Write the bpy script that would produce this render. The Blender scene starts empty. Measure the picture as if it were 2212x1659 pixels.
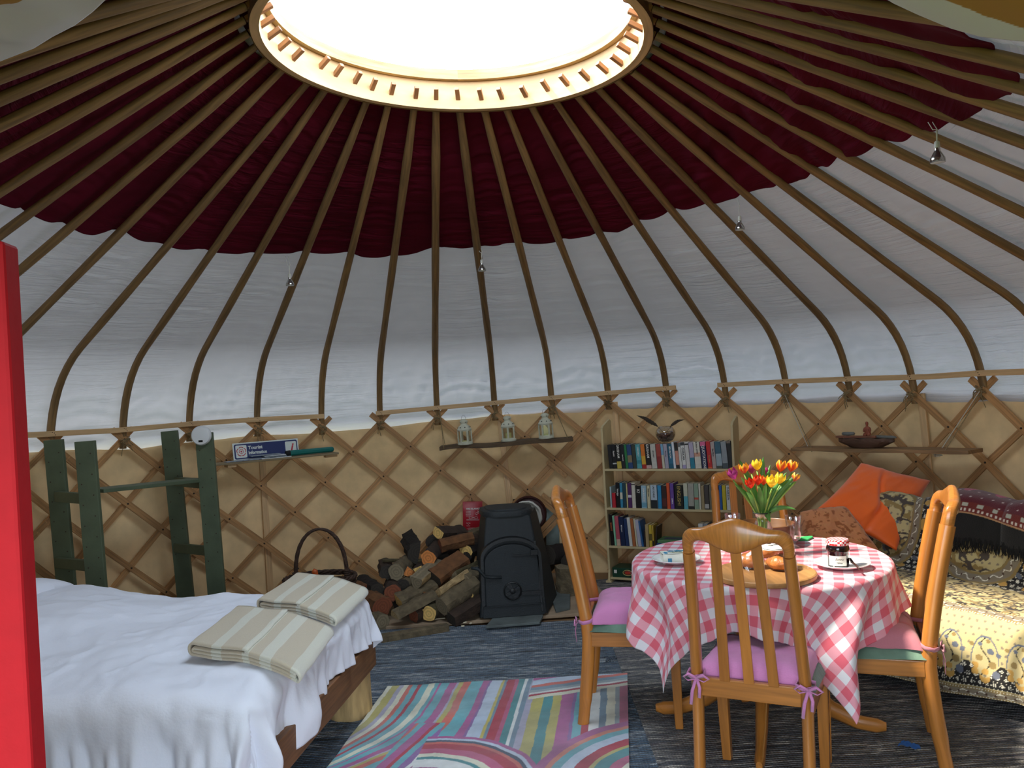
import bpy, math, random
import numpy as np
from mathutils import Vector, Matrix, Euler
PI = math.pi
S = bpy.context.scene
COL = S.collection
RND = random.Random(7)

# ---------------------------------------------------------------- camera
CF, CPITCH, CROLL, CYAW = 1805.656, -.0026, .0534, .0355      # focal length in pixels of the 2212 px frame, then the three angles
CO = np.array([0, -3.593, 1.55])
_F = np.array([math.sin(CYAW)*math.cos(CPITCH), math.cos(CYAW)*math.cos(CPITCH), math.sin(CPITCH)])
_R = np.array([math.cos(CYAW), -math.sin(CYAW), 0.]); _U = np.cross(_R, _F)
_R2 = math.cos(CROLL)*_R - math.sin(CROLL)*_U
_U2 = math.sin(CROLL)*_R + math.cos(CROLL)*_U
cam_d = bpy.data.cameras.new('camera'); cam = bpy.data.objects.new('camera', cam_d); COL.objects.link(cam)
cam_d.sensor_fit = 'HORIZONTAL'; cam_d.sensor_width = 36; cam_d.lens = 36*CF/2212; cam_d.clip_start = .05
mw = Matrix.Identity(4)
for k in range(3):
    mw[k][0] = _R2[k]; mw[k][1] = _U2[k]; mw[k][2] = -_F[k]; mw[k][3] = CO[k]
cam.matrix_world = mw
S.camera = cam
# turn a measured point of the photograph into a place in the room: on a height, on a cylinder, on a depth
def ray(x, y): return _F + _R2*(x-1106)/CF + _U2*(829.5-y)/CF
def gz(x, y, z=0.):
    d = ray(x, y); return Vector(CO + d*(z-CO[2])/d[2])
def gc(x, y, rho):
    d = ray(x, y); a = d[0]**2+d[1]**2; b = 2*(CO[0]*d[0]+CO[1]*d[1]); c = CO[0]**2+CO[1]**2-rho**2
    return Vector(CO + d*(-b+math.sqrt(b*b-4*a*c))/2/a)
def gy(x, y, Y):
    d = ray(x, y); return Vector(CO + d*(Y-CO[1])/d[1])

# ---------------------------------------------------------------- light
S.view_settings.view_transform = 'Standard'; S.view_settings.look = 'None'
S.view_settings.gamma = 1; S.view_settings.use_curve_mapping = False
S.view_settings.exposure = 0.22
W = bpy.data.worlds.new('sky'); S.world = W; W.use_nodes = True
wn = W.node_tree.nodes; wl = W.node_tree.links
bg = wn['Background']; bg.inputs[0].default_value = (.74, .86, 1.0, 1); bg.inputs[1].default_value = 7.5
sun_d = bpy.data.lights.new('sun', 'SUN'); sun_d.energy = 9; sun_d.angle = math.radians(6); sun_d.color = (1, .90, .74)
sun = bpy.data.objects.new('sun', sun_d); COL.objects.link(sun)
SUNDIR = Vector((1.62, -.02, -2.25)).normalized()
sun.rotation_euler = SUNDIR.to_track_quat('-Z', 'Y').to_euler()
def portal(name, loc, rot, sx, sy):
    d = bpy.data.lights.new(name, 'AREA'); d.shape = 'RECTANGLE'; d.size = sx; d.size_y = sy
    o = bpy.data.objects.new(name, d); COL.objects.link(o); o.location = loc; o.rotation_euler = rot
    d.cycles.is_portal = True
portal('crown_portal', (-.04, -.12, 3.12), (0, 0, 0), 1.62, 1.62)
portal('door_portal', (0, -3.16, .92), (math.radians(90), 0, 0), 1.76, 1.84)
cy = S.cycles
cy.max_bounces = 7; cy.diffuse_bounces = 4; cy.glossy_bounces = 3; cy.transmission_bounces = 6; cy.transparent_max_bounces = 16
cy.sample_clamp_indirect = 6; cy.caustics_reflective = False; cy.caustics_refractive = False
cy.use_denoising = True

# ---------------------------------------------------------------- numbers
def rot(ax, a): return Matrix.Rotation(a, 4, ax)
def T(*p): return Matrix.Translation(Vector(p[0]) if len(p) == 1 else Vector(p))
def sm(t): t = np.clip(t, 0, 1); return t*t*(3-2*t)
def vnoise(x, y, seed=0):
    x = np.asarray(x, float); y = np.asarray(y, float)
    xi = np.floor(x).astype(np.int64); yi = np.floor(y).astype(np.int64); fx = x-xi; fy = y-yi
    def h(a, b):
        n = (a*374761393 + b*668265263 + seed*1442695) & 0x7fffffff
        n = ((n ^ (n >> 13))*1274126177) & 0x7fffffff
        return ((n ^ (n >> 16)) & 0xffff)/32767.5-1
    u = fx*fx*(3-2*fx); v = fy*fy*(3-2*fy)
    return (h(xi, yi)*(1-u)+h(xi+1, yi)*u)*(1-v)+(h(xi, yi+1)*(1-u)+h(xi+1, yi+1)*u)*v
def fbm(x, y, seed=0, o=3):
    s = 0; a = 1
    for k in range(o): s = s+a*vnoise(x*2**k, y*2**k, seed+k*17); a *= .5
    return s/1.7
def hexc(h):
    h = h.lstrip('#'); c = [int(h[i:i+2], 16)/255 for i in (0, 2, 4)]
    return tuple((v/12.92 if v <= .04045 else ((v+.055)/1.055)**2.4) for v in c)

# ---------------------------------------------------------------- materials
MATS = {}
def nmat(name):
    m = bpy.data.materials.new(name); m.use_nodes = True; nt = m.node_tree
    return m, nt, nt.nodes['Principled BSDF']
def mat(name, col, rough=.6, noise=.0, nscale=20, bump=0., bscale=60, metal=0., stretch=None, coord='Object', coat=0., spec=.5, sheen=0., trans=0.):
    """plain surface with procedural mottling (noise) and relief (bump); stretch = grain along one axis"""
    if name in MATS: return MATS[name]
    m, nt, b = nmat(name); L = nt.links; N = nt.nodes
    c = hexc(col) if isinstance(col, str) else col
    b.inputs['Base Color'].default_value = (*c, 1); b.inputs['Roughness'].default_value = rough; b.inputs['Metallic'].default_value = metal
    b.inputs['Coat Weight'].default_value = coat; b.inputs['Specular IOR Level'].default_value = spec; b.inputs['Sheen Weight'].default_value = sheen
    tc = N.new('ShaderNodeTexCoord'); mp = N.new('ShaderNodeMapping'); L.new(tc.outputs[coord], mp.inputs[0])
    if stretch: mp.inputs['Scale'].default_value = stretch
    if noise:
        n = N.new('ShaderNodeTexNoise'); n.inputs['Scale'].default_value = nscale; n.inputs['Detail'].default_value = 5; L.new(mp.outputs[0], n.inputs[0])
        r = N.new('ShaderNodeValToRGB'); L.new(n.outputs[0], r.inputs[0]); e = r.color_ramp.elements
        e[0].position = .3; e[1].position = .7
        e[0].color = (*[v*(1-noise) for v in c], 1); e[1].color = (*[min(1, v*(1+noise)) for v in c], 1)
        L.new(r.outputs[0], b.inputs['Base Color'])
    if bump:
        n = N.new('ShaderNodeTexNoise'); n.inputs['Scale'].default_value = bscale; n.inputs['Detail'].default_value = 4; L.new(mp.outputs[0], n.inputs[0])
        u = N.new('ShaderNodeBump'); u.inputs['Strength'].default_value = bump; u.inputs['Distance'].default_value = .01
        L.new(n.outputs[0], u.inputs['Height']); L.new(u.outputs[0], b.inputs['Normal'])
    if trans:
        add_translucent(nt, b, trans, c)
    MATS[name] = m; return m
def add_translucent(nt, b, w, c):
    t = nt.nodes.new('ShaderNodeBsdfTranslucent'); t.inputs[0].default_value = (*c, 1)
    x = nt.nodes.new('ShaderNodeMixShader'); x.inputs[0].default_value = w
    out = nt.nodes['Material Output']
    nt.links.new(b.outputs[0], x.inputs[1]); nt.links.new(t.outputs[0], x.inputs[2]); nt.links.new(x.outputs[0], out.inputs[0])
def wood(name, col, grain=.3, rough=.5, coat=0., scale=(70, 4, 1), coord='UV', knots=False):
    """grain runs along v of the UVs (metres)"""
    if name in MATS: return MATS[name]
    m, nt, b = nmat(name); L = nt.links; N = nt.nodes; c = hexc(col)
    tc = N.new('ShaderNodeTexCoord'); mp = N.new('ShaderNodeMapping'); mp.inputs['Scale'].default_value = scale; L.new(tc.outputs[coord], mp.inputs[0])
    oi = N.new('ShaderNodeObjectInfo'); ad = N.new('ShaderNodeVectorMath'); ad.operation = 'ADD'
    cb = N.new('ShaderNodeCombineXYZ'); ml = N.new('ShaderNodeMath'); ml.operation = 'MULTIPLY'; ml.inputs[1].default_value = 37
    L.new(oi.outputs['Random'], ml.inputs[0]); L.new(ml.outputs[0], cb.inputs[2]); L.new(ml.outputs[0], cb.inputs[0])
    L.new(mp.outputs[0], ad.inputs[0]); L.new(cb.outputs[0], ad.inputs[1])
    n = N.new('ShaderNodeTexNoise'); n.inputs['Scale'].default_value = 1; n.inputs['Detail'].default_value = 6; n.inputs['Distortion'].default_value = .15; L.new(ad.outputs[0], n.inputs[0])
    r = N.new('ShaderNodeValToRGB'); L.new(n.outputs[0], r.inputs[0]); e = r.color_ramp.elements
    e[0].position = .32; e[1].position = .68
    e[0].color = (*[v*(1-grain) for v in c], 1); e[1].color = (*[min(1, v*(1+grain*.8)) for v in c], 1)
    hs = N.new('ShaderNodeHueSaturation'); L.new(r.outputs[0], hs.inputs['Color'])
    mr = N.new('ShaderNodeMapRange'); mr.inputs[3].default_value = .86; mr.inputs[4].default_value = 1.14; L.new(oi.outputs['Random'], mr.inputs[0]); L.new(mr.outputs[0], hs.inputs['Value'])
    L.new(hs.outputs[0], b.inputs['Base Color'])
    b.inputs['Roughness'].default_value = rough; b.inputs['Coat Weight'].default_value = coat; b.inputs['Coat Roughness'].default_value = .12
    u = N.new('ShaderNodeBump'); u.inputs['Strength'].default_value = .05; u.inputs['Distance'].default_value = .004
    L.new(n.outputs[0], u.inputs['Height']); L.new(u.outputs[0], b.inputs['Normal'])
    MATS[name] = m; return m
def colmat(name, rough=.8, bump=0., bscale=200, sheen=0., trans=0., coat=0.):
    """takes its pattern from the mesh's colour attribute"""
    if name in MATS: return MATS[name]
    m, nt, b = nmat(name); L = nt.links; N = nt.nodes
    a = N.new('ShaderNodeVertexColor'); a.layer_name = 'pattern'; L.new(a.outputs[0], b.inputs['Base Color'])
    b.inputs['Roughness'].default_value = rough; b.inputs['Sheen Weight'].default_value = sheen; b.inputs['Coat Weight'].default_value = coat
    if bump:
        tc = N.new('ShaderNodeTexCoord'); n = N.new('ShaderNodeTexNoise'); n.inputs['Scale'].default_value = bscale; L.new(tc.outputs['Object'], n.inputs[0])
        u = N.new('ShaderNodeBump'); u.inputs['Strength'].default_value = bump; u.inputs['Distance'].default_value = .005
        L.new(n.outputs[0], u.inputs['Height']); L.new(u.outputs[0], b.inputs['Normal'])
    if trans:
        t = N.new('ShaderNodeBsdfTranslucent'); L.new(a.outputs[0], t.inputs[0]); x = N.new('ShaderNodeMixShader'); x.inputs[0].default_value = trans
        L.new(b.outputs[0], x.inputs[1]); L.new(t.outputs[0], x.inputs[2]); L.new(x.outputs[0], N['Material Output'].inputs[0])
    MATS[name] = m; return m
def glass(name, col=(1, 1, 1), tint=.97):
    """thin clear glass: see-through with a reflecting skin that grows towards the edges"""
    if name in MATS: return MATS[name]
    m, nt, b = nmat(name); N = nt.nodes; L = nt.links
    t = N.new('ShaderNodeBsdfTransparent'); t.inputs[0].default_value = (col[0]*tint, col[1]*tint, col[2]*tint, 1); g = N.new('ShaderNodeBsdfGlossy'); g.inputs['Roughness'].default_value = .03
    lw = N.new('ShaderNodeLayerWeight'); lw.inputs[0].default_value = .35; pw = N.new('ShaderNodeMath'); pw.operation = 'MULTIPLY_ADD'; pw.inputs[1].default_value = .55; pw.inputs[2].default_value = .04; L.new(lw.outputs['Facing'], pw.inputs[0])
    x = N.new('ShaderNodeMixShader'); L.new(pw.outputs[0], x.inputs[0]); L.new(t.outputs[0], x.inputs[1]); L.new(g.outputs[0], x.inputs[2]); L.new(x.outputs[0], N['Material Output'].inputs[0])
    MATS[name] = m; return m

# ---------------------------------------------------------------- mesh builder
class M:
    def __init__(s): s.v = []; s.f = []; s.uv = []; s.mi = []; s.cur = 0; s.col = None; s.cols = []
    def _add(s, vs, fs, uvs=None, X=None):
        n = len(s.v)
        for p in vs: s.v.append(tuple(X @ Vector(p)) if X is not None else tuple(p))
        for k, f in enumerate(fs):
            s.f.append(tuple(i+n for i in f)); s.mi.append(s.cur)
            s.uv.append([uvs[i] for i in f] if uvs is not None else [(0, 0)]*len(f))
        if s.col is not None: s.cols += [s.col]*len(vs)
        return s
    def box(s, c, d, X=None):
        x, y, z = [k/2 for k in d]; q = [(-x, -y, -z), (x, -y, -z), (x, y, -z), (-x, y, -z), (-x, -y, z), (x, -y, z), (x, y, z), (-x, y, z)]
        fs = [(0, 3, 2, 1), (4, 5, 6, 7), (0, 1, 5, 4), (1, 2, 6, 5), (2, 3, 7, 6), (3, 0, 4, 7)]
        la = max(range(3), key=lambda k: d[k]); o = [k for k in range(3) if k != la]
        base = len(s.v)
        for p in q:
            w = Vector(p)+Vector(c); s.v.append(tuple(X @ w) if X is not None else tuple(w))
        for f in fs:
            s.f.append(tuple(i+base for i in f)); s.mi.append(s.cur)
            s.uv.append([(q[i][o[0]]+q[i][o[1]]*1.3, q[i][la]) for i in f])
        if s.col is not None: s.cols += [s.col]*8
        return s
    def grid(s, fn, nu, nv, closed_u=False, X=None, uvf=None, flip=False):
        vs = []; uvs = []
        for j in range(nv+1):
            for i in range(nu if closed_u else nu+1):
                u = i/nu; v = j/nv; vs.append(fn(u, v)); uvs.append(uvf(u, v) if uvf else (u, v))
        w = nu if closed_u else nu+1; fs = []
        for j in range(nv):
            for i in range(nu):
                a = j*w+i; b = j*w+(i+1) % w
                q = (a, b, b+w, a+w); fs.append(q[::-1] if flip else q)
        return s._add(vs, fs, uvs, X)
    def tube(s, pts, r, n=8, caps=True, flat=None, up=None, closed=False):
        """r: number or list; flat: (a,b) half axes factors"""
        P = [Vector(p) for p in pts]; K = len(P); rr = r if isinstance(r, (list, tuple)) else [r]*K
        vs = []; uvs = []; L = 0; ref = Vector(up) if up is not None else None
        prev = None
        for k, p in enumerate(P):
            if closed: t = (P[(k+1) % K]-P[k-1])
            else: t = (P[min(k+1, K-1)]-P[max(k-1, 0)])
            t = t.normalized() if t.length > 1e-9 else Vector((0, 0, 1))
            if k: L += (P[k]-P[k-1]).length
            if ref is not None: a = ref-t*ref.dot(t)
            elif prev is None:
                a = Vector((0, 0, 1)) if abs(t.z) < .9 else Vector((1, 0, 0)); a = a-t*a.dot(t)
            else: a = prev-t*prev.dot(t)
            a = a.normalized() if a.length > 1e-6 else t.orthogonal().normalized()
            prev = a; b = t.cross(a)
            for i in range(n):
                th = 2*PI*(i+.5)/n; ca, sa = math.cos(th), math.sin(th)
                fa, fb = flat if flat else (1, 1)
                vs.append(p+a*ca*rr[k]*fa+b*sa*rr[k]*fb); uvs.append((i/n*rr[k]*6, L))
        fs = []
        for k in range(K if closed else K-1):
            k2 = (k+1) % K
            for i in range(n): fs.append((k*n+i, k*n+(i+1) % n, k2*n+(i+1) % n, k2*n+i))
        if caps and not closed: fs.append(tuple(range(n))[::-1]); fs.append(tuple(range((K-1)*n, K*n)))
        return s._add(vs, fs, uvs)
    def lathe(s, prof, n=24, X=None, cap=True, wob=None):
        """prof: list of (r, z)"""
        vs = []; uvs = []
        for k, (r, z) in enumerate(prof):
            for i in range(n):
                th = 2*PI*i/n; q = r*(1+(wob(th, z) if wob else 0)); vs.append((q*math.cos(th), q*math.sin(th), z)); uvs.append((i/n, z))
        fs = []
        for k in range(len(prof)-1):
            for i in range(n): fs.append((k*n+i, k*n+(i+1) % n, (k+1)*n+(i+1) % n, (k+1)*n+i))
        if cap:
            fs.append(tuple(range(n))[::-1]); fs.append(tuple(range((len(prof)-1)*n, len(prof)*n)))
        return s._add(vs, fs, uvs, X)
    def prism(s, poly, h, X=None):
        """poly in xy, extruded along z from 0 to h"""
        n = len(poly); vs = [(x, y, 0) for x, y in poly]+[(x, y, h) for x, y in poly]
        fs = [tuple(range(n))[::-1], tuple(range(n, 2*n))]+[(i, (i+1) % n, (i+1) % n+n, i+n) for i in range(n)]
        return s._add(vs, fs, [(p[0]+p[2], p[1]) for p in vs], X)
    def bar(s, a, b, w, t, up=(0, 0, 1)):
        """square-section bar from a to b, w across (perpendicular to up), t along up"""
        a = Vector(a); b = Vector(b); d = b-a; L = d.length; z = d.normalized(); u = Vector(up); u = u-z*u.dot(z)
        u = u.normalized() if u.length > 1e-6 else z.orthogonal().normalized(); x = u.cross(z)
        X = Matrix(((x.x, u.x, z.x, a.x), (x.y, u.y, z.y, a.y), (x.z, u.z, z.z, a.z), (0, 0, 0, 1)))
        return s.box((0, 0, L/2), (w, t, L), X)
    def build(s, name, m, parent=None, loc=None, rot=None, smooth=False, bevel=0., seg=2, mods=None, angle=None):
        me = bpy.data.meshes.new(name); me.from_pydata(s.v, [], s.f)
        for k in (m if isinstance(m, (list, tuple)) else [m]): me.materials.append(k)
        if any(s.mi): me.polygons.foreach_set('material_index', s.mi)
        ul = me.uv_layers.new(name='UVMap'); flat = [c for f in s.uv for q in f for c in q]
        ul.data.foreach_set('uv', flat)
        if s.cols:
            ca = me.color_attributes.new('pattern', 'FLOAT_COLOR', 'POINT')
            ca.data.foreach_set('color', [c for q in s.cols for c in (*q[:3], 1)])
        if smooth: me.polygons.foreach_set('use_smooth', [True]*len(me.polygons))
        me.validate(); me.update()
        if smooth and angle: me.set_sharp_from_angle(angle=math.radians(angle))
        o = bpy.data.objects.new(name, me); COL.objects.link(o)
        if parent is not None: o.parent = parent
        if loc is not None: o.location = loc
        if rot is not None: o.rotation_euler = rot
        if bevel:
            b = o.modifiers.new('b', 'BEVEL'); b.width = bevel; b.segments = seg; b.limit_method = 'ANGLE'
        return o
def npgrid(name, P, m, parent=None, uv=None, colr=None, smooth=True, closed_u=False, solid=0., flip=False):
    """P: array (rows, cols, 3)"""
    nv, nu = P.shape[:2]; me = bpy.data.meshes.new(name)
    idx = np.arange(nv*nu).reshape(nv, nu)
    if closed_u: idx = np.concatenate([idx, idx[:, :1]], 1)
    q = np.stack([idx[:-1, :-1], idx[:-1, 1:], idx[1:, 1:], idx[1:, :-1]], -1).reshape(-1, 4)
    if flip: q = q[:, ::-1]
    nf = len(q)
    me.vertices.add(nv*nu); me.vertices.foreach_set('co', P.reshape(-1).astype(np.float32))
    me.loops.add(nf*4); me.loops.foreach_set('vertex_index', q.reshape(-1).astype(np.int32))
    me.polygons.add(nf); me.polygons.foreach_set('loop_start', np.arange(0, nf*4, 4, dtype=np.int32))
    me.update(calc_edges=True); me.validate()
    if uv is not None:
        U = me.uv_layers.new(name='UVMap'); flat = uv.reshape(-1, 2); U.data.foreach_set('uv', flat[q.reshape(-1) % len(flat)].reshape(-1).astype(np.float32))
    if colr is not None:
        ca = me.color_attributes.new('pattern', 'FLOAT_COLOR', 'POINT')
        ca.data.foreach_set('color', np.concatenate([colr.reshape(-1, 3), np.ones((nv*nu, 1))], 1).reshape(-1).astype(np.float32))
    if smooth: me.polygons.foreach_set('use_smooth', [True]*nf)
    for k in (m if isinstance(m, (list, tuple)) else [m]): me.materials.append(k)
    o = bpy.data.objects.new(name, me); COL.objects.link(o)
    if parent is not None: o.parent = parent
    if solid:
        d = o.modifiers.new('s', 'SOLIDIFY'); d.thickness = solid; d.offset = 0
    return o
def thing(name, label, cat, loc=(0, 0, 0), rz=0., group=None, rot=None):
    o = bpy.data.objects.new(name, None); COL.objects.link(o); o.location = loc; o.empty_display_size = .1
    o.rotation_euler = rot if rot is not None else (0, 0, rz)
    o['label'] = label; o['category'] = cat
    if group: o['group'] = group
    return o
def tag(o, label, cat, group=None, kind=None):
    o['label'] = label; o['category'] = cat
    if group: o['group'] = group
    if kind: o['kind'] = kind
    return o
def struct(o, label=None): 
    o['kind'] = 'structure'
    if label: o['label'] = label
    return o
def plab(o, l): o['label'] = l; return o
def copy_tree(src, loc=None, rz=None, label=None, group=None):
    def cp(o, par):
        c = o.copy(); COL.objects.link(c)
        if par is not None: c.parent = par
        for ch in KIDS.get(o.name, []) or [x for x in o.children]: cp(ch, c)
        return c
    r = cp(src, None)
    if loc is not None: r.location = loc
    if rz is not None: r.rotation_euler = (0, 0, rz)
    if label: r['label'] = label
    if group: r['group'] = group
    return r
KIDS = {}
def lettering(s, size, m, parent, X, name='lettering', ext=.0004, sx=1., align='CENTER', shear=0., bold=0.):
    """flat raised letters as a mesh; X places them in the parent's space (text reads along +x, up +y, faces +z)"""
    cu = bpy.data.curves.new(name, 'FONT'); cu.body = s; cu.size = size; cu.extrude = ext; cu.align_x = align; cu.align_y = 'CENTER'; cu.shear = shear; cu.offset = bold
    cu.resolution_u = 3
    t = bpy.data.objects.new('tmp_text', cu); COL.objects.link(t)
    bpy.context.view_layer.update()
    dg = bpy.context.evaluated_depsgraph_get(); me = bpy.data.meshes.new_from_object(t.evaluated_get(dg))
    bpy.data.objects.remove(t); bpy.data.curves.remove(cu)
    me.name = name; me.transform(X @ Matrix.Diagonal((sx, 1, 1, 1))); me.materials.clear(); me.materials.append(m)
    o = bpy.data.objects.new(name, me); COL.objects.link(o); o.parent = parent
    return o
# ================================================================ the yurt
R = 3.132; CX, CYY, CT = -.0404, -.1207, -.0482; R0, HC = .829, 2.971
KN = np.array([2.74, 1.907]); HB = 1.30
def _prof():
    A = np.array([R0, HC]); E = np.array([R-.01, HB]); d = (KN-A)/np.linalg.norm(KN-A); C = KN+d*(3.10-KN[0])/d[0]
    t = np.linspace(0, 1, 16)[:, None]; s = np.linspace(0, 1, 24)[:-1, None]
    return np.vstack([A+(KN-A)*s, (1-t)**2*KN+2*t*(1-t)*C+t*t*E])
PROF = _prof(); PL = np.r_[0, np.cumsum(np.linalg.norm(np.diff(PROF, axis=0), axis=1))]; PLT = PL[-1]
def lift(phi):          # the poles over the door stand on its lintel, higher than the wall
    d = np.abs((np.asarray(phi) - PI + PI) % (2*PI) - PI); d = np.abs(d)
    d = np.abs(np.arctan2(np.sin(phi-PI), np.cos(phi-PI)))
    return .64*sm((.68-d)/.34)
def roof(t, phi, off=0.):
    """t 0 (crown) .. 1 (wall top); off: outwards from the pole line"""
    t = np.asarray(t, float); phi = np.asarray(phi, float)
    l = t*PLT; r = np.interp(l, PL, PROF[:, 0]); z = np.interp(l, PL, PROF[:, 1])
    dr = np.interp(l+.03, PL, PROF[:, 0])-np.interp(l-.03, PL, PROF[:, 0]); dz = np.interp(l+.03, PL, PROF[:, 1])-np.interp(l-.03, PL, PROF[:, 1])
    n = np.hypot(dr, dz)+1e-9; r2 = r-dz/n*off; z2 = z+dr/n*off
    s = np.clip((R-r)/(R-R0), 0, 1); z2 = z2+lift(phi)*np.clip((r-R0)/(R-R0), 0, 1)**2
    x = r2*np.sin(phi); y = r2*np.cos(phi)
    return np.stack(np.broadcast_arrays(x+s*CX, y+s*CYY, z2+s*CT*x), -1)
# -- materials of the shell
def canvas_mat(name, col, trans, bump=.25, bs=30, mott=.06, tcol=None):
    m = mat(name, col, rough=.9, noise=mott, nscale=5, bump=bump, bscale=bs, spec=.2)
    nt = m.node_tree; b = nt.nodes['Principled BSDF']; add_translucent(nt, b, trans, hexc(tcol or col)); return m
m_white = canvas_mat('white_canvas', 'bcbcc0', .02, bump=.1)
m_tan = canvas_mat('tan_canvas', 'efcf9c', .004, bump=.5, bs=9, mott=.16)
m_maroon = mat('maroon_cloth', '540d20', rough=.9, noise=.22, nscale=3, spec=.1)
def crease_bump(m, sx, sy, st, dist=.02):
    nt = m.node_tree; N = nt.nodes; L = nt.links; tc = N.new('ShaderNodeTexCoord'); mp = N.new('ShaderNodeMapping'); mp.inputs['Scale'].default_value = (sx, sy, 1); L.new(tc.outputs['UV'], mp.inputs[0])
    n = N.new('ShaderNodeTexNoise'); n.inputs['Scale'].default_value = 1; n.inputs['Detail'].default_value = 3; n.inputs['Distortion'].default_value = .8; L.new(mp.outputs[0], n.inputs[0])
    a = N.new('ShaderNodeTexNoise'); a.inputs['Scale'].default_value = .9; L.new(tc.outputs['UV'], a.inputs[0]); ml = N.new('ShaderNodeMath'); ml.operation = 'MULTIPLY'; mr = N.new('ShaderNodeMapRange'); mr.inputs[1].default_value = .42; mr.inputs[2].default_value = .62; L.new(a.outputs[0], mr.inputs[0])
    L.new(n.outputs[0], ml.inputs[0]); L.new(mr.outputs[0], ml.inputs[1])
    u = N.new('ShaderNodeBump'); u.inputs['Strength'].default_value = st; u.inputs['Distance'].default_value = dist; L.new(ml.outputs[0], u.inputs['Height']); L.new(u.outputs[0], N['Principled BSDF'].inputs['Normal'])
crease_bump(m_maroon, 3.0, 26, 1.0, .035)
crease_bump(m_white, 1.6, 34, 1.0, .030)
def eaves_light(m):      # the lining stops short of the eaves, where only one layer of canvas keeps the daylight out
    nt = m.node_tree; N = nt.nodes; L = nt.links; tc = N.new('ShaderNodeTexCoord'); sp = N.new('ShaderNodeSeparateXYZ'); L.new(tc.outputs['UV'], sp.inputs[0])
    mr = N.new('ShaderNodeMapRange'); mr.inputs[1].default_value = 2.25; mr.inputs[2].default_value = 2.75; mr.inputs[3].default_value = .021; mr.inputs[4].default_value = .075; L.new(sp.outputs['Y'], mr.inputs[0])
    x = [n for n in N if n.type == 'MIX_SHADER'][0]; L.new(mr.outputs[0], x.inputs[0])
eaves_light(m_white)
m_pole = wood('brown_pole', '886a42', .35, .6)
m_pine = wood('pale_pine', 'd9b383', .16, .55)
m_lath = wood('lath_wood', 'b98a58', .3, .6)
m_ring = wood('crown_wood', 'd8b27c', .2, .5)
m_peg = wood('peg_wood', '9c6a42', .25, .5)
m_dark = mat('plain_black', '0a0a0a', .8)  # plain black parts; also the painted dark of the lantern vent holes
m_twine = mat('twine', '6b5a42', .9, noise=.4, nscale=150)
# -- ground outside, unseen, added to stop sky light from below; then floor
g = M(); g.lathe([(25, -.12), (25, -.10)], 48); struct(g.build('floor', mat('unseen_grass', '5c6b3a', .95, noise=.3, nscale=3)))
g = M(); g.lathe([(R+.05, -.10), (R+.05, -.012)], 96); struct(g.build('floor', wood('floor_boards', '8a6a48', .2, .6, coord='Object', scale=(20, 2, 20))))
# -- wall canvas (tan), open at the door
DOOR = .285       # half angle of the doorway
na = 540; ph = np.linspace(-PI+DOOR, PI-DOOR, na); zz = np.linspace(-.02, 1.335, 70)
PH, ZZ = np.meshgrid(ph, zz)
_bp = [gc(x, y, R+.03) for x, y in ((67, 976), (304, 969), (506, 945), (739, 932), (875, 918), (976, 907), (1111, 895), (1246, 881), (1381, 871), (1472, 870), (1675, 864), (1843, 854), (2012, 848), (2212, 853))]
_ba = [math.atan2(p.x, p.y) for p in _bp]
def tan_top(a): return np.interp(a, [-PI, _ba[0]-.5]+_ba+[_ba[-1]+.5, PI], [1.26, 1.26]+[p.z for p in _bp]+[1.27, 1.27])
WTOP = tan_top(PH)+.004*np.sin(PH*31)
ZW = -.02+(ZZ+.02)/1.355*(WTOP+.02)
sag = fbm(PH*5, ZW*3.2, 3)*.010 + fbm(PH*26, ZW*4, 5)*.003 + .006*sm((ZW-.9)/.4)*fbm(PH*5, ZW*26, 8)
RW = R+.045+sag
wall = npgrid('wall_back', np.stack([RW*np.sin(PH), RW*np.cos(PH), ZW], -1), m_tan, uv=np.stack([PH*3, ZW], -1), solid=.004); struct(wall)
# -- roof canvas (white): above the poles, and its skirt inside the wall top
NPOLE = 42
POLES = {-6: (-0.9555, 3.03, -1.023, 1.31), -5: (-0.8376, 3.018, -0.8714, 1.308), -4: (-0.6943, 3.008, -0.7242, 1.314), -3: (-0.5727, 2.993, -0.5666, 1.309), -2: (-0.4394, 2.984, -0.4109, 1.284), -1: (-0.2801, 2.976, -0.265, 1.289), 0: (-0.1452, 2.974, -0.1197, 1.298), 1: (-0.0022, 2.972, 0.0285, 1.309), 2: (0.15, 2.964, 0.1761, 1.333), 3: (0.2869, 2.956, 0.3217, 1.353), 4: (0.4483, 2.946, 0.4698, 1.359), 5: (0.6047, 2.95, 0.6153, 1.342), 6: (0.753, 2.947, 0.7617, 1.361), 7: (0.9193, 2.934, 0.9064, 1.358), 8: (1.0901, 2.923, 1.0485, 1.34), 9: (1.2533, 2.911, 1.1936, 1.362)}
for i in range(10, 36):
    pb = 1.195+(i-9)*.1505; POLES[i] = (pb+.02*math.sin(pb), HC-CT*0-.048*R0*math.sin(pb), pb, 1.35)
PB = np.array(sorted([((p[2]+PI) % (2*PI))-PI for p in POLES.values()]))
PBX = np.r_[PB[-3:]-2*PI, PB, PB[:3]+2*PI]
def between(phi):       # 0 at a pole .. 1 midway between two poles, and the index of the bay
    k = np.clip(np.searchsorted(PBX, phi)-1, 0, len(PBX)-2); a = PBX[k]; b = PBX[k+1]; f = (phi-a)/(b-a); return 4*f*(1-f), k, f
nt_ = 300; na = 42*14
tt = np.linspace(0, 1.0, nt_); ph = np.linspace(-PI, PI, na, endpoint=False); PHI, TT = np.meshgrid(ph, tt)
bw, bk, bf = between(PHI)
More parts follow.
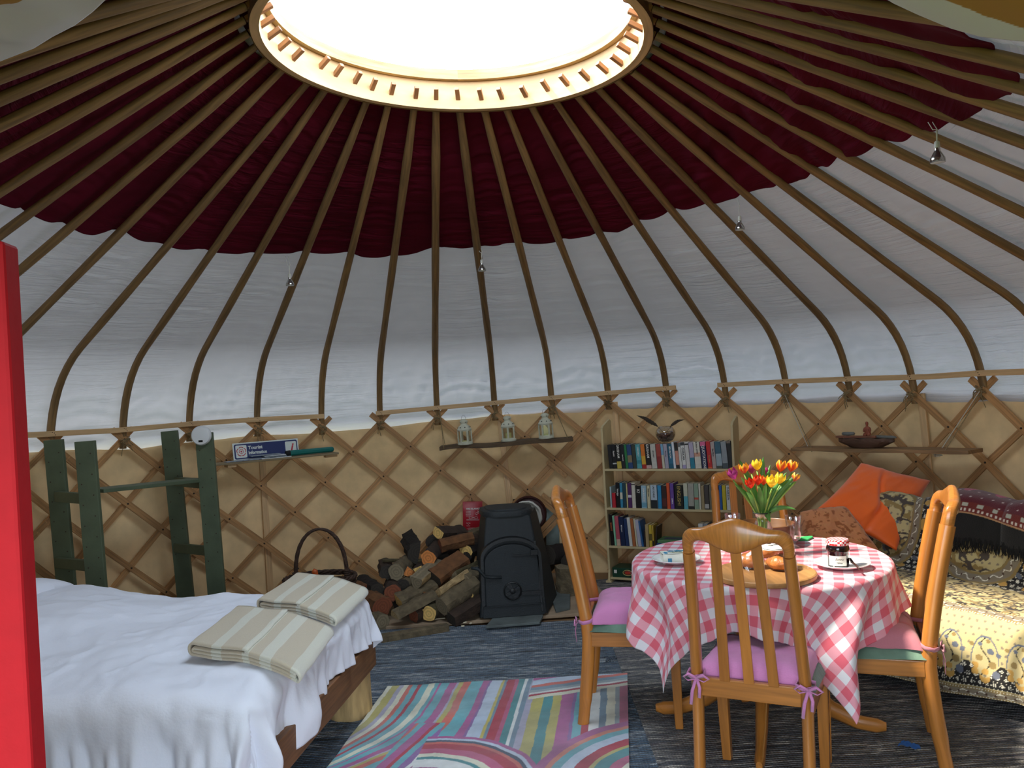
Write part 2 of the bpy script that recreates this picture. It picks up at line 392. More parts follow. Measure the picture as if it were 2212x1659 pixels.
def creases(PHI, TT, seed, k=1.):
    """folds that sag across a bay, stronger near the hem and the eaves"""
    b, kk, f = between(PHI)
    s = (f-.5)**2
    lane = TT*80 - s*7 + vnoise(kk*1.0, kk*0+3., seed)*4
    w = vnoise(kk*1.7+TT*5, kk*.0+9.3+TT*0, seed+4)*.5+.5
    return k*(vnoise(lane, kk*3.3, seed)*w*sm(b*2.2))
dsp = .020 - .012*bw + .015*creases(PHI, TT, 5) + .004*fbm(PHI*9, TT*9, 2)
diag = sm((TT-.80)/.12)*sm((1.02-TT)/.1)       # radiating pulls near the eaves
dsp = dsp + diag*.016*vnoise((TT-.9)*60+np.abs(bf-.5)*22, bk*2.1, 31)*sm(bw*3)
P = roof(TT, PHI, off=.030+dsp)
skz = np.linspace(0, 1, 7)[1:]
bot = P[-1]; sk = []; rb_ = np.hypot(bot[:, 0], bot[:, 1])
for d_ in skz:          # the canvas runs on down outside the tan wall cloth
    q = bot.copy(); k_ = (rb_+(R+.095-rb_)*d_**.6)/rb_; q[:, 0] *= k_; q[:, 1] *= k_; q[:, 2] -= .16*d_; sk.append(q)
P = np.concatenate([P, np.array(sk)], 0)
dd = np.abs(np.arctan2(np.sin(ph-PI), np.cos(ph-PI))); 
roofo = npgrid('ceiling', P, m_white, uv=np.stack([np.broadcast_to(ph*3, P.shape[:2]), np.broadcast_to((np.arange(P.shape[0])*PLT/nt_)[:, None], P.shape[:2])], -1), closed_u=True, flip=True); struct(roofo)
# -- maroon lining: edge found along the photographed hem
hemx = [(0, 435), (120, 478), (225, 508), (290, 500), (345, 528), (460, 543), (560, 549), (640, 545), (705, 546), (750, 545), (800, 552), (870, 553), (935, 536), (990, 532), (1040, 535), (1095, 524), (1150, 525),
        (1200, 522), (1255, 508), (1330, 500), (1375, 478), (1450, 455), (1540, 437), (1610, 415), (1700, 397), (1790, 350), (1900, 318), (2000, 287), (2080, 262), (2140, 228), (2212, 190)]
tg = np.linspace(.05, 1, 500)
def roof_t_at(x, y, off):
    """walk the measured ray until it meets the roof surface, then close in on the crossing"""
    d = ray(x, y)
    def look(s):
        p = CO+d*s; a = math.atan2(p[0], p[1]); Q = roof(tg, a, off); rr = np.hypot(Q[:, 0], Q[:, 1]); r = math.hypot(p[0], p[1])
        if r > rr.max() or r < rr.min(): return None, a, 0
        t = float(np.interp(r, rr, tg)); return p[2]-float(np.interp(t, tg, Q[:, 2])), a, t
    s0 = .5
    for k in range(250):
        s1 = .5+k*.03; g, a, t = look(s1)
        if g is not None and g > 0: break
        s0 = s1
    else: return a, 1.
    for _ in range(12):
        m_ = (s0+s1)/2; g2, a2, t2 = look(m_)
        if g2 is not None and g2 > 0: s1, a, t = m_, a2, t2
        else: s0 = m_
    return a, t
hp = sorted(roof_t_at(x, y, .02) for x, y in hemx)
hphi = np.array([a for a, b in hp]); ht = np.array([b for a, b in hp])
TM0 = float(np.mean(ht))
def hem_t(phi):
    phi = np.arctan2(np.sin(phi), np.cos(phi)); inside = (phi >= hphi[0]) & (phi <= hphi[-1])
    base = np.interp(phi, hphi, ht)
    f = sm((np.abs(phi)-np.where(phi > 0, hphi[-1], -hphi[0]))/.5)
    return base*(1-f)+np.clip(base, TM0-.1, TM0+.06)*f
na2 = 42*16; ph = np.linspace(-PI, PI, na2, endpoint=False); vv = np.linspace(0, 1, 170); PHI, VV = np.meshgrid(ph, vv)
bw, bk, bf = between(PHI)
edge = hem_t(PHI)+.006*bw-.003
TT = .01+(edge-.01)*VV
side = sm((np.abs(PHI)-.55)/.6)
hang = np.sin((TT*34)+vnoise(bk*1., bk*0, 3)*3-((bf-.5)**2)*6)
fold = -.012*bw*VV + .014*creases(PHI, TT*1.3, 12)*(1-side*.4) + side*.012*vnoise(PHI*8+VV*16, VV*5+PHI*2, 44)*sm(VV*1.5)*sm(bw*2)
fold = fold + .010*np.where(PHI > 0, 1, .5)*side*np.sin(PHI*46+VV*13+3*vnoise(PHI*4, VV*3, 5))*sm(bw*1.6)*sm((VV-.15)*3)
P = roof(TT, PHI, off=.026+.0*bw+fold*.9)
lin = npgrid('ceiling', P, m_maroon, uv=np.stack([PHI*2, TT*PLT], -1), closed_u=True, flip=True, solid=.003)
struct(lin)
# -- roof poles (bent ribs)
VISP = {-6: 'brown roof pole bending down at the far left beside the red door leaf', -5: 'brown roof pole ending above the back-left green post of the frame', -4: 'brown roof pole ending right above the round white alarm',
 -3: 'brown roof pole ending above the tourist information sign', -2: 'brown roof pole at the right end of the left batten', -1: 'brown roof pole at the left end of the middle batten',
 0: 'nearly upright roof pole ending just left of the leftmost white lantern', 1: 'roof pole ending just left of the middle white lantern', 2: 'roof pole ending above the rightmost white lantern',
 3: 'roof pole ending above the left side of the white bookcase', 4: 'roof pole at the right end of the middle batten above the glass bowl', 5: 'roof pole at the left end of the right batten above the bookcase',
 6: 'roof pole ending above the left end of the right shelf', 7: 'roof pole ending above the carved boat bowl', 8: 'roof pole ending right of the carved figure', 9: 'roof pole ending above the right end of the right shelf'}
def pole_path(i, off=0., n=34):
    pt, zt, pb, zb = POLES[i]; out = []
    for k in range(n):
        t = k/(n-1); t = t**.9
        ph_ = pt*(1-t)+pb*t if False else None
        a = roof(t, pb, off); s = np.clip((R-np.hypot(a[0]-0, a[1]))/(R-R0), 0, 1)
        # straight in plan from its ring hole to its foot
        A = np.array([CX+R0*math.sin(pt), CYY+R0*math.cos(pt)]); B = np.array([(R-.02)*math.sin(pb), (R-.02)*math.cos(pb)])
        l = t*PLT; r = np.interp(l, PL, PROF[:, 0]); z = np.interp(l, PL, PROF[:, 1]); f = (r-R0)/(R-.02-R0)
        xy = A*(1-f)+B*f; g = (HC-z)/(HC-HB)
        z = z+(zt-HC)*(1-g)+(zb-.06-HB)*g+float(lift(pb))*max(0, f)**2
        out.append(Vector((xy[0], xy[1], z+off)))
    return out
for i in sorted(POLES):
    if abs(math.atan2(math.sin(POLES[i][2]-PI), math.cos(POLES[i][2]-PI))) < 0: continue
    pth = pole_path(i); n = len(pth)
    rad = []
    for k in range(n):
        t = k/(n-1); r_ = .024-.005*sm((.10-t)/.08)+.004*sm((.12-abs(t-.13))/.08)*0; rad.append(r_*(1+.05*math.sin(i*7+k*.6)))
    up = Vector((math.sin(POLES[i][2]), math.cos(POLES[i][2]), 1.5))
    m = M(); m.tube(pth, rad, 10, flat=(.82, 1.0), up=up)
    if i in VISP: lab = VISP[i]; grp = 'roof poles between crown ring and wall'
    else:
        side_ = 'left' if 17 < i else 'right'
        lab = f'brown roof pole on the {side_} over the maroon lining, its foot out of view'; grp = 'roof poles between crown ring and wall'
    o = m.build('roof_pole', m_pole, smooth=True, angle=60); tag(o, lab, 'roof pole', grp)
    # squared tenon that passes through the ring and shows inside it
    d = (pth[0]-pth[2]).normalized(); q = M(); q.bar(pth[0]+d*.005, pth[0]+d*.125, .022, .020, up=(0, 0, 1)); q.build('tenon', m_peg, o, bevel=.002)
# -- crown ring
m = M(); m.grid(lambda u, v: tuple(roof(.035, 2*PI*u-PI, .040)*v+np.array([CX+.80*math.sin(2*PI*u-PI), CYY+.80*math.cos(2*PI*u-PI), 3.10-CT*-1*0+CT*.80*math.sin(2*PI*u-PI)])*(1-v)), 96, 3); struct(m.build('ceiling', m_maroon, smooth=True))  # added cloth collar that blocks the light leak round the ring
def ringpt(r, z, th): x = CX+r*math.sin(th); return (x, CYY+r*math.cos(th), z+CT*(x-CX))
cr = thing('crown_ring', 'pale bent wood crown ring around the bright round skylight', 'crown ring', (0, 0, 0))
def ringmesh(ri, ro, z0, z1, n=96, a0=0, a1=2*PI):
    m = M(); m.grid(lambda u, v: ringpt(*[(ri, z0), (ro, z0), (ro, z1), (ri, z1), (ri, z0)][round(v*4)], a0+(a1-a0)*u), n, 4, uvf=lambda u, v: (v*.12, u*5)); return m
ringmesh(.775, .812, 2.945, 3.085).build('lower_hoop', m_ring, cr, smooth=True, angle=40)
ringmesh(.745, .80, 3.086, 3.135).build('upper_hoop', wood('hoop_dark', 'b89a66', .4, .6), cr, smooth=True, angle=40)
m = M(); m.grid(lambda u, v: ringpt(.814, 2.94+.05*v, 2*PI*u), 96, 1); m.build('outer_band', wood('band_wood', '6e5233', .3, .6), cr)
# clear dome over the crown
m_dome, nt, b = nmat('clear_dome')
tr = nt.nodes.new('ShaderNodeBsdfTransparent'); tr.inputs[0].default_value = (.97, .985, 1, 1)
gl = nt.nodes.new('ShaderNodeBsdfGlossy'); gl.inputs['Roughness'].default_value = .05; fr = nt.nodes.new('ShaderNodeFresnel'); fr.inputs[0].default_value = 1.2
mx = nt.nodes.new('ShaderNodeMixShader'); nt.links.new(fr.outputs[0], mx.inputs[0]); nt.links.new(tr.outputs[0], mx.inputs[1]); nt.links.new(gl.outputs[0], mx.inputs[2]); nt.links.new(mx.outputs[0], nt.nodes['Material Output'].inputs[0])
m = M(); m.grid(lambda u, v: ringpt(.80*math.cos(v*PI/2*.98), 3.136+.26*math.sin(v*PI/2*.98), 2*PI*u), 64, 14)
o = m.build('skylight_dome', m_dome, smooth=True); tag(o, 'clear skylight dome over the crown ring, glaring white', 'skylight')
# -- door frame, lintel
m_red = mat('red_paint', '850b14', .7, spec=.15, noise=.06, nscale=30, bump=.05, bscale=90)
df = struct(M().build('door_1', m_red)); 
m = M(); dw = R*math.sin(DOOR)+.01
for sx in (-1, 1): m.box((sx*(dw+.045), -3.10, .92), (.09, .12, 1.86))
m.box((0, -3.10, 1.895), (2*dw+.18, .12, .09)); m.box((0, -3.10, -.005), (2*dw+.18, .12, .03)); m.build('door_frame', m_red, df, bevel=.006)
# canvas cheeks between the wall top and the raised roof beside the door
for sx in (-1, 1):
    def chk(u, v, sx=sx):
        a = PI+sx*(DOOR-.015+u*.6); lo = 1.30; hi = float(roof(1.0, a, .03)[2])+.02; return ((R+.05)*math.sin(a), (R+.05)*math.cos(a), lo+(hi-lo)*v)
    struct(M().grid(chk, 16, 8).build('wall_front', m_tan, smooth=True))
# lining drape hung under the poles by the door, white with a tan upper part
def gsurf(x, y):
    a, t = roof_t_at(x, y, -.07); return a, t
for nm, pts, sh, wb in (('left', [(-160, 185), (-60, 150), (0, 126), (60, 103), (100, 78), (150, 52), (190, 22), (222, -8), (250, -60)], (-170, -150), .5),
        ('right', [(1860, -70), (1925, -14), (1960, 8), (2010, 32), (2080, 62), (2140, 80), (2212, 88), (2320, 96)], (70, -230), .16)):
    n1 = 110; xs = np.interp(np.linspace(0, len(pts)-1, n1), range(len(pts)), [p[0] for p in pts]); ys = np.interp(np.linspace(0, len(pts)-1, n1), range(len(pts)), [p[1] for p in pts])
    A = []; 
    for v in np.linspace(0, 1, 9):
        A.append([gsurf(x+sh[0]*v, y+sh[1]*v) for x, y in zip(xs, ys)])
    A = np.array(A); V = np.linspace(0, 1, 121)
    G = np.array([[np.interp(V, np.linspace(0, 1, 9), A[:, j, k]) for j in range(n1)] for k in (0, 1)])   
    Aa = G[0].T; Ti = G[1].T; VV_ = np.broadcast_to(V[:, None], Aa.shape); UU_ = np.broadcast_to(np.linspace(0, 1, n1)[None], Aa.shape)
    fold = .010*vnoise(UU_*(9 if nm == 'left' else 3)+VV_*4, VV_*1.5, 9)*sm(VV_*6)
    P = roof(Ti, Aa, off=-.075+fold)
    colr = np.where((VV_ > wb+.05*(1-UU_) if nm == 'left' else VV_ > wb*(.25+1.1*np.sin(UU_*PI)))[..., None], np.array(hexc('a87c3c')), np.array(hexc('cfcfd2')))
    o = npgrid('lining_drape', P, colmat('drape_cloth', .9, trans=.02), colr=colr, solid=.003)
    tag(o, {'left': 'white and tan cloth hanging over the top left corner by the door', 'right': 'tan cloth with a white lower edge across the top right corner'}[nm], 'drape')
# ================================================================ trellis wall, battens, ties
HWT = {k: v[3] for k, v in POLES.items()}
KEYS = sorted(POLES); FOOT = [(POLES[k][2], POLES[k][3]) for k in KEYS]     # crossing angle and height, going round
FA = np.array([a for a, z in FOOT]); FZ = np.array([z for a, z in FOOT])
FAx = np.r_[FA[-8:]-2*PI, FA, FA[:8]+2*PI]; FZx = np.r_[FZ[-8:], FZ, FZ[:8]]
def node(k, row):       # k half-steps round from pole -6; row 0 top, going down by .212 m
    j = k/2+8; return float(np.interp(j, range(len(FAx)), FAx)), float(np.interp(j, range(len(FAx)), FZx))-row*.212
def lath(parent, k0, dirn, rows=(-.28, 6.3), rho=R-.012, shift=0., w=.036):
    pts = []; n = 18
    for q in range(n+1):
        r_ = rows[0]+(rows[1]-rows[0])*q/n; a, z = node(k0+dirn*r_, 0); z -= r_*.212
        rr = rho; pts.append((rr, a, z+shift))
    m = M(); wv = w/2; th = .006
    def P(q, s, t):
        rr, a, z = pts[q]; r2, a2, z2 = pts[min(q+1, n)]; r1, a1, z1 = pts[max(q-1, 0)]
        dx = (a2-a1)*R; dz = z2-z1; L = math.hypot(dx, dz); nx, nz = -dz/L, dx/L
        a_ = a+nx*s/R; return ((rr+t)*math.sin(a_), (rr+t)*math.cos(a_), z+nz*s)
    sec = [(-wv, -th), (wv, -th), (wv, th), (-wv, th)]
    vs = []; uvs = []
    for q in range(n+1):
        for s_, t_ in sec: vs.append(P(q, s_, t_)); uvs.append((s_*1.5+t_, q*.1))
    fs = []
    for q in range(n):
        for i in range(4): fs.append((q*4+i, q*4+(i+1) % 4, (q+1)*4+(i+1) % 4, (q+1)*4+i))
    fs.append((3, 2, 1, 0)); fs.append((n*4, n*4+1, n*4+2, n*4+3)); m._add(vs, fs, uvs)
    return m.build('lath', m_lath, parent)
m_bolt = mat('bolt_rust', '3a2a1e', .5, metal=.3)
def section(label, ka, kb):
    t = thing('trellis_section', label, 'trellis', (0, 0, 0), group='wooden trellis sections round the wall')
    for k in range(ka, kb+1):
        e = kb*2
        rb = min(6.3, (kb-k)*2+1.2); ra = min(6.3, (k-ka)*2+1.2)
        if rb > .3: lath(t, 2*k, 1, (-.32, rb), R-.030, w=.043)         # '\' laths lie on the room side
        if ra > .3: lath(t, 2*k, -1, (-.32, ra), R-.012)
    # laths that start at the section's side edges below the top row
    for j in (2, 4):
        lath(t, 2*ka-j, 1, (j-.3, 6.3), R-.030); lath(t, 2*kb+j, -1, (j-.3, 6.3), R-.012)
    if ka == 9:      # spare lath ends where the two sections are lashed together
        lath(t, 18, -1, (.5, 2.7), R-.018, shift=-.055); lath(t, 14, 1, (1.75, 2.4), R-.042, shift=-.055); lath(t, 12, 1, (3.5, 4.45), R-.042, shift=.055); lath(t, 20, -1, (3.9, 4.9), R-.018, shift=-.055)
    proto = None
    for k in range(2*ka, 2*kb+1):
        for r_ in range(0, 7):
            if (k+r_) % 2 == 0:
                a, z = node(k, 0); z -= r_*.212
                if z < .1: continue
                if proto is None: o = proto = M().lathe([(.0065, 0), (.006, .004), (.002, .006)], 8).build('bolt', m_bolt, t)
                else: o = proto.copy(); COL.objects.link(o); o.parent = t
                o.matrix_local = T(((R-.0365))*math.sin(a), (R-.0365)*math.cos(a), z) @ rot('Z', -a) @ rot('X', PI/2)
    # twine lashings at the top crossings
    for k in range(ka, kb+1):
        a, z = node(2*k, 0); m = M(); rr = R-.040
        c = Vector((rr*math.sin(a), rr*math.cos(a), z)); tx = Vector((math.cos(a), -math.sin(a), 0)); tz = Vector((0, 0, 1)); tn = Vector((-math.sin(a), -math.cos(a), 0))
        rn = random.Random(k*7+3)
        for w_ in range(5):
            pts = []; tilt = rn.uniform(-.9, .9); s0 = .030+rn.uniform(-.004, .008)
            for q in range(15):
                th = 2*PI*q/14; u_ = math.cos(th)*s0; v_ = math.sin(th)*.022
                pts.append(c+tx*(u_*math.cos(tilt)-0*v_)+tz*(u_*math.sin(tilt))+tn*(v_+.006))
            m.tube(pts, .0020, 5, caps=False)
        for w_ in range(3):
            dx = rn.uniform(-.05, .05); L = rn.uniform(.04, .11); pts = [c+tn*.02+tx*(dx*s+.012*math.sin(s*5+w_))+tz*(.01-L*s*s-.01*s) for s in np.linspace(0, 1, 8)]
            m.tube(pts, .0024, 5)
        lp = [c+tn*.026+tx*(.028*math.sin(2*s)*(1 if k % 2 else -1))+tz*(.012*math.sin(s)-.02*(1-math.cos(s))) for s in np.linspace(0, 2*PI, 14)]
        m.tube(lp, .0024, 5, caps=False)
        m.build('twine_tie', m_twine, t, smooth=True)
    return t
m_twine = mat('pale_twine', '8f7b58', .9, noise=.4, nscale=150)
section('left trellis wall section behind the green posts and the lanterns shelf', 0, 9)
section('right trellis wall section behind the bookcase and the sofa', 9, 18)
section('trellis wall section on the near right of the door, out of view', 18, 26)
section('trellis wall section on the near left of the door, out of view', 30, 42)
# -- battens nailed across the pole feet
def batten(label, pts, h=.034):
    P = [gc(x, y, R-.052) for x, y in pts]; A = [math.atan2(p[0], p[1]) for p in P]; Z = [p[2] for p in P]
    n = 30; m = M(); vs = []; uvs = []
    for q in range(n+1):
        a = A[0]+(A[-1]-A[0])*q/n; z = float(np.interp(a, A, Z)); L = (a-A[0])*R
        for rr, dz in ((R-.060, -h/2), (R-.044, -h/2), (R-.044, h/2), (R-.060, h/2)):
            vs.append((rr*math.sin(a), rr*math.cos(a), z+dz)); uvs.append((dz+rr, L))
    fs = [(0, 1, 2, 3), (n*4+3, n*4+2, n*4+1, n*4)]
    for q in range(n):
        for i in range(4): fs.append((q*4+i, (q+1)*4+i, (q+1)*4+(i+1) % 4, q*4+(i+1) % 4))
    m._add(vs, fs, uvs); o = m.build('batten', m_pine, bevel=.002); tag(o, label, 'batten', 'pale pine battens across the pole feet')
    b = M(); rn = random.Random(int(P[0][0]*99))
    for k in KEYS:
        a = POLES[k][2]
        if A[0]+.01 < a < A[-1]-.005:
            z = float(np.interp(a, A, Z))
            for dx, dz in ((-.010, .009), (.009, -.008), (.002, .004)):
                a_ = a+dx/R; b.lathe([(.0028, 0), (.0028, .0012)], 6, T((R-.0605)*math.sin(a_), (R-.0605)*math.cos(a_), z+dz) @ rot('Z', -a_) @ rot('X', PI/2))
    b.build('nail_heads', m_bolt, o)
batten('left pale pine batten above the green frame and the sign shelf', [(40, 941), (250, 930), (420, 915), (575, 905), (700, 899)])
batten('middle pale pine batten above the three white lanterns', [(812, 893), (1050, 872), (1250, 854), (1460, 837)])
batten('right pale pine batten above the bookcase end and the right shelf', [(1550, 832), (1700, 824), (1850, 818), (2000, 814), (2120, 806), (2300, 800)])
# -- pale studs standing behind the trellis
def stud(label, top, bot, w=.045):
    a = gc(*top, R+.018); b = gc(*bot, R+.018); m = M(); m.bar((b[0], b[1], .01), (a[0], a[1], a[2]), w, .018, up=(a[0], a[1], 0)); o = m.build('wall_post', m_pine, bevel=.002); tag(o, label, 'post', 'pale upright posts behind the trellis')
stud('pale upright post behind the trellis below the tourist sign shelf', (562, 925), (582, 1235))
stud('pale upright post behind the trellis under the middle lantern, left of the stove pipe', (1078, 885), (1118, 1240))
stud('pale upright post behind the trellis above the top books', (1328, 868), (1345, 1100))
stud('pale upright post behind the trellis right of the carved figure', (1990, 850), (2030, 1200))
# ================================================================ floor coverings
def ragmat(name, tint, seed, warm=0.):
    m, nt, b = nmat(name); N = nt.nodes; L = nt.links
    tc = N.new('ShaderNodeTexCoord'); mp = N.new('ShaderNodeMapping'); mp.inputs['Scale'].default_value = (1, 1, 1); mp.inputs['Location'].default_value = (seed*3.1, seed*1.7, 0)
    L.new(tc.outputs['Object'], mp.inputs[0])
    # slight waviness of the woven rows
    wv = N.new('ShaderNodeTexNoise'); wv.inputs['Scale'].default_value = 2.2; L.new(mp.outputs[0], wv.inputs[0])
    wa = N.new('ShaderNodeVectorMath'); wa.operation = 'MULTIPLY_ADD'; wa.inputs[1].default_value = (0, .05, 0); L.new(wv.outputs['Color'], wa.inputs[0]); L.new(mp.outputs[0], wa.inputs[2])
    def noise(sc, det=2, rough=.5):
        k = N.new('ShaderNodeMapping'); k.inputs['Scale'].default_value = sc; L.new(wa.outputs[0], k.inputs[0])
        n = N.new('ShaderNodeTexNoise'); n.inputs['Scale'].default_value = 1; n.inputs['Detail'].default_value = det; n.inputs['Roughness'].default_value = rough; L.new(k.outputs[0], n.inputs[0]); return n
    n1 = noise((3.2, 30, 1), 3, .72); n2 = noise((2.0, 24, 1), 2); n3 = noise((30, 120, 1), 2)
    r = N.new('ShaderNodeValToRGB'); L.new(n1.outputs[0], r.inputs[0]); e = r.color_ramp.elements
    cols = [(.30, '07080b'), (.37, '22303f'), (.43, '56728a'), (.47, '12161e'), (.51, '7f95a6'), (.55, '2c3d50'), (.60, 'c4ccd0'), (.66, '2a2838'), (.74, 'e8e6dc')] if not warm else \
           [(.30, '050506'), (.37, '1d1e23'), (.43, '6c6d72'), (.47, '121318'), (.51, '9a9590'), (.55, '22262e'), (.60, 'd9d0c0'), (.66, '31283a'), (.74, 'f0eadc')]
    while len(e) < len(cols): e.new(.5)
    for k, (p_, c_) in enumerate(cols): e[k].position = p_; e[k].color = (*hexc(c_), 1)
    r2 = N.new('ShaderNodeValToRGB'); L.new(n2.outputs[0], r2.inputs[0]); e = r2.color_ramp.elements
    cs = [(.25, 'ffffff'), (.60, 'ffffff'), (.66, '7f8fc8'), (.70, 'ffffff'), (.80, 'ffffff')] if not warm else [(.25, 'd9c7ff'), (.35, 'ffffff'), (.62, 'ffffff'), (.68, '9a6cae'), (.74, 'ffffff')]
    while len(e) < len(cs): e.new(.5)
    for k, (p_, c_) in enumerate(cs): e[k].position = p_; e[k].color = (*hexc(c_), 1)
    mx = N.new('ShaderNodeMix'); mx.data_type = 'RGBA'; mx.blend_type = 'MULTIPLY'; mx.inputs[0].default_value = .45
    L.new(r.outputs[0], mx.inputs['A']); L.new(r2.outputs[0], mx.inputs['B'])
    # dark weft stitches between rows
    sp = N.new('ShaderNodeSeparateXYZ'); L.new(wa.outputs[0], sp.inputs[0])
    def wave(sock, f, add=0):
        a = N.new('ShaderNodeMath'); a.operation = 'MULTIPLY_ADD'; a.inputs[1].default_value = f; a.inputs[2].default_value = add; L.new(sp.outputs[sock], a.inputs[0])
        s_ = N.new('ShaderNodeMath'); s_.operation = 'SINE'; L.new(a.outputs[0], s_.inputs[0]); return s_
    wy = wave('Y', 2*PI/.017); wx = wave('X', 2*PI/.0125)
    mm = N.new('ShaderNodeMath'); mm.operation = 'MULTIPLY'; L.new(wy.outputs[0], mm.inputs[0]); L.new(wx.outputs[0], mm.inputs[1])
    ad = N.new('ShaderNodeMath'); ad.operation = 'MULTIPLY_ADD'; ad.inputs[1].default_value = .6; L.new(mm.outputs[0], ad.inputs[0]); L.new(wy.outputs[0], ad.inputs[2])
    mr = N.new('ShaderNodeMapRange'); mr.inputs[1].default_value = -1.3; mr.inputs[2].default_value = .1; mr.inputs[3].default_value = .08; mr.inputs[4].default_value = 1; L.new(ad.outputs[0], mr.inputs[0])
    m3 = N.new('ShaderNodeMix'); m3.data_type = 'RGBA'; m3.blend_type = 'MULTIPLY'; m3.inputs[0].default_value = .42
    L.new(mx.outputs['Result'], m3.inputs['A']); L.new(mr.outputs[0], m3.inputs['B']); L.new(m3.outputs['Result'], b.inputs['Base Color'])
    b.inputs['Roughness'].default_value = .95; b.inputs['Sheen Weight'].default_value = .2
    hh = N.new('ShaderNodeMath'); hh.operation = 'MULTIPLY_ADD'; hh.inputs[1].default_value = .7; L.new(n3.outputs[0], hh.inputs[0]); L.new(ad.outputs[0], hh.inputs[2])
    u = N.new('ShaderNodeBump'); u.inputs['Strength'].default_value = .9; u.inputs['Distance'].default_value = .006; L.new(hh.outputs[0], u.inputs['Height']); L.new(u.outputs[0], b.inputs['Normal'])
    MATS[name] = m; return m
def circ_strip(x0, x1, ya, yb, z0, z1):
    """a rug cut to the round room between x0..x1"""
    m = M(); n = 40; rr = R-.03; vs = []; uv = []
    top = []
    for i in range(n+1):
        x = x0+(x1-x0)*i/n; w = math.sqrt(max(.01, rr*rr-x*x)); lo = max(ya, -w); hi = min(yb, w); top.append((x, lo, hi))
    m.grid(lambda u, v: (lambda q: (q[0], q[1]+(q[2]-q[1])*v, z1+.0025*float(vnoise(q[0]*3, v*9, 4))))(top[round(u*n)]), n, 60)
    m.grid(lambda u, v: (lambda q: (q[0], q[1], z0+(z1-z0)*v))(top[round(u*n)]), n, 1)
    m.grid(lambda u, v: (lambda q: (x0, q[1]+(q[2]-q[1])*u, z0+(z1-z0)*v))(top[0]), 1, 1)
    return m
rugA = circ_strip(-2.9, .70, -2.6, 1.74, .001, .009).build('rag_rug', ragmat('rag_blue', 'a', 1), smooth=False); tag(rugA, 'blue and grey woven rag rug between the bed, the hearth and the striped rug', 'rug', 'woven rag rugs covering the floor')
rugA.rotation_euler.z = math.radians(-3); 
rugB = circ_strip(.62, 2.75, -2.7, 2.75, .010, .019).build('rag_rug', ragmat('rag_grey', 'a', 2, 1), smooth=False); tag(rugB, 'black, grey and cream woven rag rug under the dining table', 'rug', 'woven rag rugs covering the floor')
rugB.rotation_euler.z = math.radians(-2)
# -- striped rug with its curving blocks
TL = gz(838, 1495); TR = gz(1356, 1466); UX = (TR-TL).normalized(); UW = (TR-TL).length; VY = (gz(720, 1655)-TL).normalized(); RL = 1.9
VYr = (gz(1360, 1659)-TR).normalized()
nu, nv = 420, 600; U, V = np.meshgrid(np.linspace(0, 1, nu), np.linspace(0, 1, nv)); u = U*UW; v = V*RL
P = np.zeros((nv, nu, 3))
for k in range(2): P[..., k] = TL[k]+UX[k]*u+(VY[k]*(1-U)+VYr[k]*U)*v
P[..., 2] = .0265+.003*fbm(u*5, v*5, 3)+.002*vnoise(u*12, v*12, 6)
pal = {k: np.array(hexc(c)) for k, c in dict(y='b9ad4f', c='d9d6b8', l='a9a4ba', o='d0604e', t='5aabb4', r='b8203c', m='b0508e', p='8c5fa0', b='6f8ea0', g='8f9aa6', w='d8dcd6', T='3d8f92', n='4a5a6e', k='c24a78', Y='c8b64a', L='b4c4d6', O='d97a5a', q='98a8ac').items()}
def bands(s, spec):
    out = np.zeros(s.shape+(3,)); e = 0
    for w_, c_ in spec:
        e2 = e+w_; out[(s >= e) & (s < e2)] = pal[c_]; e = e2
    out[s >= e] = pal[spec[-1][1]]; out[s < 0] = pal[spec[0][1]]; return out
wob = .006*fbm(u*14, v*9, 1)
bend = .80*np.clip(v-.33, 0, 2)**2*sm((.62-u)/.45)          # left stripes sweep towards the lower left
s = u+wob*.6+bend
C = bands(s, [(.023, 'c'), (.038, 'y'), (.023, 'l'), (.026, 'c'), (.022, 'o'), (.028, 't'), (.019, 'r'), (.034, 't'), (.034, 'c'), (.019, 't'), (.012, 'm'), (.040, 't'), (.038, 'm'), (.011, 'l'), (.023, 'y'), (.038, 'o'), (.064, 't'), (.030, 'm'), (.011, 'p'), (.056, 'L'), (.013, 'Y'), (.014, 'b'), (.041, 'r'), (.019, 'k'), (.030, 'T'), (.015, 'w'), (.022, 'b'), (.030, 'l'), (.053, 'y'), (.045, 'T'), (.041, 'y'), (.056, 'm'), (.015, 'p'), (.04, 't'), (.03, 'r')])
dv = (u > .25-.1*(v-.5)) & (u < .40) & (v > .50)            # wedge of steeper stripes left of the arcs
C[dv] = bands(u-.24+.25*(v-.5)+wob, [(.03, 'm'), (.012, 'o'), (.03, 't'), (.045, 'm'), (.02, 'r'), (.03, 't'), (.03, 'p'), (.02, 'w'), (.2, 'm')])[dv]
vt = .285-.235*(u-.75)                                        # upper right block of lengthwise stripes
blk = (u > .75) & (v < vt); C[blk] = bands(v-vt+.285+wob*.6, [(.035, 'm'), (.035, 'L'), (.03, 'L'), (.035, 'o'), (.04, 'b'), (.03, 'q'), (.022, 'w'), (.022, 'r'), (.05, 'c')])[blk]
blk = (u > 1.045) & (v >= vt) & (v < .70-.5*(u-1.045)); C[blk] = bands(u-1.045+wob, [(.010, 'r'), (.045, 'w'), (.030, 'b'), (.040, 'c'), (.020, 'q'), (.1, 'k')])[blk]
def arc(cu, cv, r, spec, cond):
    d = r-np.hypot(u-cu, (v-cv))+wob; k = (d > 0) & cond; C[k] = bands(d, spec)[k]
arc(.38, 1.17, .52, [(.022, 'm'), (.018, 'L'), (.018, 'n'), (.018, 'o'), (.045, 'r'), (.045, 'k'), (.03, 'c'), (.02, 'T'), (.07, 'w'), (.05, 'm'), (.04, 't'), (.1, 'c')], (u > .355))
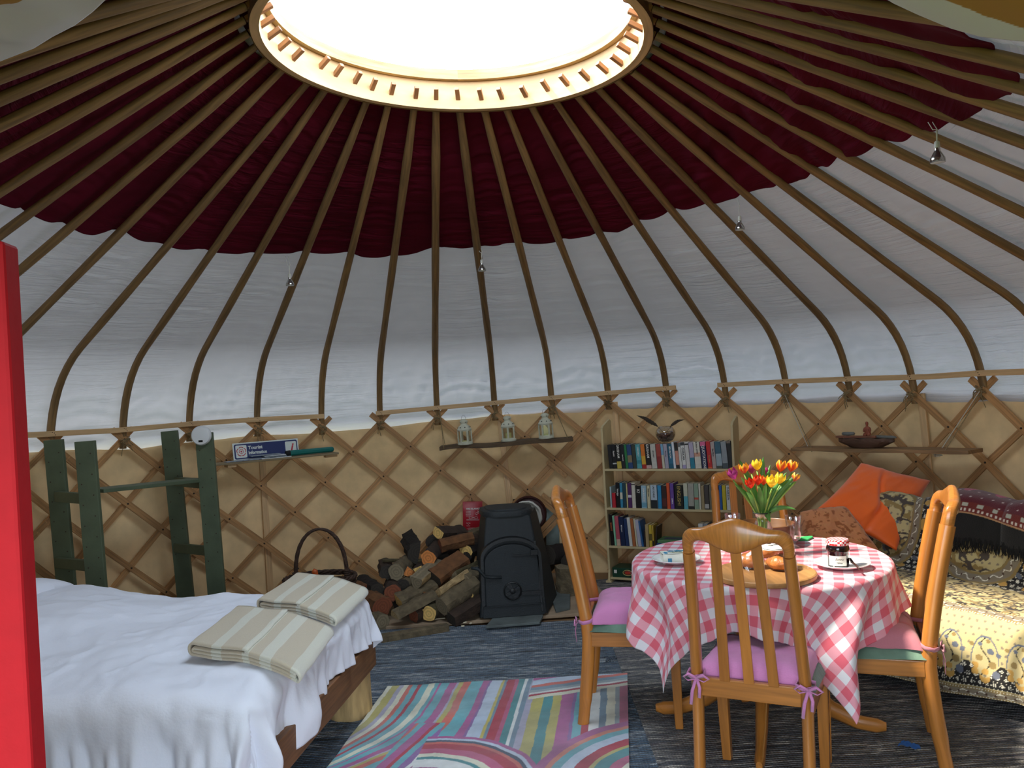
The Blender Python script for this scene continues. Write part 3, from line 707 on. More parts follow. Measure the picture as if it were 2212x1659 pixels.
arc(1.38, 1.13, .545, [(.045, 'm'), (.028, 'O'), (.04, 't'), (.05, 'L'), (.055, 'r'), (.02, 'y'), (.06, 'T'), (.05, 'k'), (.05, 'c'), (.06, 'b'), (.05, 'r'), (.2, 't')], (u > .5))
C *= (1+.30*fbm(u*7, v*9, 9)+.05*vnoise(u*60, v*60, 3))[..., None]; C += ((C.mean(-1, keepdims=True)-C)*(.25+.25*fbm(u*5+3, v*6, 19))[..., None])
kil = npgrid('striped_rug', P, colmat('felt_rug', .95, .25, 300, .3), colr=np.clip(C, 0, 1), solid=.006, flip=True)
tag(kil, 'multicoloured striped rug with curving bands on the floor before the bed', 'rug')
# ================================================================ hearth and stove
m_slate = mat('slate', '5f6663', .8, noise=.25, nscale=9, bump=.4, bscale=30)
m_hearth = mat('hearth_board', 'a08a70', .85, noise=.18, nscale=6, bump=.15)
hb = M(); a_ = [(-.78, 1.80), (.66, 1.83), (.78, 2.30), (.74, 2.98), (.1, 3.05), (-.9, 2.9), (-1.0, 2.4)]
hb.prism([(x, y) for x, y in a_], .022, T(0, 0, .001)); o = hb.build('hearth_board', m_hearth, bevel=.003); tag(o, 'tan stone board laid on the floor under the stove and logs', 'hearth')
sl = M(); q = [gz(1020, 1379, .02), gz(1178, 1371, .02), gz(1188, 1340, .02), gz(1030, 1340, .02)]
cx_ = (q[0]+q[1])/2; sl.prism([(-.175, 0), (.165, .012), (.20, .16), (.19, .34), (-.14, .34), (-.13, .16)], .016, T(.115, 1.62, .0225) @ rot('Z', .02)); o = sl.build('slate_slab', m_slate, bevel=.003); tag(o, 'grey slate slab under the front of the black stove', 'slate')
sl = M(); sl.prism([(0, 0), (.10, .06), (.15, .52), (.0, .55)], .018, T(.40, 1.86, .0235)); o = sl.build('slate_slab', m_slate, bevel=.003); tag(o, 'narrow grey slab along the right side of the stove', 'slate')
m_iron = mat('stove_iron', '1f2426', .62, noise=.12, nscale=30, bump=.25, bscale=140, spec=.45)
m_iron2 = mat('stove_iron_dark', '0c0e0f', .5, bump=.2, bscale=90)
SZ = .0395
st = thing('wood_stove', 'black cast iron wood stove with an arched door and air wheel', 'stove', (.125, 1.805, SZ), math.radians(2.5))
H = .630
def body(u_, v_):       # rounded trapezoid section, narrowing upwards
    z = v_*H; f = 1-v_; k = f**.9
    hw0 = .146+.074*k; hl = .165+.085*k; hw1 = .215+.125*k; y0 = .012+.075*(v_**1.6); y1 = .44-.04*v_
    c = [(-hw0, y0), (hw0, y0), (hw1, y1), (-hl, y1)]
    per = u_*4; i = int(per) % 4; w_ = per-int(per); a = c[i]; b = c[(i+1) % 4]
    # soft corners
    w2 = w_
    x = a[0]+(b[0]-a[0])*w2; y = a[1]+(b[1]-a[1])*w2
    return (x, y, z)
m = M(); m.grid(body, 48, 14, closed_u=True); top = [body(i/48, 1) for i in range(48)]; m._add(top, [tuple(range(48))]); bt = [body(i/48, 0) for i in range(48)]; m._add(bt, [tuple(range(48))[::-1]])
m.build('body', m_iron, st, bevel=.012, seg=3)
# top plate, slightly domed with a rim
m = M(); hw0, hw1 = .162, .190; y0, y1 = .072, .412
def topp(u_, v_):
    th = 2*PI*u_; r_ = [1, 1, .97, .80, .78, .3, .001][round(v_*6)]; z = [0, .022, .032, .036, .043, .047, .047][round(v_*6)]
    n_ = 4.0; ct_, st_ = math.cos(th), math.sin(th); q_ = (abs(ct_)**n_+abs(st_)**n_)**(-1/n_); x = ct_*q_; y = st_*q_
    yy = (y0+y1)/2+y*(y1-y0)/2*r_; w_ = hw0+(hw1-hw0)*(y+1)/2; return (x*w_*r_, yy, H+z)
m.grid(topp, 48, 6, closed_u=True); m.build('top_plate', m_iron, st, smooth=True, angle=35)
# arched front surround and door
def arch(hw, z0, z1, n=18):
    pts = [(-hw, z0)]; 
    for k in range(n+1):
        a = PI-PI*k/n; pts.append((hw*math.cos(a), z1-hw*.62+hw*.62*math.sin(a)))
    return pts+[(hw, z0)]
# front plane leans back a little
lean = rot('X', math.radians(90)) 
def front(y, extra=0): return T(0, y, 0) @ rot('X', math.radians(90-4.0)) 
m = M(); o_ = arch(.205, .012, .505); i_ = arch(.185, .03, .485); vs = []; n_ = len(o_)
for P_, y_ in ((o_, -.012), (i_, -.012), (i_, .05), (o_, .05)):
    for x_, z_ in P_: vs.append((x_*(1-.10*z_), y_+.03*z_, z_))
fs = []
for r_ in range(3):
    for k in range(n_-1): fs.append((r_*n_+k, r_*n_+k+1, (r_+1)*n_+k+1, (r_+1)*n_+k))
for k in range(n_-1): fs.append((3*n_+k, 3*n_+k+1, k+1, k))
m._add(vs, fs); m.build('door_surround', m_iron2, st, smooth=True, angle=30)
m = M(); d_ = arch(.178, .035, .462); m.prism([(x_*(1-.08*z_), z_) for x_, z_ in d_], .020, T(0, .004, 0) @ rot('X', math.radians(90)+math.radians(-1.7))); dr = m.build('door', m_iron, st, bevel=.004)
# air wheel
wc = T(-.002, -.020, .165) @ rot('X', PI/2)
m = M(); m.lathe([(.060, -.004), (.060, .003), (.054, .006), (.050, .001), (.050, -.004)], 36, wc, cap=False); m.lathe([(.018, 0), (.018, .008), (.012, .012), (.001, .012)], 20, wc)
for k in range(4):
    a = k*PI/2+.5; m.box((.034, 0, .001), (.034, .030 if k % 2 else .016, .005), wc @ rot('Z', a))
m.build('air_wheel', m_iron2, dr, smooth=True, angle=35)
m = M(); m.bar((-.235, -.03, .335), (-.215, -.04, .335), .018, .012); m.tube([(-.26, -.035, .335), (-.215, -.042, .325), (-.175, -.03, .272), (-.13, -.024, .262), (-.068, -.024, .258)], .010, 8); m.build('door_handle', m_iron, dr, smooth=True)
m = M(); m.box((.12, -.018, .145), (.125, .008, .026)); m.box((.08, -.014, .392), (.13, .006, .006))
for x_ in (-.02, .03, .07): m.lathe([(.004, 0), (.004, .006)], 8, T(x_-.02, -.012, .405-.1*0) @ rot('X', PI/2))
m.build('door_strap', m_iron2, dr)
m = M(); m.bar((.185, -.018, .02), (.160, .02, .47), .016, .012, up=(0, 1, 0)); m.box((.150, -.012, .402), (.05, .02, .035)); m.build('hinge', m_iron2, st, bevel=.002)
m = M(); m.prism([(-.200, .0), (.200, .0), (.197, .072), (-.197, .072)], .016, T(0, -.004, 0) @ rot('X', PI/2)); m.box((0, -.024, .075), (.39, .012, .006)); m.build('ash_lip', m_iron, st, bevel=.003)
for x_, y_ in ((-.19, .04), (.19, .04), (-.2, .40), (.2, .40)):
    m = M(); m.box((x_, y_, .0), (.03, .03, .0)); 
# flue
m = M(); m.tube([(.10, .38, .535), (.17, .60, .54), (.22, .95, .52), (.24, 1.155, .51)], .082, 20); m.build('flue_pipe', m_iron2, st, smooth=True, angle=50)
m = M(); m.lathe([(.105, -.02), (.112, -.01), (.112, .01), (.105, .02), (.084, .02), (.084, -.02)], 28, T(.165, .56, .545) @ rot('Z', -.25) @ rot('X', -PI/2), cap=False, wob=lambda th, z: .02*math.sin(th*9)); o = m.build('pipe_collar', mat('rope_seal', 'c9c6bc', .9, bump=.5), st, smooth=True); plab(o, 'whitish rope ring round the pipe')
m = M(); m.lathe([(.125, -.01), (.135, .0), (.125, .01), (.084, .01), (.084, -.01)], 28, T(.205, .82, .52) @ rot('Z', -.15) @ rot('X', -PI/2), cap=False); m.build('pipe_flange', mat('burnt_red', '3c1410', .5), st, smooth=True)
# metal patch in the canvas round the flue
a0_, a1_ = .060, .195
def wpt(px, py, rho): return gc(px, py, rho)
fp = thing('flue_plate', 'dark opening in the tan canvas with grey metal sheets behind the stove pipe', 'flue plate', (0, 0, 0))
m = M(); q = [wpt(*p_, R+.030) for p_ in ((1108, 1078), (1204, 1074), (1210, 1250), (1112, 1250))]; m._add(q, [(0, 1, 2, 3)]); q2 = [v_*1.01 for v_ in q]; m._add([(v_.x*1.008, v_.y*1.008, v_.z) for v_ in q], [(3, 2, 1, 0)]); m.build('backing', mat('dark_brown_board', '4a3a26', .9, noise=.35, nscale=14), fp)  # dark brown mottled panel filling the cut in the canvas
m = M(); q = [wpt(*p_, R+.022) for p_ in ((1130, 1080), (1168, 1076), (1206, 1112), (1206, 1135), (1190, 1128))]; m._add(q, [(0, 1, 2, 3, 4)]); m.build('sheet', mat('grey_metal', '7f8c86', .45, noise=.2, nscale=12, metal=.5), fp)
m = M(); q = [wpt(*p_, R+.021) for p_ in ((1180, 1120), (1208, 1134), (1209, 1205), (1180, 1205))]; m._add(q, [(0, 1, 2, 3)]); m.build('sheet', MATS['grey_metal'], fp)
# ================================================================ firewood
m_bark = {k: mat('bark_'+k, c, .95, noise=.35, nscale=22, bump=.9, bscale=45) for k, c in dict(dark='3a2b20', grey='62553f', brown='6b4628', green='51482f', black='1d1510', pale='b2966a').items()}
def endmat(k, c):
    n_ = 'cut_'+k
    if n_ in MATS: return MATS[n_]
    m, nt, b = nmat(n_); N = nt.nodes; L = nt.links; tc = N.new('ShaderNodeTexCoord'); w_ = N.new('ShaderNodeTexWave'); w_.wave_type = 'RINGS'; w_.rings_direction = 'Z'
    w_.inputs['Scale'].default_value = 17; w_.inputs['Distortion'].default_value = 3; w_.inputs['Detail'].default_value = 2; w_.inputs['Detail Scale'].default_value = 3; L.new(tc.outputs['Object'], w_.inputs[0])
    r_ = N.new('ShaderNodeValToRGB'); cc = hexc(c); r_.color_ramp.elements[0].color = (*[x*.7 for x in cc], 1); r_.color_ramp.elements[1].color = (*cc, 1); L.new(w_.outputs[0], r_.inputs[0]); L.new(r_.outputs[0], b.inputs['Base Color'])
    b.inputs['Roughness'].default_value = .85; MATS[n_] = m; return m
m_cut = {k: endmat(k, c) for k, c in dict(orange='dd8a48', yellow='e8be70', pale='d8ba88', rust='84492e', grey='8a7c62', dark='3b342c').items()}
def log(label, px, py, Y, az, el, r, L, shape='round', end='pale', bark='grey', roll=0., face=False):
    """near end centre seen at (px,py) at depth Y; az,el direction the log runs away from it (degrees; az 0 = away from the door)"""
    rn = random.Random(px*31+py); n = 16
    if shape == 'round': sec = [(math.cos(2*PI*i/n), math.sin(2*PI*i/n)) for i in range(n)]
    elif shape == 'half': sec = [(math.cos(PI*i/10), math.sin(PI*i/10)*.95) for i in range(11)]+[(-.5, -.05), (.0, -.06), (.5, -.04)]
    elif shape == 'quarter': sec = [(-.9+1.5*math.cos(PI/2.2*i/7), -.6+1.5*math.sin(PI/2.2*i/7)) for i in range(8)]+[(-.95, -.62)]
    else: sec = [(-.9, -.6), (-.1, -.68), (.9, -.6), (.95, .1), (.85, .6), (.1, .68), (-.85, .6), (-.95, 0)]
    sec = [(x*(1+rn.uniform(-.10, .10)), y*(1+rn.uniform(-.10, .10))) for x, y in sec]; n = len(sec); K = 9
    m = M(); vs = []; bend = rn.uniform(-.06, .06); tw = rn.uniform(-.2, .2)
    for k in range(K+1):
        t = k/K; ca, sa = math.cos(tw*t), math.sin(tw*t)
        for i, (x, y) in enumerate(sec):
            g_ = r*(1+.05*math.sin(i*2.1+k*1.3+px)+.04*rn.uniform(-1, 1)); vs.append(((x*ca-y*sa)*g_+bend*t*t*L, (x*sa+y*ca)*g_, t*L+(.012*rn.uniform(-1, 1) if 0 < k < K else 0)))
    fs = []
    for k in range(K):
        for i in range(n): fs.append((k*n+i, k*n+(i+1) % n, (k+1)*n+(i+1) % n, (k+1)*n+i))
    m._add(vs, fs); m.cur = 1; m._add(vs[:n], [tuple(range(n))[::-1]]); m._add(vs[-n:], [tuple(range(n))])
    if shape != 'round' and face:   # split faces show clean wood
        lo = {'half': (10, 14), 'quarter': (7, 9), 'square': (5, 7)}[shape]
        for k in range(K):
            for i in range(lo[0], lo[1]): m.mi[k*n+i % n] = 1
    p0 = gy(px, py, Y); a = math.radians(az); e = math.radians(el)
    d = Vector((math.sin(a)*math.cos(e), math.cos(a)*math.cos(e), math.sin(e)))
    z = d; x = z.cross(Vector((0, 0, 1))).normalized(); x = x if x.length > .1 else Vector((1, 0, 0)); y = z.cross(x)*-1
    y = x.cross(z)*-1 if False else z.cross(x)
    Mx = Matrix(((x.x, y.x, z.x, p0.x), (x.y, y.y, z.y, p0.y), (x.z, y.z, z.z, p0.z), (0, 0, 0, 1)))
    o = m.build('log', [m_bark[bark], m_cut[end]], smooth=True, angle=40); o.matrix_world = Mx @ rot('Z', math.radians(roll)); tag(o, label, 'log', 'firewood stacked beside the stove'); return o
LG = log
LG('round log with a bright orange end and dark pith near the top of the pile', 925, 1206, 2.10, 12, 6, .052, .30, 'round', 'orange', 'dark')
LG('large half log with a dark grey face, left of the bright orange end', 905, 1193, 2.20, -15, 10, .082, .26, 'half', 'dark', 'black', 100)
LG('split log with a bright yellow cut end on top of the pile', 946, 1152, 2.28, 40, -8, .048, .27, 'square', 'yellow', 'dark', 25)
LG('dark bark log lying behind the yellow topped split log', 935, 1172, 2.36, 20, 0, .055, .28, 'round', 'dark', 'black')
LG('reddish brown bark log lying crosswise below the yellow topped split log', 950, 1178, 2.22, 72, 6, .046, .24, 'round', 'rust', 'brown')
LG('small log with an orange end close to the left side of the stove', 1003, 1214, 2.12, 8, 3, .034, .30, 'round', 'orange', 'black')
LG('dark round log at the top right of the pile below the red pouch', 985, 1166, 2.35, 60, -12, .052, .26, 'round', 'dark', 'dark')
LG('dark bark log with small yellow chips against the stove', 1006, 1192, 2.25, 30, -4, .050, .26, 'round', 'yellow', 'black')
LG('reddish split log slanting down to a black burnt end in the pile centre', 938, 1249, 1.98, 48, 20, .060, .27, 'square', 'dark', 'brown', 30, True)
LG('quarter log with a cracked yellow end below the bright orange end', 906, 1232, 2.04, 5, 0, .040, .27, 'quarter', 'yellow', 'dark', -20)
LG('orange edged split log left of the cracked yellow quarter log', 886, 1238, 2.06, -15, 4, .042, .27, 'quarter', 'orange', 'grey', 40)
LG('knobbly grey bark log in the upper left of the pile', 856, 1236, 2.04, 12, 3, .056, .27, 'round', 'grey', 'grey')
LG('dark stick of peeling bark lying across the upper left of the pile', 826, 1208, 2.20, 84, -6, .022, .30, 'half', 'dark', 'green')
LG('dark ragged log at the left of the pile behind the knobbly grey one', 836, 1236, 2.12, -10, 0, .050, .27, 'round', 'dark', 'dark')
LG('pale grey quarter log in the middle of the pile left of the burnt end', 903, 1260, 1.92, 30, 14, .060, .28, 'quarter', 'grey', 'pale', 10, True)
LG('pale wedge of split wood with a brown stained end, centre of the pile', 942, 1276, 1.87, 52, 20, .050, .25, 'half', 'pale', 'pale', -30, True)
LG('log with a dark rust red end on the left of the pile', 848, 1280, 1.95, -5, 2, .056, .28, 'round', 'rust', 'dark')
LG('grey knotted log behind the log with the rust red end', 872, 1266, 2.02, 20, 2, .050, .27, 'round', 'dark', 'grey')
LG('grey bark log with a square pale yellow end low in the pile', 862, 1302, 1.88, 62, 14, .062, .27, 'square', 'yellow', 'grey', 15)
LG('thick grey round log with a greyish end right of the pile centre', 954, 1312, 1.80, 48, 18, .062, .30, 'round', 'grey', 'grey')
LG('log with a ragged yellowish end below the thick grey log', 926, 1326, 1.82, 20, 6, .050, .26, 'round', 'yellow', 'green')
LG('half log with a pale orange half round end at the front left', 854, 1335, 1.76, 60, 16, .056, .30, 'half', 'pale', 'grey', 180)
LG('dark squared timber block at the front against the stove', 974, 1338, 1.76, 58, 15, .062, .28, 'square', 'dark', 'dark', 10)
LG('dark burnt log poking out left of the rust red end', 815, 1278, 2.00, -30, 4, .056, .26, 'round', 'dark', 'black')
LG('log with an orange brown end at the far left beside the bed', 795, 1275, 2.04, -40, 2, .040, .24, 'round', 'rust', 'brown')
LG('brown bark log at the lower left of the pile beside the bed', 826, 1312, 1.86, -35, 6, .070, .30, 'round', 'rust', 'brown')
LG('grey brown log at the bottom left corner of the pile', 826, 1345, 1.78, -45, 4, .055, .30, 'round', 'grey', 'grey')
LG('dark brown wedge in the gap above the thick grey log', 918, 1294, 1.90, 35, 16, .044, .25, 'quarter', 'dark', 'brown', 50)
LG('dark log lying behind the pale orange half log', 893, 1330, 1.83, 45, 8, .046, .26, 'round', 'rust', 'dark')
LG('greenish grey log behind the brown stained wedge', 978, 1240, 2.00, 45, 10, .042, .24, 'half', 'grey', 'green', -40)
LG('grey bark log against the stove above the thick grey log', 1002, 1256, 1.96, 35, 6, .052, .24, 'round', 'grey', 'grey')
LG('yellowish grey log low against the stove side', 1008, 1285, 1.92, 30, 6, .050, .24, 'round', 'yellow', 'green')
LG('grey block of wood behind the stove below the red pouch', 1012, 1158, 2.45, 30, 0, .048, .24, 'square', 'grey', 'grey')
LG('dark log at the back of the pile under the small orange end', 990, 1222, 2.24, 15, 0, .060, .26, 'round', 'dark', 'black')
LG('dark log at the back of the pile behind the quarter log', 960, 1215, 2.26, 10, 0, .060, .26, 'round', 'dark', 'dark')
LG('hidden brown log low at the back of the pile', 930, 1290, 2.10, 10, 0, .075, .28, 'round', 'dark', 'dark')
LG('dark log at the back of the pile under the knobbly grey log', 870, 1300, 2.15, -5, 0, .080, .28, 'round', 'dark', 'dark')
o = LG('tall upright grey stump right of the stove', 1232, 1301, 2.36, 0, 90, .100, .26, 'round', 'grey', 'grey')
o = LG('dark log lying on top behind the stove to the right', 1185, 1200, 2.50, 50, -4, .075, .24, 'round', 'dark', 'black')
o = LG('dark brown log resting on the upright stump right of the stove', 1222, 1214, 2.40, 55, -8, .050, .18, 'round', 'dark', 'dark')
m = M(); a = gz(822, 1372, .05); b = gz(968, 1348, .05); m.bar(a, b, .06, .05); o = m.build('hearth_kerb', m_bark['grey'], bevel=.008, seg=2); o.location.z = -.022; tag(o, 'long grey timber edging the floor in front of the log pile', 'timber')
# splinters and chips
m_chip = mat('wood_chip', 'e6d9b8', .8)
for k, (px, py, w_, a_) in enumerate([(950, 1337, .035, .1), (922, 1336, .018, .2), (925, 1357, .018, 0), (1004, 1345, .012, .5), (1000, 1353, .010, 0), (1017, 1347, .009, 1), (905, 1337, .012, -.3), (1245, 1262, .014, 0)]):
    q = gz(px, py, .026 if k not in () else .02); m = M(); m.box((0, 0, 0), (w_*2, .009, .006)); o = m.build('wood_chip', m_chip, loc=(q.x, q.y, .0285), rot=(0, 0, a_)); tag(o, 'tiny pale splinter of wood on the hearth' if k < 7 else 'tiny white scrap on the floor right of the stump', 'wood chip', 'pale splinters lying on the hearth' if k < 7 else None)
# ================================================================ fire blanket pouch
m_pouch = mat('red_pouch', 'b01f2c', .35, noise=.06, bump=.2, bscale=25); m_white_p = mat('white_print', 'eeeae4', .6)
q = [gc(*p_, R-.085) for p_ in ((993, 1080), (1042, 1076), (1047, 1150), (1002, 1156))]
cc = (q[0]+q[1]+q[2]+q[3])/4; wv = (q[1]-q[0]); ang = math.atan2(wv.y, wv.x)
fb = thing('fire_blanket_pouch', 'red fire blanket pouch hanging on the trellis left of the stove', 'fire blanket', cc, rot=(0, math.radians(2.5), ang))
w_, h_ = .155, .235
fbm_ = M(); fbm_.grid(lambda u, v: ((u-.5)*w_, -.012*math.sin(PI*u)*math.sin(PI*min(1, v*1.1))-.002, (v-.5)*h_), 10, 14); fbm_.grid(lambda u, v: ((u-.5)*w_, .006, (v-.5)*h_), 1, 1, flip=True); fbm_.build('pouch', m_pouch, fb, smooth=True)
XT = lambda x, z: T(x, -.0155, z) @ rot('X', PI/2)
lettering('FIRE BLANKET', .0185, m_white_p, fb, XT(.008, .062), bold=.0006)
lettering('Pull Tabs', .009, m_white_p, fb, XT(-.035, -.05)); lettering('to', .009, m_white_p, fb, XT(-.035, -.061)); lettering('Release', .009, m_white_p, fb, XT(-.035, -.072))
m = M(); rn = random.Random(3)
for z in [.045, .038, .030, .022, .014, .006]: m.box((-.035, -.0155, z), (.045*rn.uniform(.7, 1), .0006, .0016))
for z in [-.022, -.028]: m.box((.0, -.0158, z), (.10, .0006, .0014))
for z in [-.088, -.094, -.100]: m.box((.0, -.0135, z), (.10*rn.uniform(.7, 1), .0006, .0012))
pts = [(.035+.018*math.sin(t*2.2)*math.cos(t), -.0158, .03+.018*math.sin(t)) for t in np.linspace(0, 2*PI, 16)]; m.tube(pts, .0012, 4)
pts = [(.005+.035*math.cos(t), -.0160, -.008+.008*math.sin(t*2)) for t in np.linspace(0, 2*PI, 18)]; m.tube(pts, .0011, 4)
m.build('printed_drawing', m_white_p, fb)
m = M(); m.tube([(-.004, 0, .116), (-.004, .01, .14), (-.004, .02, .145)], .002, 5); m.build('hook', m_bolt, fb)
# ================================================================ bed
m_bedwood = wood('bed_wood', '7d5430', .3, .6); m_stump = mat('stump_wood', 'b89a68', .8, noise=.35, nscale=6, bump=.3, bscale=18, stretch=(4, 4, .8))
m_sheet = mat('white_cotton', 'e6e9f2', .85, bump=.12, bscale=90, spec=.2, sheen=.1)
C0 = Vector((-.585, .485, 0)); ae = math.radians(170.9)     # +x of the bed's frame runs to the head end, +y towards the door
bed = thing('bed', 'double bed with brown plank frame on log stumps and white bedding', 'bed', C0, ae)
# local: x = distance from the foot rail towards the head, y = distance from the far side towards the door
BL, BW = 2.02, 1.30
def lbox(name, x0, x1, y0, y1, z0, z1, m, bev=.004):
    q = M(); q.box(((x0+x1)/2, (y0+y1)/2, (z0+z1)/2), (x1-x0, y1-y0, z1-z0)); return q.build(name, m, bed, bevel=bev)
lbox('foot_rail', 0, .045, 0, BW, .215, .345, m_bedwood); lbox('head_rail', BL-.045, BL, 0, BW, .215, .345, m_bedwood)
lbox('side_rail', .045, BL-.045, 0, .045, .215, .345, m_bedwood); lbox('side_rail', .045, BL-.045, BW-.045, BW, .215, .345, m_bedwood)
for k in range(9): lbox('slat', .045, BL-.045, .08+k*.138, .16+k*.138, .318, .342, m_pine, .002) if False else lbox('slat', .10+k*.215, .19+k*.215, .045, BW-.045, .325, .345, m_pine, .002)
lbox('cross_block', .05, .12, .55, .62, .22, .325, m_pine, .002)
for x_, y_ in ((.115, .075), (.14, BW-.2), (BL-.2, .16), (BL-.2, BW-.2)):
    q = M(); rn = random.Random(int(x_*100+y_*10)); q.lathe([(.108, 0), (.106, .05), (.103, .12), (.102, .214)], 20, T(x_, y_, 0), wob=lambda th, z: .035*math.sin(th*3+1)+.02*math.sin(th*7+z*9)); q.build('stump_leg', m_stump, bed, smooth=True, angle=50)
lbox('mattress', .03, BL-.02, .01, BW-.01, .345, .545, m_sheet, .05)
# duvet draped over foot end and near side
def duvet_pts():
    na_, nb_ = 210, 230
    a = np.linspace(-.30, BL-.42, na_); b = np.linspace(-.16, BW+.74, nb_); A, B = np.meshgrid(a, b)
    A = np.where(A < 0, A*(.62+.45*sm((B-.55)/.7)), A)
    r = .085; e0 = .085; e2 = .020; top = .575
    ds = np.maximum(0, -(A-e0)); db = np.maximum(0, B-(BW-e2)); dc = np.maximum(0, -(B-e0))
    D = np.sqrt(ds**2+db**2+dc**2)+1e-9
    hor = np.where(D < r*PI/2, r*np.sin(np.minimum(D/r, PI/2)), r+.015*(D-r*PI/2)); drop = np.where(D < r*PI/2, r*(1-np.cos(np.minimum(D/r, PI/2))), r+(D-r*PI/2))
    inx = np.clip(A, e0, None); iny = np.clip(B, e0, BW-e2)
    X = inx-hor*ds/D; Y = iny+hor*(db-dc)/D
    puff = .030*np.sin(np.clip((iny)/BW, 0, 1)*PI)**.5*np.sin(np.clip((inx)/1.6, 0, 1)*PI*.5+.3)
    cre = .010*(1-np.abs(fbm(A*5+.6*vnoise(A*3,B*3,9), B*5, 31)))**3-.006; qu = cre+.012*np.sin(A*9+.8)*np.sin(B*8+.5)+.016*fbm(A*3.2, B*3.2, 21)+.006*fbm(A*11, B*7, 3)
    rise = .050*sm((A-.75)/.8)+.02*np.sin(A*6)*sm((A-.6)/.6)
    Z = top-drop+(puff+qu+rise)*np.clip(1-D/.14, 0, 1)
    # vertical folds on the hanging part
    h = sm((D-.05)/.25)*(1-.3*sm((D-.5)/.3)); side = db/D
    run = np.where(db > ds, A, B)
    fold = (.030*np.sin(run*17+2.2*vnoise(run*4, D*3, 2))+.026*vnoise(run*13, D*4.0, 7)+.016*vnoise(run*30, D*7, 17))*h
    rip = .020*(np.abs(fbm(A*7, B*7, 5))-.2)*np.clip(1-np.abs(D-.10)/.16, 0, 1)
    X = X-(fold+rip)*ds/D*1.0; Y = Y+(fold+rip)*(db-dc)/D
    Z = Z+.010*vnoise(run*22, D*5, 8)*h
    Z = np.maximum(Z, .035)
    # near-side corner gathers
    return np.stack([X, Y, Z], -1)
dv = npgrid('duvet', duvet_pts(), m_sheet, solid=.004, flip=False); dv.location = C0; dv.rotation_euler = (0, 0, ae); tag(dv, 'rumpled white duvet spread over the bed and hanging over its near side', 'duvet')
def pillow(label, x, y, rz, w=.68, d=.44, h=.15, z=.60, tilt=0, m=None, name='pillow', grp=None):
    n = 28; U, V = np.meshgrid(np.linspace(-1, 1, n), np.linspace(-1, 1, n)); out = []
    prof = np.clip((1-U**4)*(1-V**4), 0, 1)**.45
    pinch = 1-.06*(1-np.abs(U))*0
    X = U*w/2*(1-.07*(1-V**2)*0-.05*np.abs(V)**0*(1-U**2)*0); Y = V*d/2
    X = U*w/2*(1-.06*(1-V**2)); Y = V*d/2*(1-.07*(1-U**2)); Zt = prof*h/2+.006*fbm(U*3, V*3, int(abs(x)*9)); Zb = -prof*h/2*.7
    t_ = np.stack([X, Y, Zt], -1); b_ = np.stack([X, Y, Zb], -1)
    P_ = np.concatenate([t_, b_[::-1]], 0)
    o = npgrid(name, P_, m or m_sheet, flip=False); o.location = C0+rot('Z', ae).to_3x3() @ Vector((x, y, z)); o.rotation_euler = Euler((0, tilt, ae+rz)); return o
o = pillow('', 1.74, .36, math.radians(88), z=.665, tilt=-.10); tag(o, 'plump white pillow at the head of the bed on the far side', 'pillow', 'white pillows at the head of the bed')
o = pillow('', 1.76, .98, math.radians(92), z=.665, tilt=-.10); tag(o, 'plump white pillow at the head of the bed beside the red door', 'pillow', 'white pillows at the head of the bed')
# -- towels: one folded strip each
def towelmat():
    m, nt, b = nmat('towel_terry'); N = nt.nodes; L = nt.links; tc = N.new('ShaderNodeTexCoord'); sp = N.new('ShaderNodeSeparateXYZ'); L.new(tc.outputs['UV'], sp.inputs[0])
    r = N.new('ShaderNodeValToRGB'); r.color_ramp.interpolation = 'CONSTANT'; e = r.color_ramp.elements; a_, c_ = (*hexc('c3b69c'), 1), (*hexc('d2d0be'), 1)
    st_ = [(0, a_), (.20, c_), (.30, a_), (.50, c_), (.56, a_), (.66, c_), (.76, a_), (.93, c_)]
    while len(e) < len(st_): e.new(.5)
    for k, (p_, c__) in enumerate(st_): e[k].position = p_; e[k].color = c__
    L.new(sp.outputs['Y'], r.inputs[0]); L.new(r.outputs[0], b.inputs['Base Color']); b.inputs['Roughness'].default_value = .95; b.inputs['Sheen Weight'].default_value = .4
    n = N.new('ShaderNodeTexNoise'); n.inputs['Scale'].default_value = 260; L.new(tc.outputs['Object'], n.inputs[0]); u = N.new('ShaderNodeBump'); u.inputs['Strength'].default_value = .6; u.inputs['Distance'].default_value = .003; L.new(n.outputs[0], u.inputs['Height']); L.new(u.outputs[0], b.inputs['Normal'])
    return m
m_towel = towelmat()
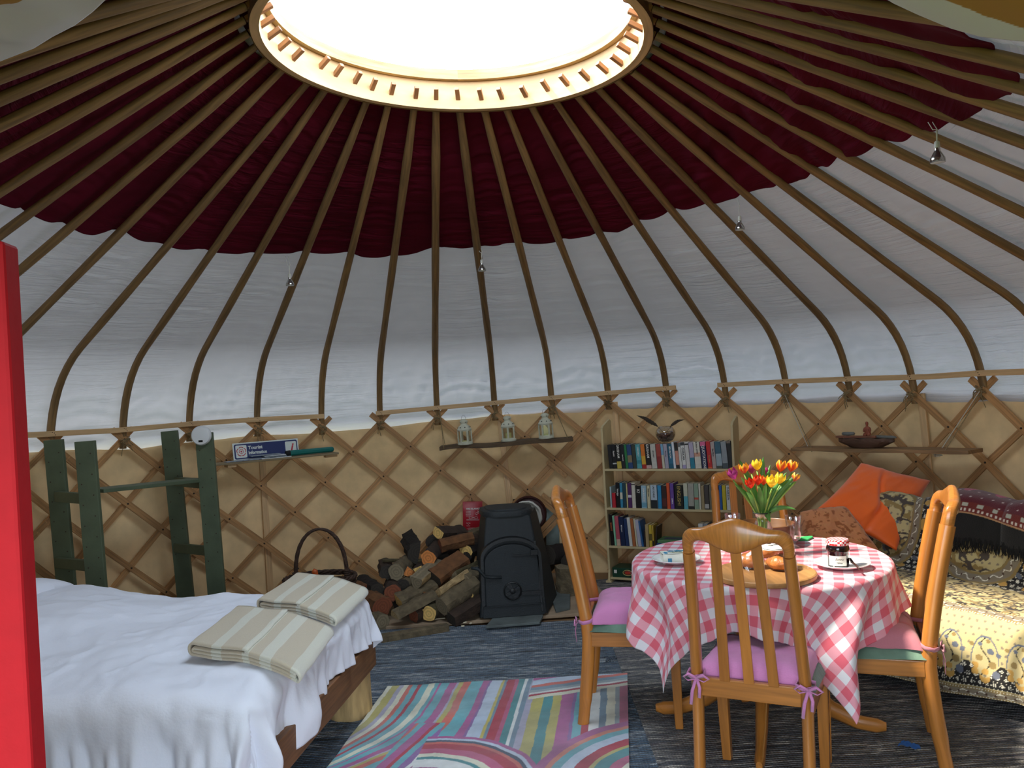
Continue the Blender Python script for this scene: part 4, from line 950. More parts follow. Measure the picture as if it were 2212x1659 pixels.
def towel(label, pa, pb, pc, seed, zz=.625):
    """pa left front, pb right front, pc right back, seen points at the duvet's top"""
    A = gz(*pa, zz); B = gz(*pb, zz); Cc = gz(*pc, zz); W_ = (B-A).length; Dp = (Cc-B).length
    ex = (B-A).normalized(); ez = Vector((0, 0, 1)); ey = ez.cross(ex)
    if ey.dot(Cc-B) < 0: ey = -ey
    dy = (Cc-B); sh = dy.dot(ex)/Dp; 
    path = []        # (x, z) along the folded strip
    t_ = .013; lay = 4
    def turn(x, z, s):      # half circle upwards
        return [(x+s*t_*.5*math.sin(a), z+t_*.5*(1-math.cos(a))) for a in np.linspace(0, PI, 7)[1:]]
    x0, x1 = .006, W_
    path += [(x, 0) for x in np.linspace(x1*.62, x1-.008, 14)]; path += turn(x1-.008, 0, 1); path += [(x, t_) for x in np.linspace(x1-.016, x0+.010, 26)]
    path += turn(x0+.010, t_, -1); path += [(x, 2*t_) for x in np.linspace(x0+.02, x1-.010, 26)]; path += turn(x1-.010, 2*t_, 1) if False else []
    path = [(x, 0) for x in np.linspace(x0+.02, x1-.012, 26)][::-1]      # bottom, right to left
    path = path+turn(x0+.012, 0, -1)+[(x, t_) for x in np.linspace(x0+.02, x1-.02, 26)]
    path = path+[(x1-.008, t_)]
    # outer wrap on top: comes round the left fold again
    p2 = [(x1-.010, -t_*.9)]+[(x, -t_*.9) for x in np.linspace(x1-.02, x0, 22)]+[(x0-t_*1.35*math.sin(a)*1.0, -t_*.9+t_*1.6*(1-math.cos(a))) for a in np.linspace(0, PI, 9)[1:]]
    p2 += [(x, 2.3*t_) for x in np.linspace(x0+.01, x1*.55, 14)]
    p3 = [(x1*.52, 1.62*t_)]+[(x, 1.62*t_) for x in np.linspace(x1*.56, x1-.015, 14)]+[(x1-.012+t_*1.25*math.sin(a), 1.62*t_-t_*1.26*(1-math.cos(a))) for a in np.linspace(0, PI, 9)[1:]]
    root = thing('folded_towel', label, 'towel', A, rot=(0, 0, math.atan2(ex.y, ex.x)), group='folded towels at the foot of the bed')
    flipy = 1 if ez.cross(ex).dot(ey) > 0 else -1
    for kk, pth in enumerate((path, p2+[], p3)):
        n = len(pth); nd = 26; L_ = np.r_[0, np.cumsum([math.dist(pth[i], pth[i+1]) for i in range(n-1)])]; L_ = L_/L_[-1]
        Pp = np.zeros((nd, n, 3)); uv = np.zeros((nd, n, 2))
        for j in range(nd):
            v = j/(nd-1)
            for i in range(n):
                x, z = pth[i]; bend = -.55*max(0, x-W_*.55)**1.6-.25*max(0, W_*.2-x)*0
                wobx = .004*float(vnoise(v*6+kk*3, i*.0+seed, 3))*(1 if kk else .5)
                edge = (1.5+float(vnoise(v*5, kk+seed, 4))*1.2)*.002
                Pp[j, i] = (x+sh*Dp*v+wobx, flipy*(Dp*v), z+bend+.016+.002*math.sin(x*30+v*5+seed)+edge*(kk == 1)*0)
                uv[j, i] = (v, x/W_ if kk != 1 else (x/W_))
        o = npgrid(['fold', 'wrap', 'flap'][kk], Pp, m_towel, root, uv=uv, solid=.0085)
    return root
towel('beige and pale striped folded towel nearest the door on the white duvet', (412, 1418), (643, 1447), (700, 1360), 1, .600)
towel('beige and pale striped folded towel lying behind the other one on the duvet', (560, 1318), (724, 1336), (780, 1276), 2, .600)
# ================================================================ green wooden frame
m_green = mat('green_paint', '535f48', .6, noise=.14, nscale=7, bump=.1, bscale=60)
gf = thing('green_wooden_frame', 'dark green painted open timber frame standing behind the bed', 'timber frame', (-2.1, 1.9, .0))
def fpost(tx, ty, bx, by, Y, w=.108, name='post'):
    a = gy(tx, ty, Y); b = gy(bx, by, Y); d = (a-b).normalized(); foot = b-d*((b.z-.0)/d.z); m = M(); m.bar(foot-Vector(gf.location), a-Vector(gf.location), w, .032, up=(0, 1, 0)); o = m.build(name, m_green, gf, bevel=.003)
    for zz_ in np.linspace(.55, 1.25, 7):
        p = foot+d*(zz_/d.z)-Vector(gf.location); s_ = M()
        for dx in (-.03, .03): M().lathe([(.004, 0), (.004, .001)], 6, T(p.x+dx, p.y-.0165, p.z+.9*dx) @ rot('X', PI/2)).build('screw', m_bolt, o)
    return o
YB = gc(116, 1100, 2.93).y; YC = gc(380, 1100, 2.93).y; YA = YB-.26; YD = YC-.30
fpost(184, 953, 208, 1250, YA); fpost(116, 950, 142, 1245, YB); fpost(366, 931, 397, 1245, YC); fpost(441, 935, 466, 1250, YD)
def fboard(p, q, w, t, up, name): m = M(); m.bar(Vector(p)-Vector(gf.location), Vector(q)-Vector(gf.location), w, t, up=up); return m.build(name, m_green, gf, bevel=.003)
fboard(gy(206, 1060, YA+.08), gy(432, 1036, YD+.08), .16, .022, (0, 0, 1), 'shelf_board')
for (za, zb) in ((1072, 1078), (1215, 1222)):
    fboard(gy(122, za, YB-.02), gy(196, zb, YA+.02), .03, .06, (0, 0, 1), 'side_rail'); fboard(gy(380, za-32, YC-.02), gy(452, zb-32, YD+.02), .03, .06, (0, 0, 1), 'side_rail')
al = thing('alarm', 'round white carbon monoxide alarm on top of the right green post', 'alarm', gy(435, 941, YD-.036), rot=(PI/2, 0, 0))
m = M(); m.lathe([(.055, -.018), (.060, -.012), (.062, .006), (.054, .018), (.02, .021), (.001, .021)], 32); m.build('housing', mat('white_plastic', 'e4e6e8', .4), al, smooth=True, angle=40)
m = M(); m.box((.0, -.034, .0195), (.026, .013, .002)); m.build('display', m_dark, al)
m = M(); m.box((.040, -.004, .0165), (.011, .008, .001)); m.box((-.036, .004, .0175), (.012, .004, .001)); m.tube([(.004, .026, .0195), (.008, .020, .0198), (.006, .012, .0202)], .0008, 4); m.build('button', mat('grey_print', '8a8f94', .6), al)
# ================================================================ red door leaf, opened inwards on the left
dl = thing('door_leaf', 'bright red painted door leaf standing open at the left edge', 'door', (-.475, -3.05, 0.02), 0)
fe = Vector((-.474, -2.733, 0)); hg = Vector((-.93, -2.79, 0)); dl.location = (hg.x, hg.y, .02)
dd_ = (fe-hg); an_ = math.atan2(dd_.y, dd_.x); Ld = dd_.length; dl.rotation_euler = (0, 0, an_)
def lb(x0, x1, y0, y1, z0, z1, name, par, bev=.004, m=None): q = M(); q.box(((x0+x1)/2, (y0+y1)/2, (z0+z1)/2), (x1-x0, y1-y0, z1-z0)); return q.build(name, m or m_red, par, bevel=bev)
lb(.05, Ld-.05, .010, .030, .02, 1.67, 'panel', dl)
lb(Ld-.07, Ld, 0, .038, 0, 1.70, 'stile', dl); lb(0, .07, 0, .038, 0, 1.70, 'stile', dl)
for z_ in (0, .80, 1.605): lb(.07, Ld-.07, 0.002, .036, z_, z_+.095, 'rail', dl)
for z_ in (.35, 1.45):
    q = M(); q.box((-.006, -.004, z_), (.05, .012, .09)); q.build('hinge', m_bolt, dl)
# ================================================================ left shelf with sign
m_shelfw = wood('grey_board', '8b7a5c', .25, .7); m_oldw = wood('weathered_plank', '5e4b36', .35, .8)
def plank(label, name, pL, pR, rho, depth, th, m, wavy=0., rot_extra=0.):
    a = gc(*pL, rho-depth); b = gc(*pR, rho-depth); d = (b-a); L_ = d.length; an = math.atan2(d.y, d.x); a = a+Vector((-math.sin(an), math.cos(an), 0))*depth; t = thing(name, label, 'shelf', a, rot=(0, -math.asin(d.z/L_), an))
    n = 40; q = M(); vs = []; uvs = []
    for i in range(n+1):
        x = L_*i/n; w0 = wavy*(.03*math.sin(i*.16+.6)+.012*math.sin(i*.45)); f0 = -depth*(1)+w0; 
        for y, z in ((f0, -th), (0, -th), (0, 0), (f0, 0)): vs.append((x, y+depth*.0, z+wavy*.004*math.sin(i*.3))); uvs.append((y+z, x))
    fs = [(0, 1, 2, 3), (n*4+3, n*4+2, n*4+1, n*4)]
    for i in range(n):
        for k in range(4): fs.append((i*4+k, (i+1)*4+k, (i+1)*4+(k+1) % 4, i*4+(k+1) % 4))
    q._add(vs, [f[::-1] for f in fs], uvs); q.build('board', m, t, bevel=.002); t['len'] = L_
    return t, a, b, an, L_
sh1, A1, B1, an1, L1 = plank('narrow thin shelf on the trellis carrying the sign, left of the lanterns', 'wall_shelf', (458, 1003), (732, 977), R-.10, .13, .014, m_shelfw)
M().box((.14, -.06, -.026), (.06, .10, .022)).build('support_block', m_pine, sh1, bevel=.002); M().box((L1-.04, -.06, -.025), (.09, .05, .02)).build('support_block', m_pine, sh1, bevel=.002)
def on1(x, y, z=0): return sh1.matrix_basis @ Vector((x, y, z))
bpy.context.view_layer.update()
def place(root, sh, x, y, z=0., rz=0., tilt=0.):
    root.matrix_basis = sh.matrix_basis @ T(x, y, z) @ rot('Z', rz) @ rot('X', tilt)
m_navy = mat('sign_navy', '1d2f66', .35); m_signw = mat('sign_white', 'dfe6e0', .35); m_signr = mat('sign_red', 'c2303f', .4)
sg = thing('tourist_sign', 'small blue and white tourist information sign with a red rose emblem', 'sign')
px_m = L1/(732-458)
place(sg, sh1, (509-458)*px_m, -.035, 0, 0, math.radians(-10))
SW, SHh = (647-505)*px_m*1.0, .125
def rrect(w, h, r, x=0, y=0, n=5):
    pts = []
    for cx0, cy0, a0 in ((w/2-r, h/2-r, 0), (-w/2+r, h/2-r, 90), (-w/2+r, -h/2+r, 180), (w/2-r, -h/2+r, 270)):
        for k in range(n+1): a = math.radians(a0+90*k/n); pts.append((x+cx0+r*math.cos(a), y+cy0+r*math.sin(a)))
    return pts
FX = T(SW/2, 0, SHh/2) @ rot('X', PI/2)       # face plane: x right, y up, z towards the room
m = M(); m.prism(rrect(SW, SHh, .004), .006, FX); m.build('panel', m_signw, sg)
m = M(); m.prism(rrect(SW-.018, SHh-.018, .012), .0015, FX @ T(0, 0, .006)); m.build('blue_field', m_navy, sg)
bxl = -SW/2+.058; M().prism(rrect(.078, SHh-.036, .008, bxl), .0012, FX @ T(0, 0, .0075)).build('white_square', m_signw, sg); M().prism(rrect(.082, SHh-.036, .008, SW/2-.058), .0012, FX @ T(0, 0, .0075)).build('white_square', m_signw, sg)
m = M(); zf = .0090
for ring_, rr_, w_ in ((0, .029, .0055), (1, .014, .004)):
    for k in range(5):
        a0 = PI/2+2*PI*k/5+(PI/5 if ring_ else 0); pts = [(bxl+rr_*math.cos(a0+t)*(1+.10*math.cos(t*2.8)), rr_*math.sin(a0+t)*(1+.10*math.cos(t*2.8)), zf) for t in np.linspace(-.52, .52, 9)]
        m.tube([tuple((FX @ Vector(p))) for p in pts], w_/2, 6)
m.lathe([(.006, 0), (.006, .001)], 12, FX @ T(bxl, 0, zf)); m.build('rose_emblem', m_signr, sg)
lettering('Tourist', .034, m_signw, sg, FX @ T(-SW/2+.108, .022, .0078), align='LEFT', bold=.0010); lettering('Information', .034, m_signw, sg, FX @ T(-SW/2+.108, -.014, .0078), align='LEFT', bold=.0010, sx=.82)
lettering('i', .075, m_signr, sg, FX @ T(SW/2-.055, .0, .0092), shear=.3, bold=.0025)
m_teal = mat('teal_plastic', '0b6e68', .35); 
tu = thing('torch', 'long teal tube with a black end lying on the left shelf', 'torch'); place(tu, sh1, (618-458)*px_m, -.085, .024)
L_ = (726-618)*px_m; m = M(); m.tube([(.025, 0, 0), (L_-.02, 0, 0), (L_-.008, 0, 0), (L_, 0, 0)], [.021, .021, .018, .006], 8); m.build('tube', m_teal, tu, smooth=True, angle=40); m = M(); m.tube([(-.006, 0, 0), (.026, 0, 0)], [.018, .0215], 12); m.build('end_cap', m_dark, tu, smooth=True, angle=40)
m_paper = mat('paper', 'd9dde0', .7, noise=.12, nscale=40)
m_leaf = mat('leaflet_grey', '8b95a0', .5, noise=.5, nscale=30)
for k, (x0_, x1_, z_, y_, rr_, mm, lab) in enumerate([(487, 560, .004, -.095, .03, m_leaf, 'pale leaflet sticking out over the left end of the shelf'), (540, 580, .006, -.07, -.04, m_paper, 'grey leaflet lying under the sign on the left shelf'),
      (561, 625, .003, -.090, .0, m_paper, 'white leaflet under the stack in front of the sign'), (567, 615, .012, -.088, .05, m_leaf, 'glossy leaflet in the stack before the sign, second from the bottom'), (568, 614, .020, -.085, -.03, m_paper, 'white leaflet in the stack before the sign, next to the top'),
      (540, 604, .028, -.08, .02, m_leaf, 'topmost grey leaflet leaning on the sign')]):
    q = M(); w_ = (x1_-x0_)*px_m; q.box((0, 0, 0), (w_, .07, .005)); o = q.build('leaflet', mm, bevel=.001); place(o, sh1, ((x0_+x1_)/2-458)*px_m, y_, z_, rr_); tag(o, lab, 'leaflet', 'leaflets on the left shelf')
# ================================================================ lantern shelf
sh2, A2, B2, an2, L2 = plank('dark weathered plank shelf hung on twine, holding three lanterns', 'hanging_shelf', (948, 966), (1238, 944), R-.10, .16, .030, m_oldw, 1.5)
def cord(par_name, pts, r, m, parent, name='twine'): q = M(); q.tube(pts, r, 6); return q.build(name, m, parent, smooth=True)
inv2 = sh2.matrix_basis.inverted()
for (sx, sy), (tx, ty) in (((.035, -.03), (948, 888)), ((.035, -.14), (950, 888)), ((L2-.04, -.03), (1195, 875)), ((L2-.045, -.14), (1196, 872))):
    top_ = inv2 @ gc(tx, ty, R-.065); cord('', [(sx, sy, -.025), (sx, sy, 0), tuple(Vector((sx, sy, 0)).lerp(top_, .5)+Vector((0, -.004, 0))), tuple(top_)], .0028, m_twine, sh2)
m_lant = mat('lantern_cream', 'cfcfba', .45, noise=.12, nscale=25, bump=.08, bscale=60); m_pane = glass('lantern_pane', (.95, .97, .95)); m_cand = mat('candle_wax', 'd8d08a', .6)
def lantern(label, turn, candle):
    t = thing('lantern', label, 'lantern', group='cream metal candle lanterns on the hanging shelf'); H_ = .108
    m = M(); m.lathe([(.0, 0), (.046, 0), (.047, .004), (.047, .012), (.042, .016), (.0, .016)], 28, cap=False); m.build('base', m_lant, t, smooth=True, angle=40)
    m = M(); m.lathe([(.041, .100), (.044, .104), (.044, .112), (.040, .116), (.034, .130), (.022, .141), (.019, .150), (.022, .155), (.025, .163), (.022, .174), (.010, .181), (.001, .183)], 28); rf = m.build('roof', m_lant, t, smooth=True, angle=50)
    for k in range(8):
        a = 2*PI*k/8+.2; q = M(); q.lathe([(.0032, 0), (.0032, .002)], 8, rot('Z', a) @ T(.0375, 0, .124) @ rot('Y', math.radians(65))); q.build('vent_hole', m_dark, rf)
    for k in range(4):
        a = 2*PI*k/4+.5; q = M(); q.lathe([(.003, 0), (.003, .002)], 8, rot('Z', a) @ T(.0235, 0, .160) @ rot('Y', math.radians(95))); q.build('vent_hole', m_dark, rf)
    n = 6
    for k in range(n):
        a0 = turn+2*PI*k/n; a1 = turn+2*PI*(k+1)/n; p = Vector((.041*math.cos(a0), .041*math.sin(a0), 0)); p2 = Vector((.041*math.cos(a1), .041*math.sin(a1), 0)); d = p2-p
        m = M(); m.bar(p+d*.03+Vector((0, 0, .016)), p+d*.03+Vector((0, 0, .104)), .006, .006); m.bar(p2-d*.10+Vector((0, 0, .018)), p2-d*.10+Vector((0, 0, .102)), .004, .004); m.bar(p+Vector((0, 0, .020)), p2+Vector((0, 0, .020)), .004, .006); m.bar(p+Vector((0, 0, .099)), p2+Vector((0, 0, .099)), .004, .006); fr_ = m.build('window_frame', m_lant, t)
        m = M(); m._add([p+d*.08+Vector((0, 0, .02)), p2-d*.08+Vector((0, 0, .02)), p2-d*.08+Vector((0, 0, .1)), p+d*.08+Vector((0, 0, .1))], [(0, 1, 2, 3)]); m.build('pane', m_pane, fr_)
    m = M(); m.tube([(.014*math.cos(s)*1.0, 0, .178+.032*math.sin(s)) for s in np.linspace(0, PI, 12)], .0009, 5); m.build('wire_handle', mat('wire', '77766a', .4, metal=.8), t, smooth=True)
    m = M(); m.lathe([(.019, .016), (.019, .060 if candle else .028), (.001, .060 if candle else .028)], 16); m.build('candle', m_cand, t, smooth=True, angle=40)
    return t
for (px, lab, tr_, cd) in ((1004, 'leftmost cream lantern with clear panes on the hanging shelf', -.55, 0), (1099, 'middle cream lantern with a yellow candle inside on the hanging shelf', -1.05, 1), (1181, 'rightmost cream lantern with a leaf inside, under the twine of the shelf', -.55, 0)):
    lt = lantern(lab, -PI/2+tr_, cd); place(lt, sh2, (px-948)*L2/290, -.085, .001); lt.scale = (1.28, 1.28, 1.08)
    if px == 1181: m = M(); m._add([(-.002, -.036, .095), (.022, -.030, .098), (.014, -.033, .070)], [(0, 1, 2)]); m.build('dry_leaf', mat('dry_leaf', '8a6a50', .8), lt)
# ================================================================ right shelf
sh3, A3, B3, an3, L3 = plank('long brown plank shelf hung on string above the sofa', 'hanging_shelf', (1706, 968), (2090, 973), R-.09, .17, .022, wood('brown_plank', '8f6e4a', .3, .75), .5)
inv3 = sh3.matrix_basis.inverted(); m_string = mat('white_string', 'c9c4b4', .8)
for (sx, sy), (tx, ty), mm in (((.04, -.03), (1695, 852), m_string), ((.15, -.14), (1698, 852), m_twine), ((L3-.22, -.03), (2116, 845), m_string), ((L3-.14, -.14), (2122, 845), m_twine)):
    top_ = inv3 @ gc(tx, ty, R-.065); cord('', [(sx, sy, -.026), (sx, sy, 0), tuple(top_)], .0024, mm, sh3)
m = M(); rn = random.Random(5); m.tube([(L3-.22+rn.uniform(-.03, .03), -.1+rn.uniform(-.02, .02), -.035+rn.uniform(-.01, .01)) for k in range(14)], .0025, 5); m.build('string_knot', m_string, sh3)
m_boat = mat('boat_wood', '5a4032', .6, noise=.25, nscale=14, bump=.3); m_terra = mat('terracotta', '8c4a34', .7, noise=.2, nscale=40)
k3 = L3/384
bo = thing('wooden_bowl', 'dark carved wooden boat shaped bowl with scalloped rim on the right shelf', 'bowl'); place(bo, sh3, (1872-1706)*k3, -.085, 0)
def boat(u, v):
    th = 2*PI*u; rr_ = [.0, .55, .80, 1.0, 1.0, .93, .75][round(v*6)]; z_ = [.0, .002, .022, .040, .062, .062, .040][round(v*6)]
    return (.190*math.cos(th)*rr_*(1+.02*math.cos(8*th)), .058*math.sin(th)*rr_, z_+.004*math.cos(10*th)*(v > .4 and v < .9))
m = M(); m.grid(boat, 56, 6, closed_u=True); m.build('hull', m_boat, bo, smooth=True, angle=45)
o = M().bar((-.185, -.03, .073), (.10, -.035, .073), .03, .014).build('wooden_bar', mat('red_wood', '7d4f3b', .6, noise=.2), bevel=.003); place(o, sh3, (1872-1706)*k3, -.085, 0); tag(o, 'reddish flat wooden bar lying across the carved bowl', 'wooden bar')
m = M(); m.tube([(.09, -.03, .072), (.20, -.03, .070), (.225, -.03, .068)], [.010, .010, .004], 10); o = m.build('stone_point', mat('grey_stone', '6f716c', .7, noise=.2), smooth=True); place(o, sh3, (1872-1706)*k3, -.085, 0); tag(o, 'grey tapering stone at the right end of the carved bowl', 'stone')
m = M(); m.lathe([(.001, -.011), (.04, -.008), (.046, 0), (.038, .010), (.001, .012)], 18, T(-.10, -.03, .092) @ Matrix.Diagonal((1, .6, 1, 1))); o = m.build('pebble', MATS['grey_stone'], smooth=True); place(o, sh3, (1872-1706)*k3, -.085, 0); tag(o, 'flat grey pebble on the reddish wooden bar', 'pebble')
fg = thing('seated_figure', 'small terracotta seated figure with clasped hands on the wooden bar', 'figurine'); place(fg, sh3, (1884-1706)*k3, -.118, .0815)
bm_v = [(0, 0, .004), (0, 0, .022), (0, 0, .046), (0, 0, .056), (0, .0, .064), (0, 0, .078), (-.017, 0, .044), (-.024, -.004, .026), (-.008, -.017, .026), (.017, 0, .044), (.024, -.004, .026), (.008, -.017, .026), (-.022, -.006, .005), (.022, -.006, .005), (0, -.020, .006), (0, 0, .088)]
bm_e = [(0, 1), (1, 2), (2, 3), (3, 4), (4, 5), (5, 15), (2, 6), (6, 7), (7, 8), (2, 9), (9, 10), (10, 11), (0, 12), (0, 13), (12, 14)]
rad_ = [.018, .014, .015, .006, .008, .011, .008, .006, .0045, .008, .006, .0045, .011, .011, .008, .006]
me = bpy.data.meshes.new('body'); me.from_pydata(bm_v, bm_e, []); ob = bpy.data.objects.new('body', me); COL.objects.link(ob); ob.parent = fg; me.materials.append(m_terra)
sk_ = ob.modifiers.new('k', 'SKIN'); [setattr(me.skin_vertices[0].data[i], 'radius', (r_, r_)) for i, r_ in enumerate(rad_)]; me.skin_vertices[0].data[0].use_root = True; ob.modifiers.new('s', 'SUBSURF').render_levels = 2; sk_.use_smooth_shade = True
# ================================================================ basket behind the bed
m_wick = mat('dark_wicker', '3a2619', .8, noise=.4, nscale=60, bump=.6, bscale=90)
bk0 = gy(692, 1262, 1.52); bs = thing('wicker_basket', 'dark brown wicker basket with a tall hooped handle behind the bed', 'basket', (bk0.x, bk0.y, .024))
hb_ = bk0.z-.024+.03
m = M(); nrow = 16
for k in range(nrow):
    z_ = .01+(hb_-.01)*k/(nrow-1); rx = .155+.055*(z_/hb_)**.7; ry = .115+.04*(z_/hb_)**.7; ph0 = PI*(k % 2)
    m.tube([((rx+.006*math.sin(18*t/1+ph0))*math.cos(t), (ry+.006*math.sin(18*t+ph0))*math.sin(t), z_+.004*math.sin(3*t)+(.0)) for t in np.linspace(0, 2*PI, 73)[:-1]], .0085, 5, closed=True)
m.build('woven_side', m_wick, bs, smooth=True)
m = M()
for w_ in range(3):
    m.tube([((.212+.008*math.cos(9*t+w_*2.1))*math.cos(t), (.158+.008*math.cos(9*t+w_*2.1))*math.sin(t), hb_+.010+.008*math.sin(9*t+w_*2.1)) for t in np.linspace(0, 2*PI, 73)[:-1]], .008, 5, closed=True)
m.build('rim', m_wick, bs, smooth=True)
m = M()
for w_ in range(4):
    m.tube([(-.155*math.cos(t)+.006*math.cos(7*t+w_*1.6)+.01, .006*math.sin(7*t+w_*1.6), hb_-.02+.325*math.sin(t)**.75) for t in np.linspace(.02, PI-.02, 40)], .0075, 6)
for sx in (-1, 1):
    for k in range(4): m.tube([(sx*.155+.01+.016*math.cos(t), .016*math.sin(t), hb_+.012*k+.01) for t in np.linspace(0, 2*PI, 12)[:-1]], .006, 5, closed=True)
m.build('handle', m_wick, bs, smooth=True)
m = M(); m.lathe([(.12, 0), (.14, .01)], 24, Matrix.Diagonal((1.1, .85, 1, 1))); m.build('bottom', m_wick, bs)
m = M(); m.tube([(.005, -.05, hb_-.12), (.0, -.055, hb_), (-.010, -.058, hb_+.035), (-.018, -.06, hb_+.062), (-.012, -.06, hb_+.075)], [.011, .012, .014, .019, .012], 10, flat=(1, .7)); o = m.build('tool_handle', mat('orange_plastic', 'b5521c', .5), smooth=True); o.location = bs.location; tag(o, 'orange plastic tool handle sticking up out of the wicker basket', 'tool handle')
# ================================================================ hanging spot lamps
m_chrome = mat('lamp_chrome', 'c8c8c4', .18, metal=.9); m_cordw = mat('white_cord', 'dcdcd4', .6)
def bulb(label, px, py, t_roof, n2=2):
    # hangs from the pole surface above it
    ph_, t_ = roof_t_at(px, py, -.12); d = ray(px, py); P0 = None
    Q = roof(np.array([t_]), ph_, -.12)[0]; r_ = math.hypot(Q[0], Q[1]); 
    # intersect ray with vertical distance slightly under the roof
    P0 = gc(px, py, r_); root = thing('hanging_bulb', label, 'lamp', (P0.x, P0.y, P0.z-.02), group='small reflector bulbs hanging from the roof poles')
    m = M(); m.lathe([(.0245, -.012), (.0255, -.006), (.0235, .004), (.015, .020), (.010, .028), (.010, .038)], 24, cap=True); m.build('reflector', m_chrome, root, smooth=True, angle=40)
    m = M(); m.lathe([(.0225, -.0125), (.001, -.0135)], 20, cap=False); m.build('lens', mat('lens', 'd8dcdc', .2), root, smooth=True)
    m = M(); m.lathe([(.010, .038), (.009, .058), (.006, .062)], 16); m.build('socket', mat('white_ceramic', 'd5d5cc', .4), root, smooth=True, angle=40)
    up = .062; top = up+t_roof
    for s_ in range(n2):
        m = M(); m.tube([(0, 0, up-.003), (.004*s_, 0, up+.04), ((-.010 if s_ else .006), .004, up+.3*(top-up)+.02), ((-.022 if s_ else -.006), .01, top)], .0016, 6); m.build('cord', m_cordw, root, smooth=True)
    return root
bulb('silver reflector bulb hanging on a white cord, leftmost of the four', 626, 606, .11)
bulb('silver reflector bulb hanging above the middle lantern', 1041, 575, .10)
bulb('silver reflector bulb hanging above the tulips near the maroon hem', 1598, 484, .11, 1)
bulb('silver reflector bulb hanging at the far right above the carved figure', 2025, 331, .07)
# ================================================================ bookcase and books
m_case = mat('cream_paint', 'cdb98c', .6, noise=.08, nscale=8, bump=.08, bscale=40)
# front edge line of the case on the floor: left foot and right side
PLc = gz(1315, 1262, 0); sc_ = gc(1591, 1080, 2.70)
ang_c = math.atan2(sc_.y-PLc.y, sc_.x-PLc.x)+math.radians(3.5); BKW = math.hypot(sc_.x-PLc.x, sc_.y-PLc.y)*.985
bc = thing('bookcase', 'cream painted open bookcase full of paperbacks right of the stove', 'bookcase', PLc+Vector((0, 0, .009)), ang_c)
def caz(px, py):        # height above the case's floor of a pixel on its front plane
    d = ray(px, py); n = Vector((math.sin(ang_c), -math.cos(ang_c), 0)); o_ = Vector(CO)-PLc; t = -(o_.dot(n))/(Vector(d).dot(n)); p = Vector(CO)+Vector(d)*t
    loc_ = rot('Z', -ang_c) @ (p-PLc); return loc_.x, loc_.z-.009
BD = .19
x1_, z1_ = caz(1306, 1010); x2_, z2_ = caz(1313, 1097); x3_, z3_ = caz(1316, 1179); x0_, z0_ = caz(1303, 918); x4_, z4_ = caz(1589, 908)
ZS = [.045, caz(1318, 1179)[1], caz(1316, 1097)[1], caz(1312, 1013)[1]]; ZTOP = (z0_+z4_)/2
def cbox(name, x0, x1, z0, z1, y0=0, y1=BD): q = M(); q.box(((x0+x1)/2, (y0+y1)/2, (z0+z1)/2), (x1-x0, y1-y0, z1-z0)); return q.build(name, m_case, bc, bevel=.002)
# shaped side panels
for sx in (0, BKW-.016):
    prof = [(0, 0), (BD, 0), (BD, ZTOP+.015), (BD-.03, ZTOP+.03), (.03, ZTOP-.01), (0, ZTOP-.03), (0, ZS[2]-.02), (.006, ZS[2]-.10), (.022, ZS[1]+.10), (.008, ZS[1]+.03), (.0, ZS[1]-.02), (.006, .10), (-.006, .05), (-.012, .0)]
    q = M(); q.prism(prof, .016, T(sx, 0, 0) @ Matrix(((0, 0, 1, 0), (1, 0, 0, 0), (0, 1, 0, 0), (0, 0, 0, 1)))); q.build('side_panel', m_case, bc, bevel=.0015)
q = M(); 
for sx in (.008, BKW-.008): cbox('foot', sx-.022, sx+.022, -.004, .022, -.022, .05)
for z_ in ZS: cbox('shelf', .016, BKW-.016, z_-.016, z_)
m_pages = mat('book_pages', 'cfc0a0', .9, noise=.1, nscale=200, stretch=(1, 1, 8)); m_wtxt = mat('spine_white', 'e8e4da', .6); m_btxt = mat('spine_black', '1c1c1c', .6); m_gtxt = mat('spine_gold', 'b99f55', .5); m_otxt = mat('spine_orange', 'd2693a', .6)
def cm(h): return mat('cover_'+h, h, .42, noise=.07, nscale=60)
TXT = dict(w=m_wtxt, b=m_btxt, g=m_gtxt, o=m_otxt)
COVP = {}
def book(x, zs, w, h, cov, label, txt=None, tc='w', bandsx=(), lean=0., y=.012, dep=.125, grp='', small=False):
    """x left edge on the shelf, spine towards the room; bandsx = (from, to, colour) fractions of the height from the foot"""
    t = thing('book', label, 'book', group=grp)
    t.parent = None; t.matrix_basis = bc.matrix_basis @ T(x, y, zs) @ rot('Y', math.radians(-lean))
    m = M(); th = .0018
    m.box((w/2, th/2, h/2), (w, th, h)); m.box((th/2, dep/2, h/2), (th, dep, h)); m.box((w-th/2, dep/2, h/2), (th, dep, h)); m.build('cover', cm(cov), t, bevel=.0008)
    m = M(); m.box((w/2, dep/2+.001, h/2-.0008), (w-2*th, dep-.004, h-.004)); m.build('pages', m_pages, t)
    for a, b, c in bandsx: m = M(); m.box((w/2, -.0003, h*(a+b)/2), (w-.001, .0006, h*(b-a))); m.build('spine_band', cm(c), t)
    if txt:
        s_, size_, pos = txt; L_ = lettering(s_, min(w*.85, size_), TXT[tc], t, T(w/2, -.0008, h*pos) @ rot('X', PI/2) @ rot('Z', -PI/2), bold=.0004)
    return t
X0, Z0_ = 0, 0
def shelf_books(rows, zs, px0, py, grp, name):
    for r_ in rows:
        a, b, hf, cov, lab, *rest = r_; kw = rest[0] if rest else {}
        xa = caz(a, py)[0]; xb = caz(b, py)[0]; book(xa, zs+.0005, xb-xa-.0015, hf, cov, lab, grp=grp, **kw)
Zt, Z2, Z3, Zb = ZS[3], ZS[2], ZS[1], ZS[0]
def zx(v): return 1290+v/6.9125
def zy(v): return 1290+v/5.925
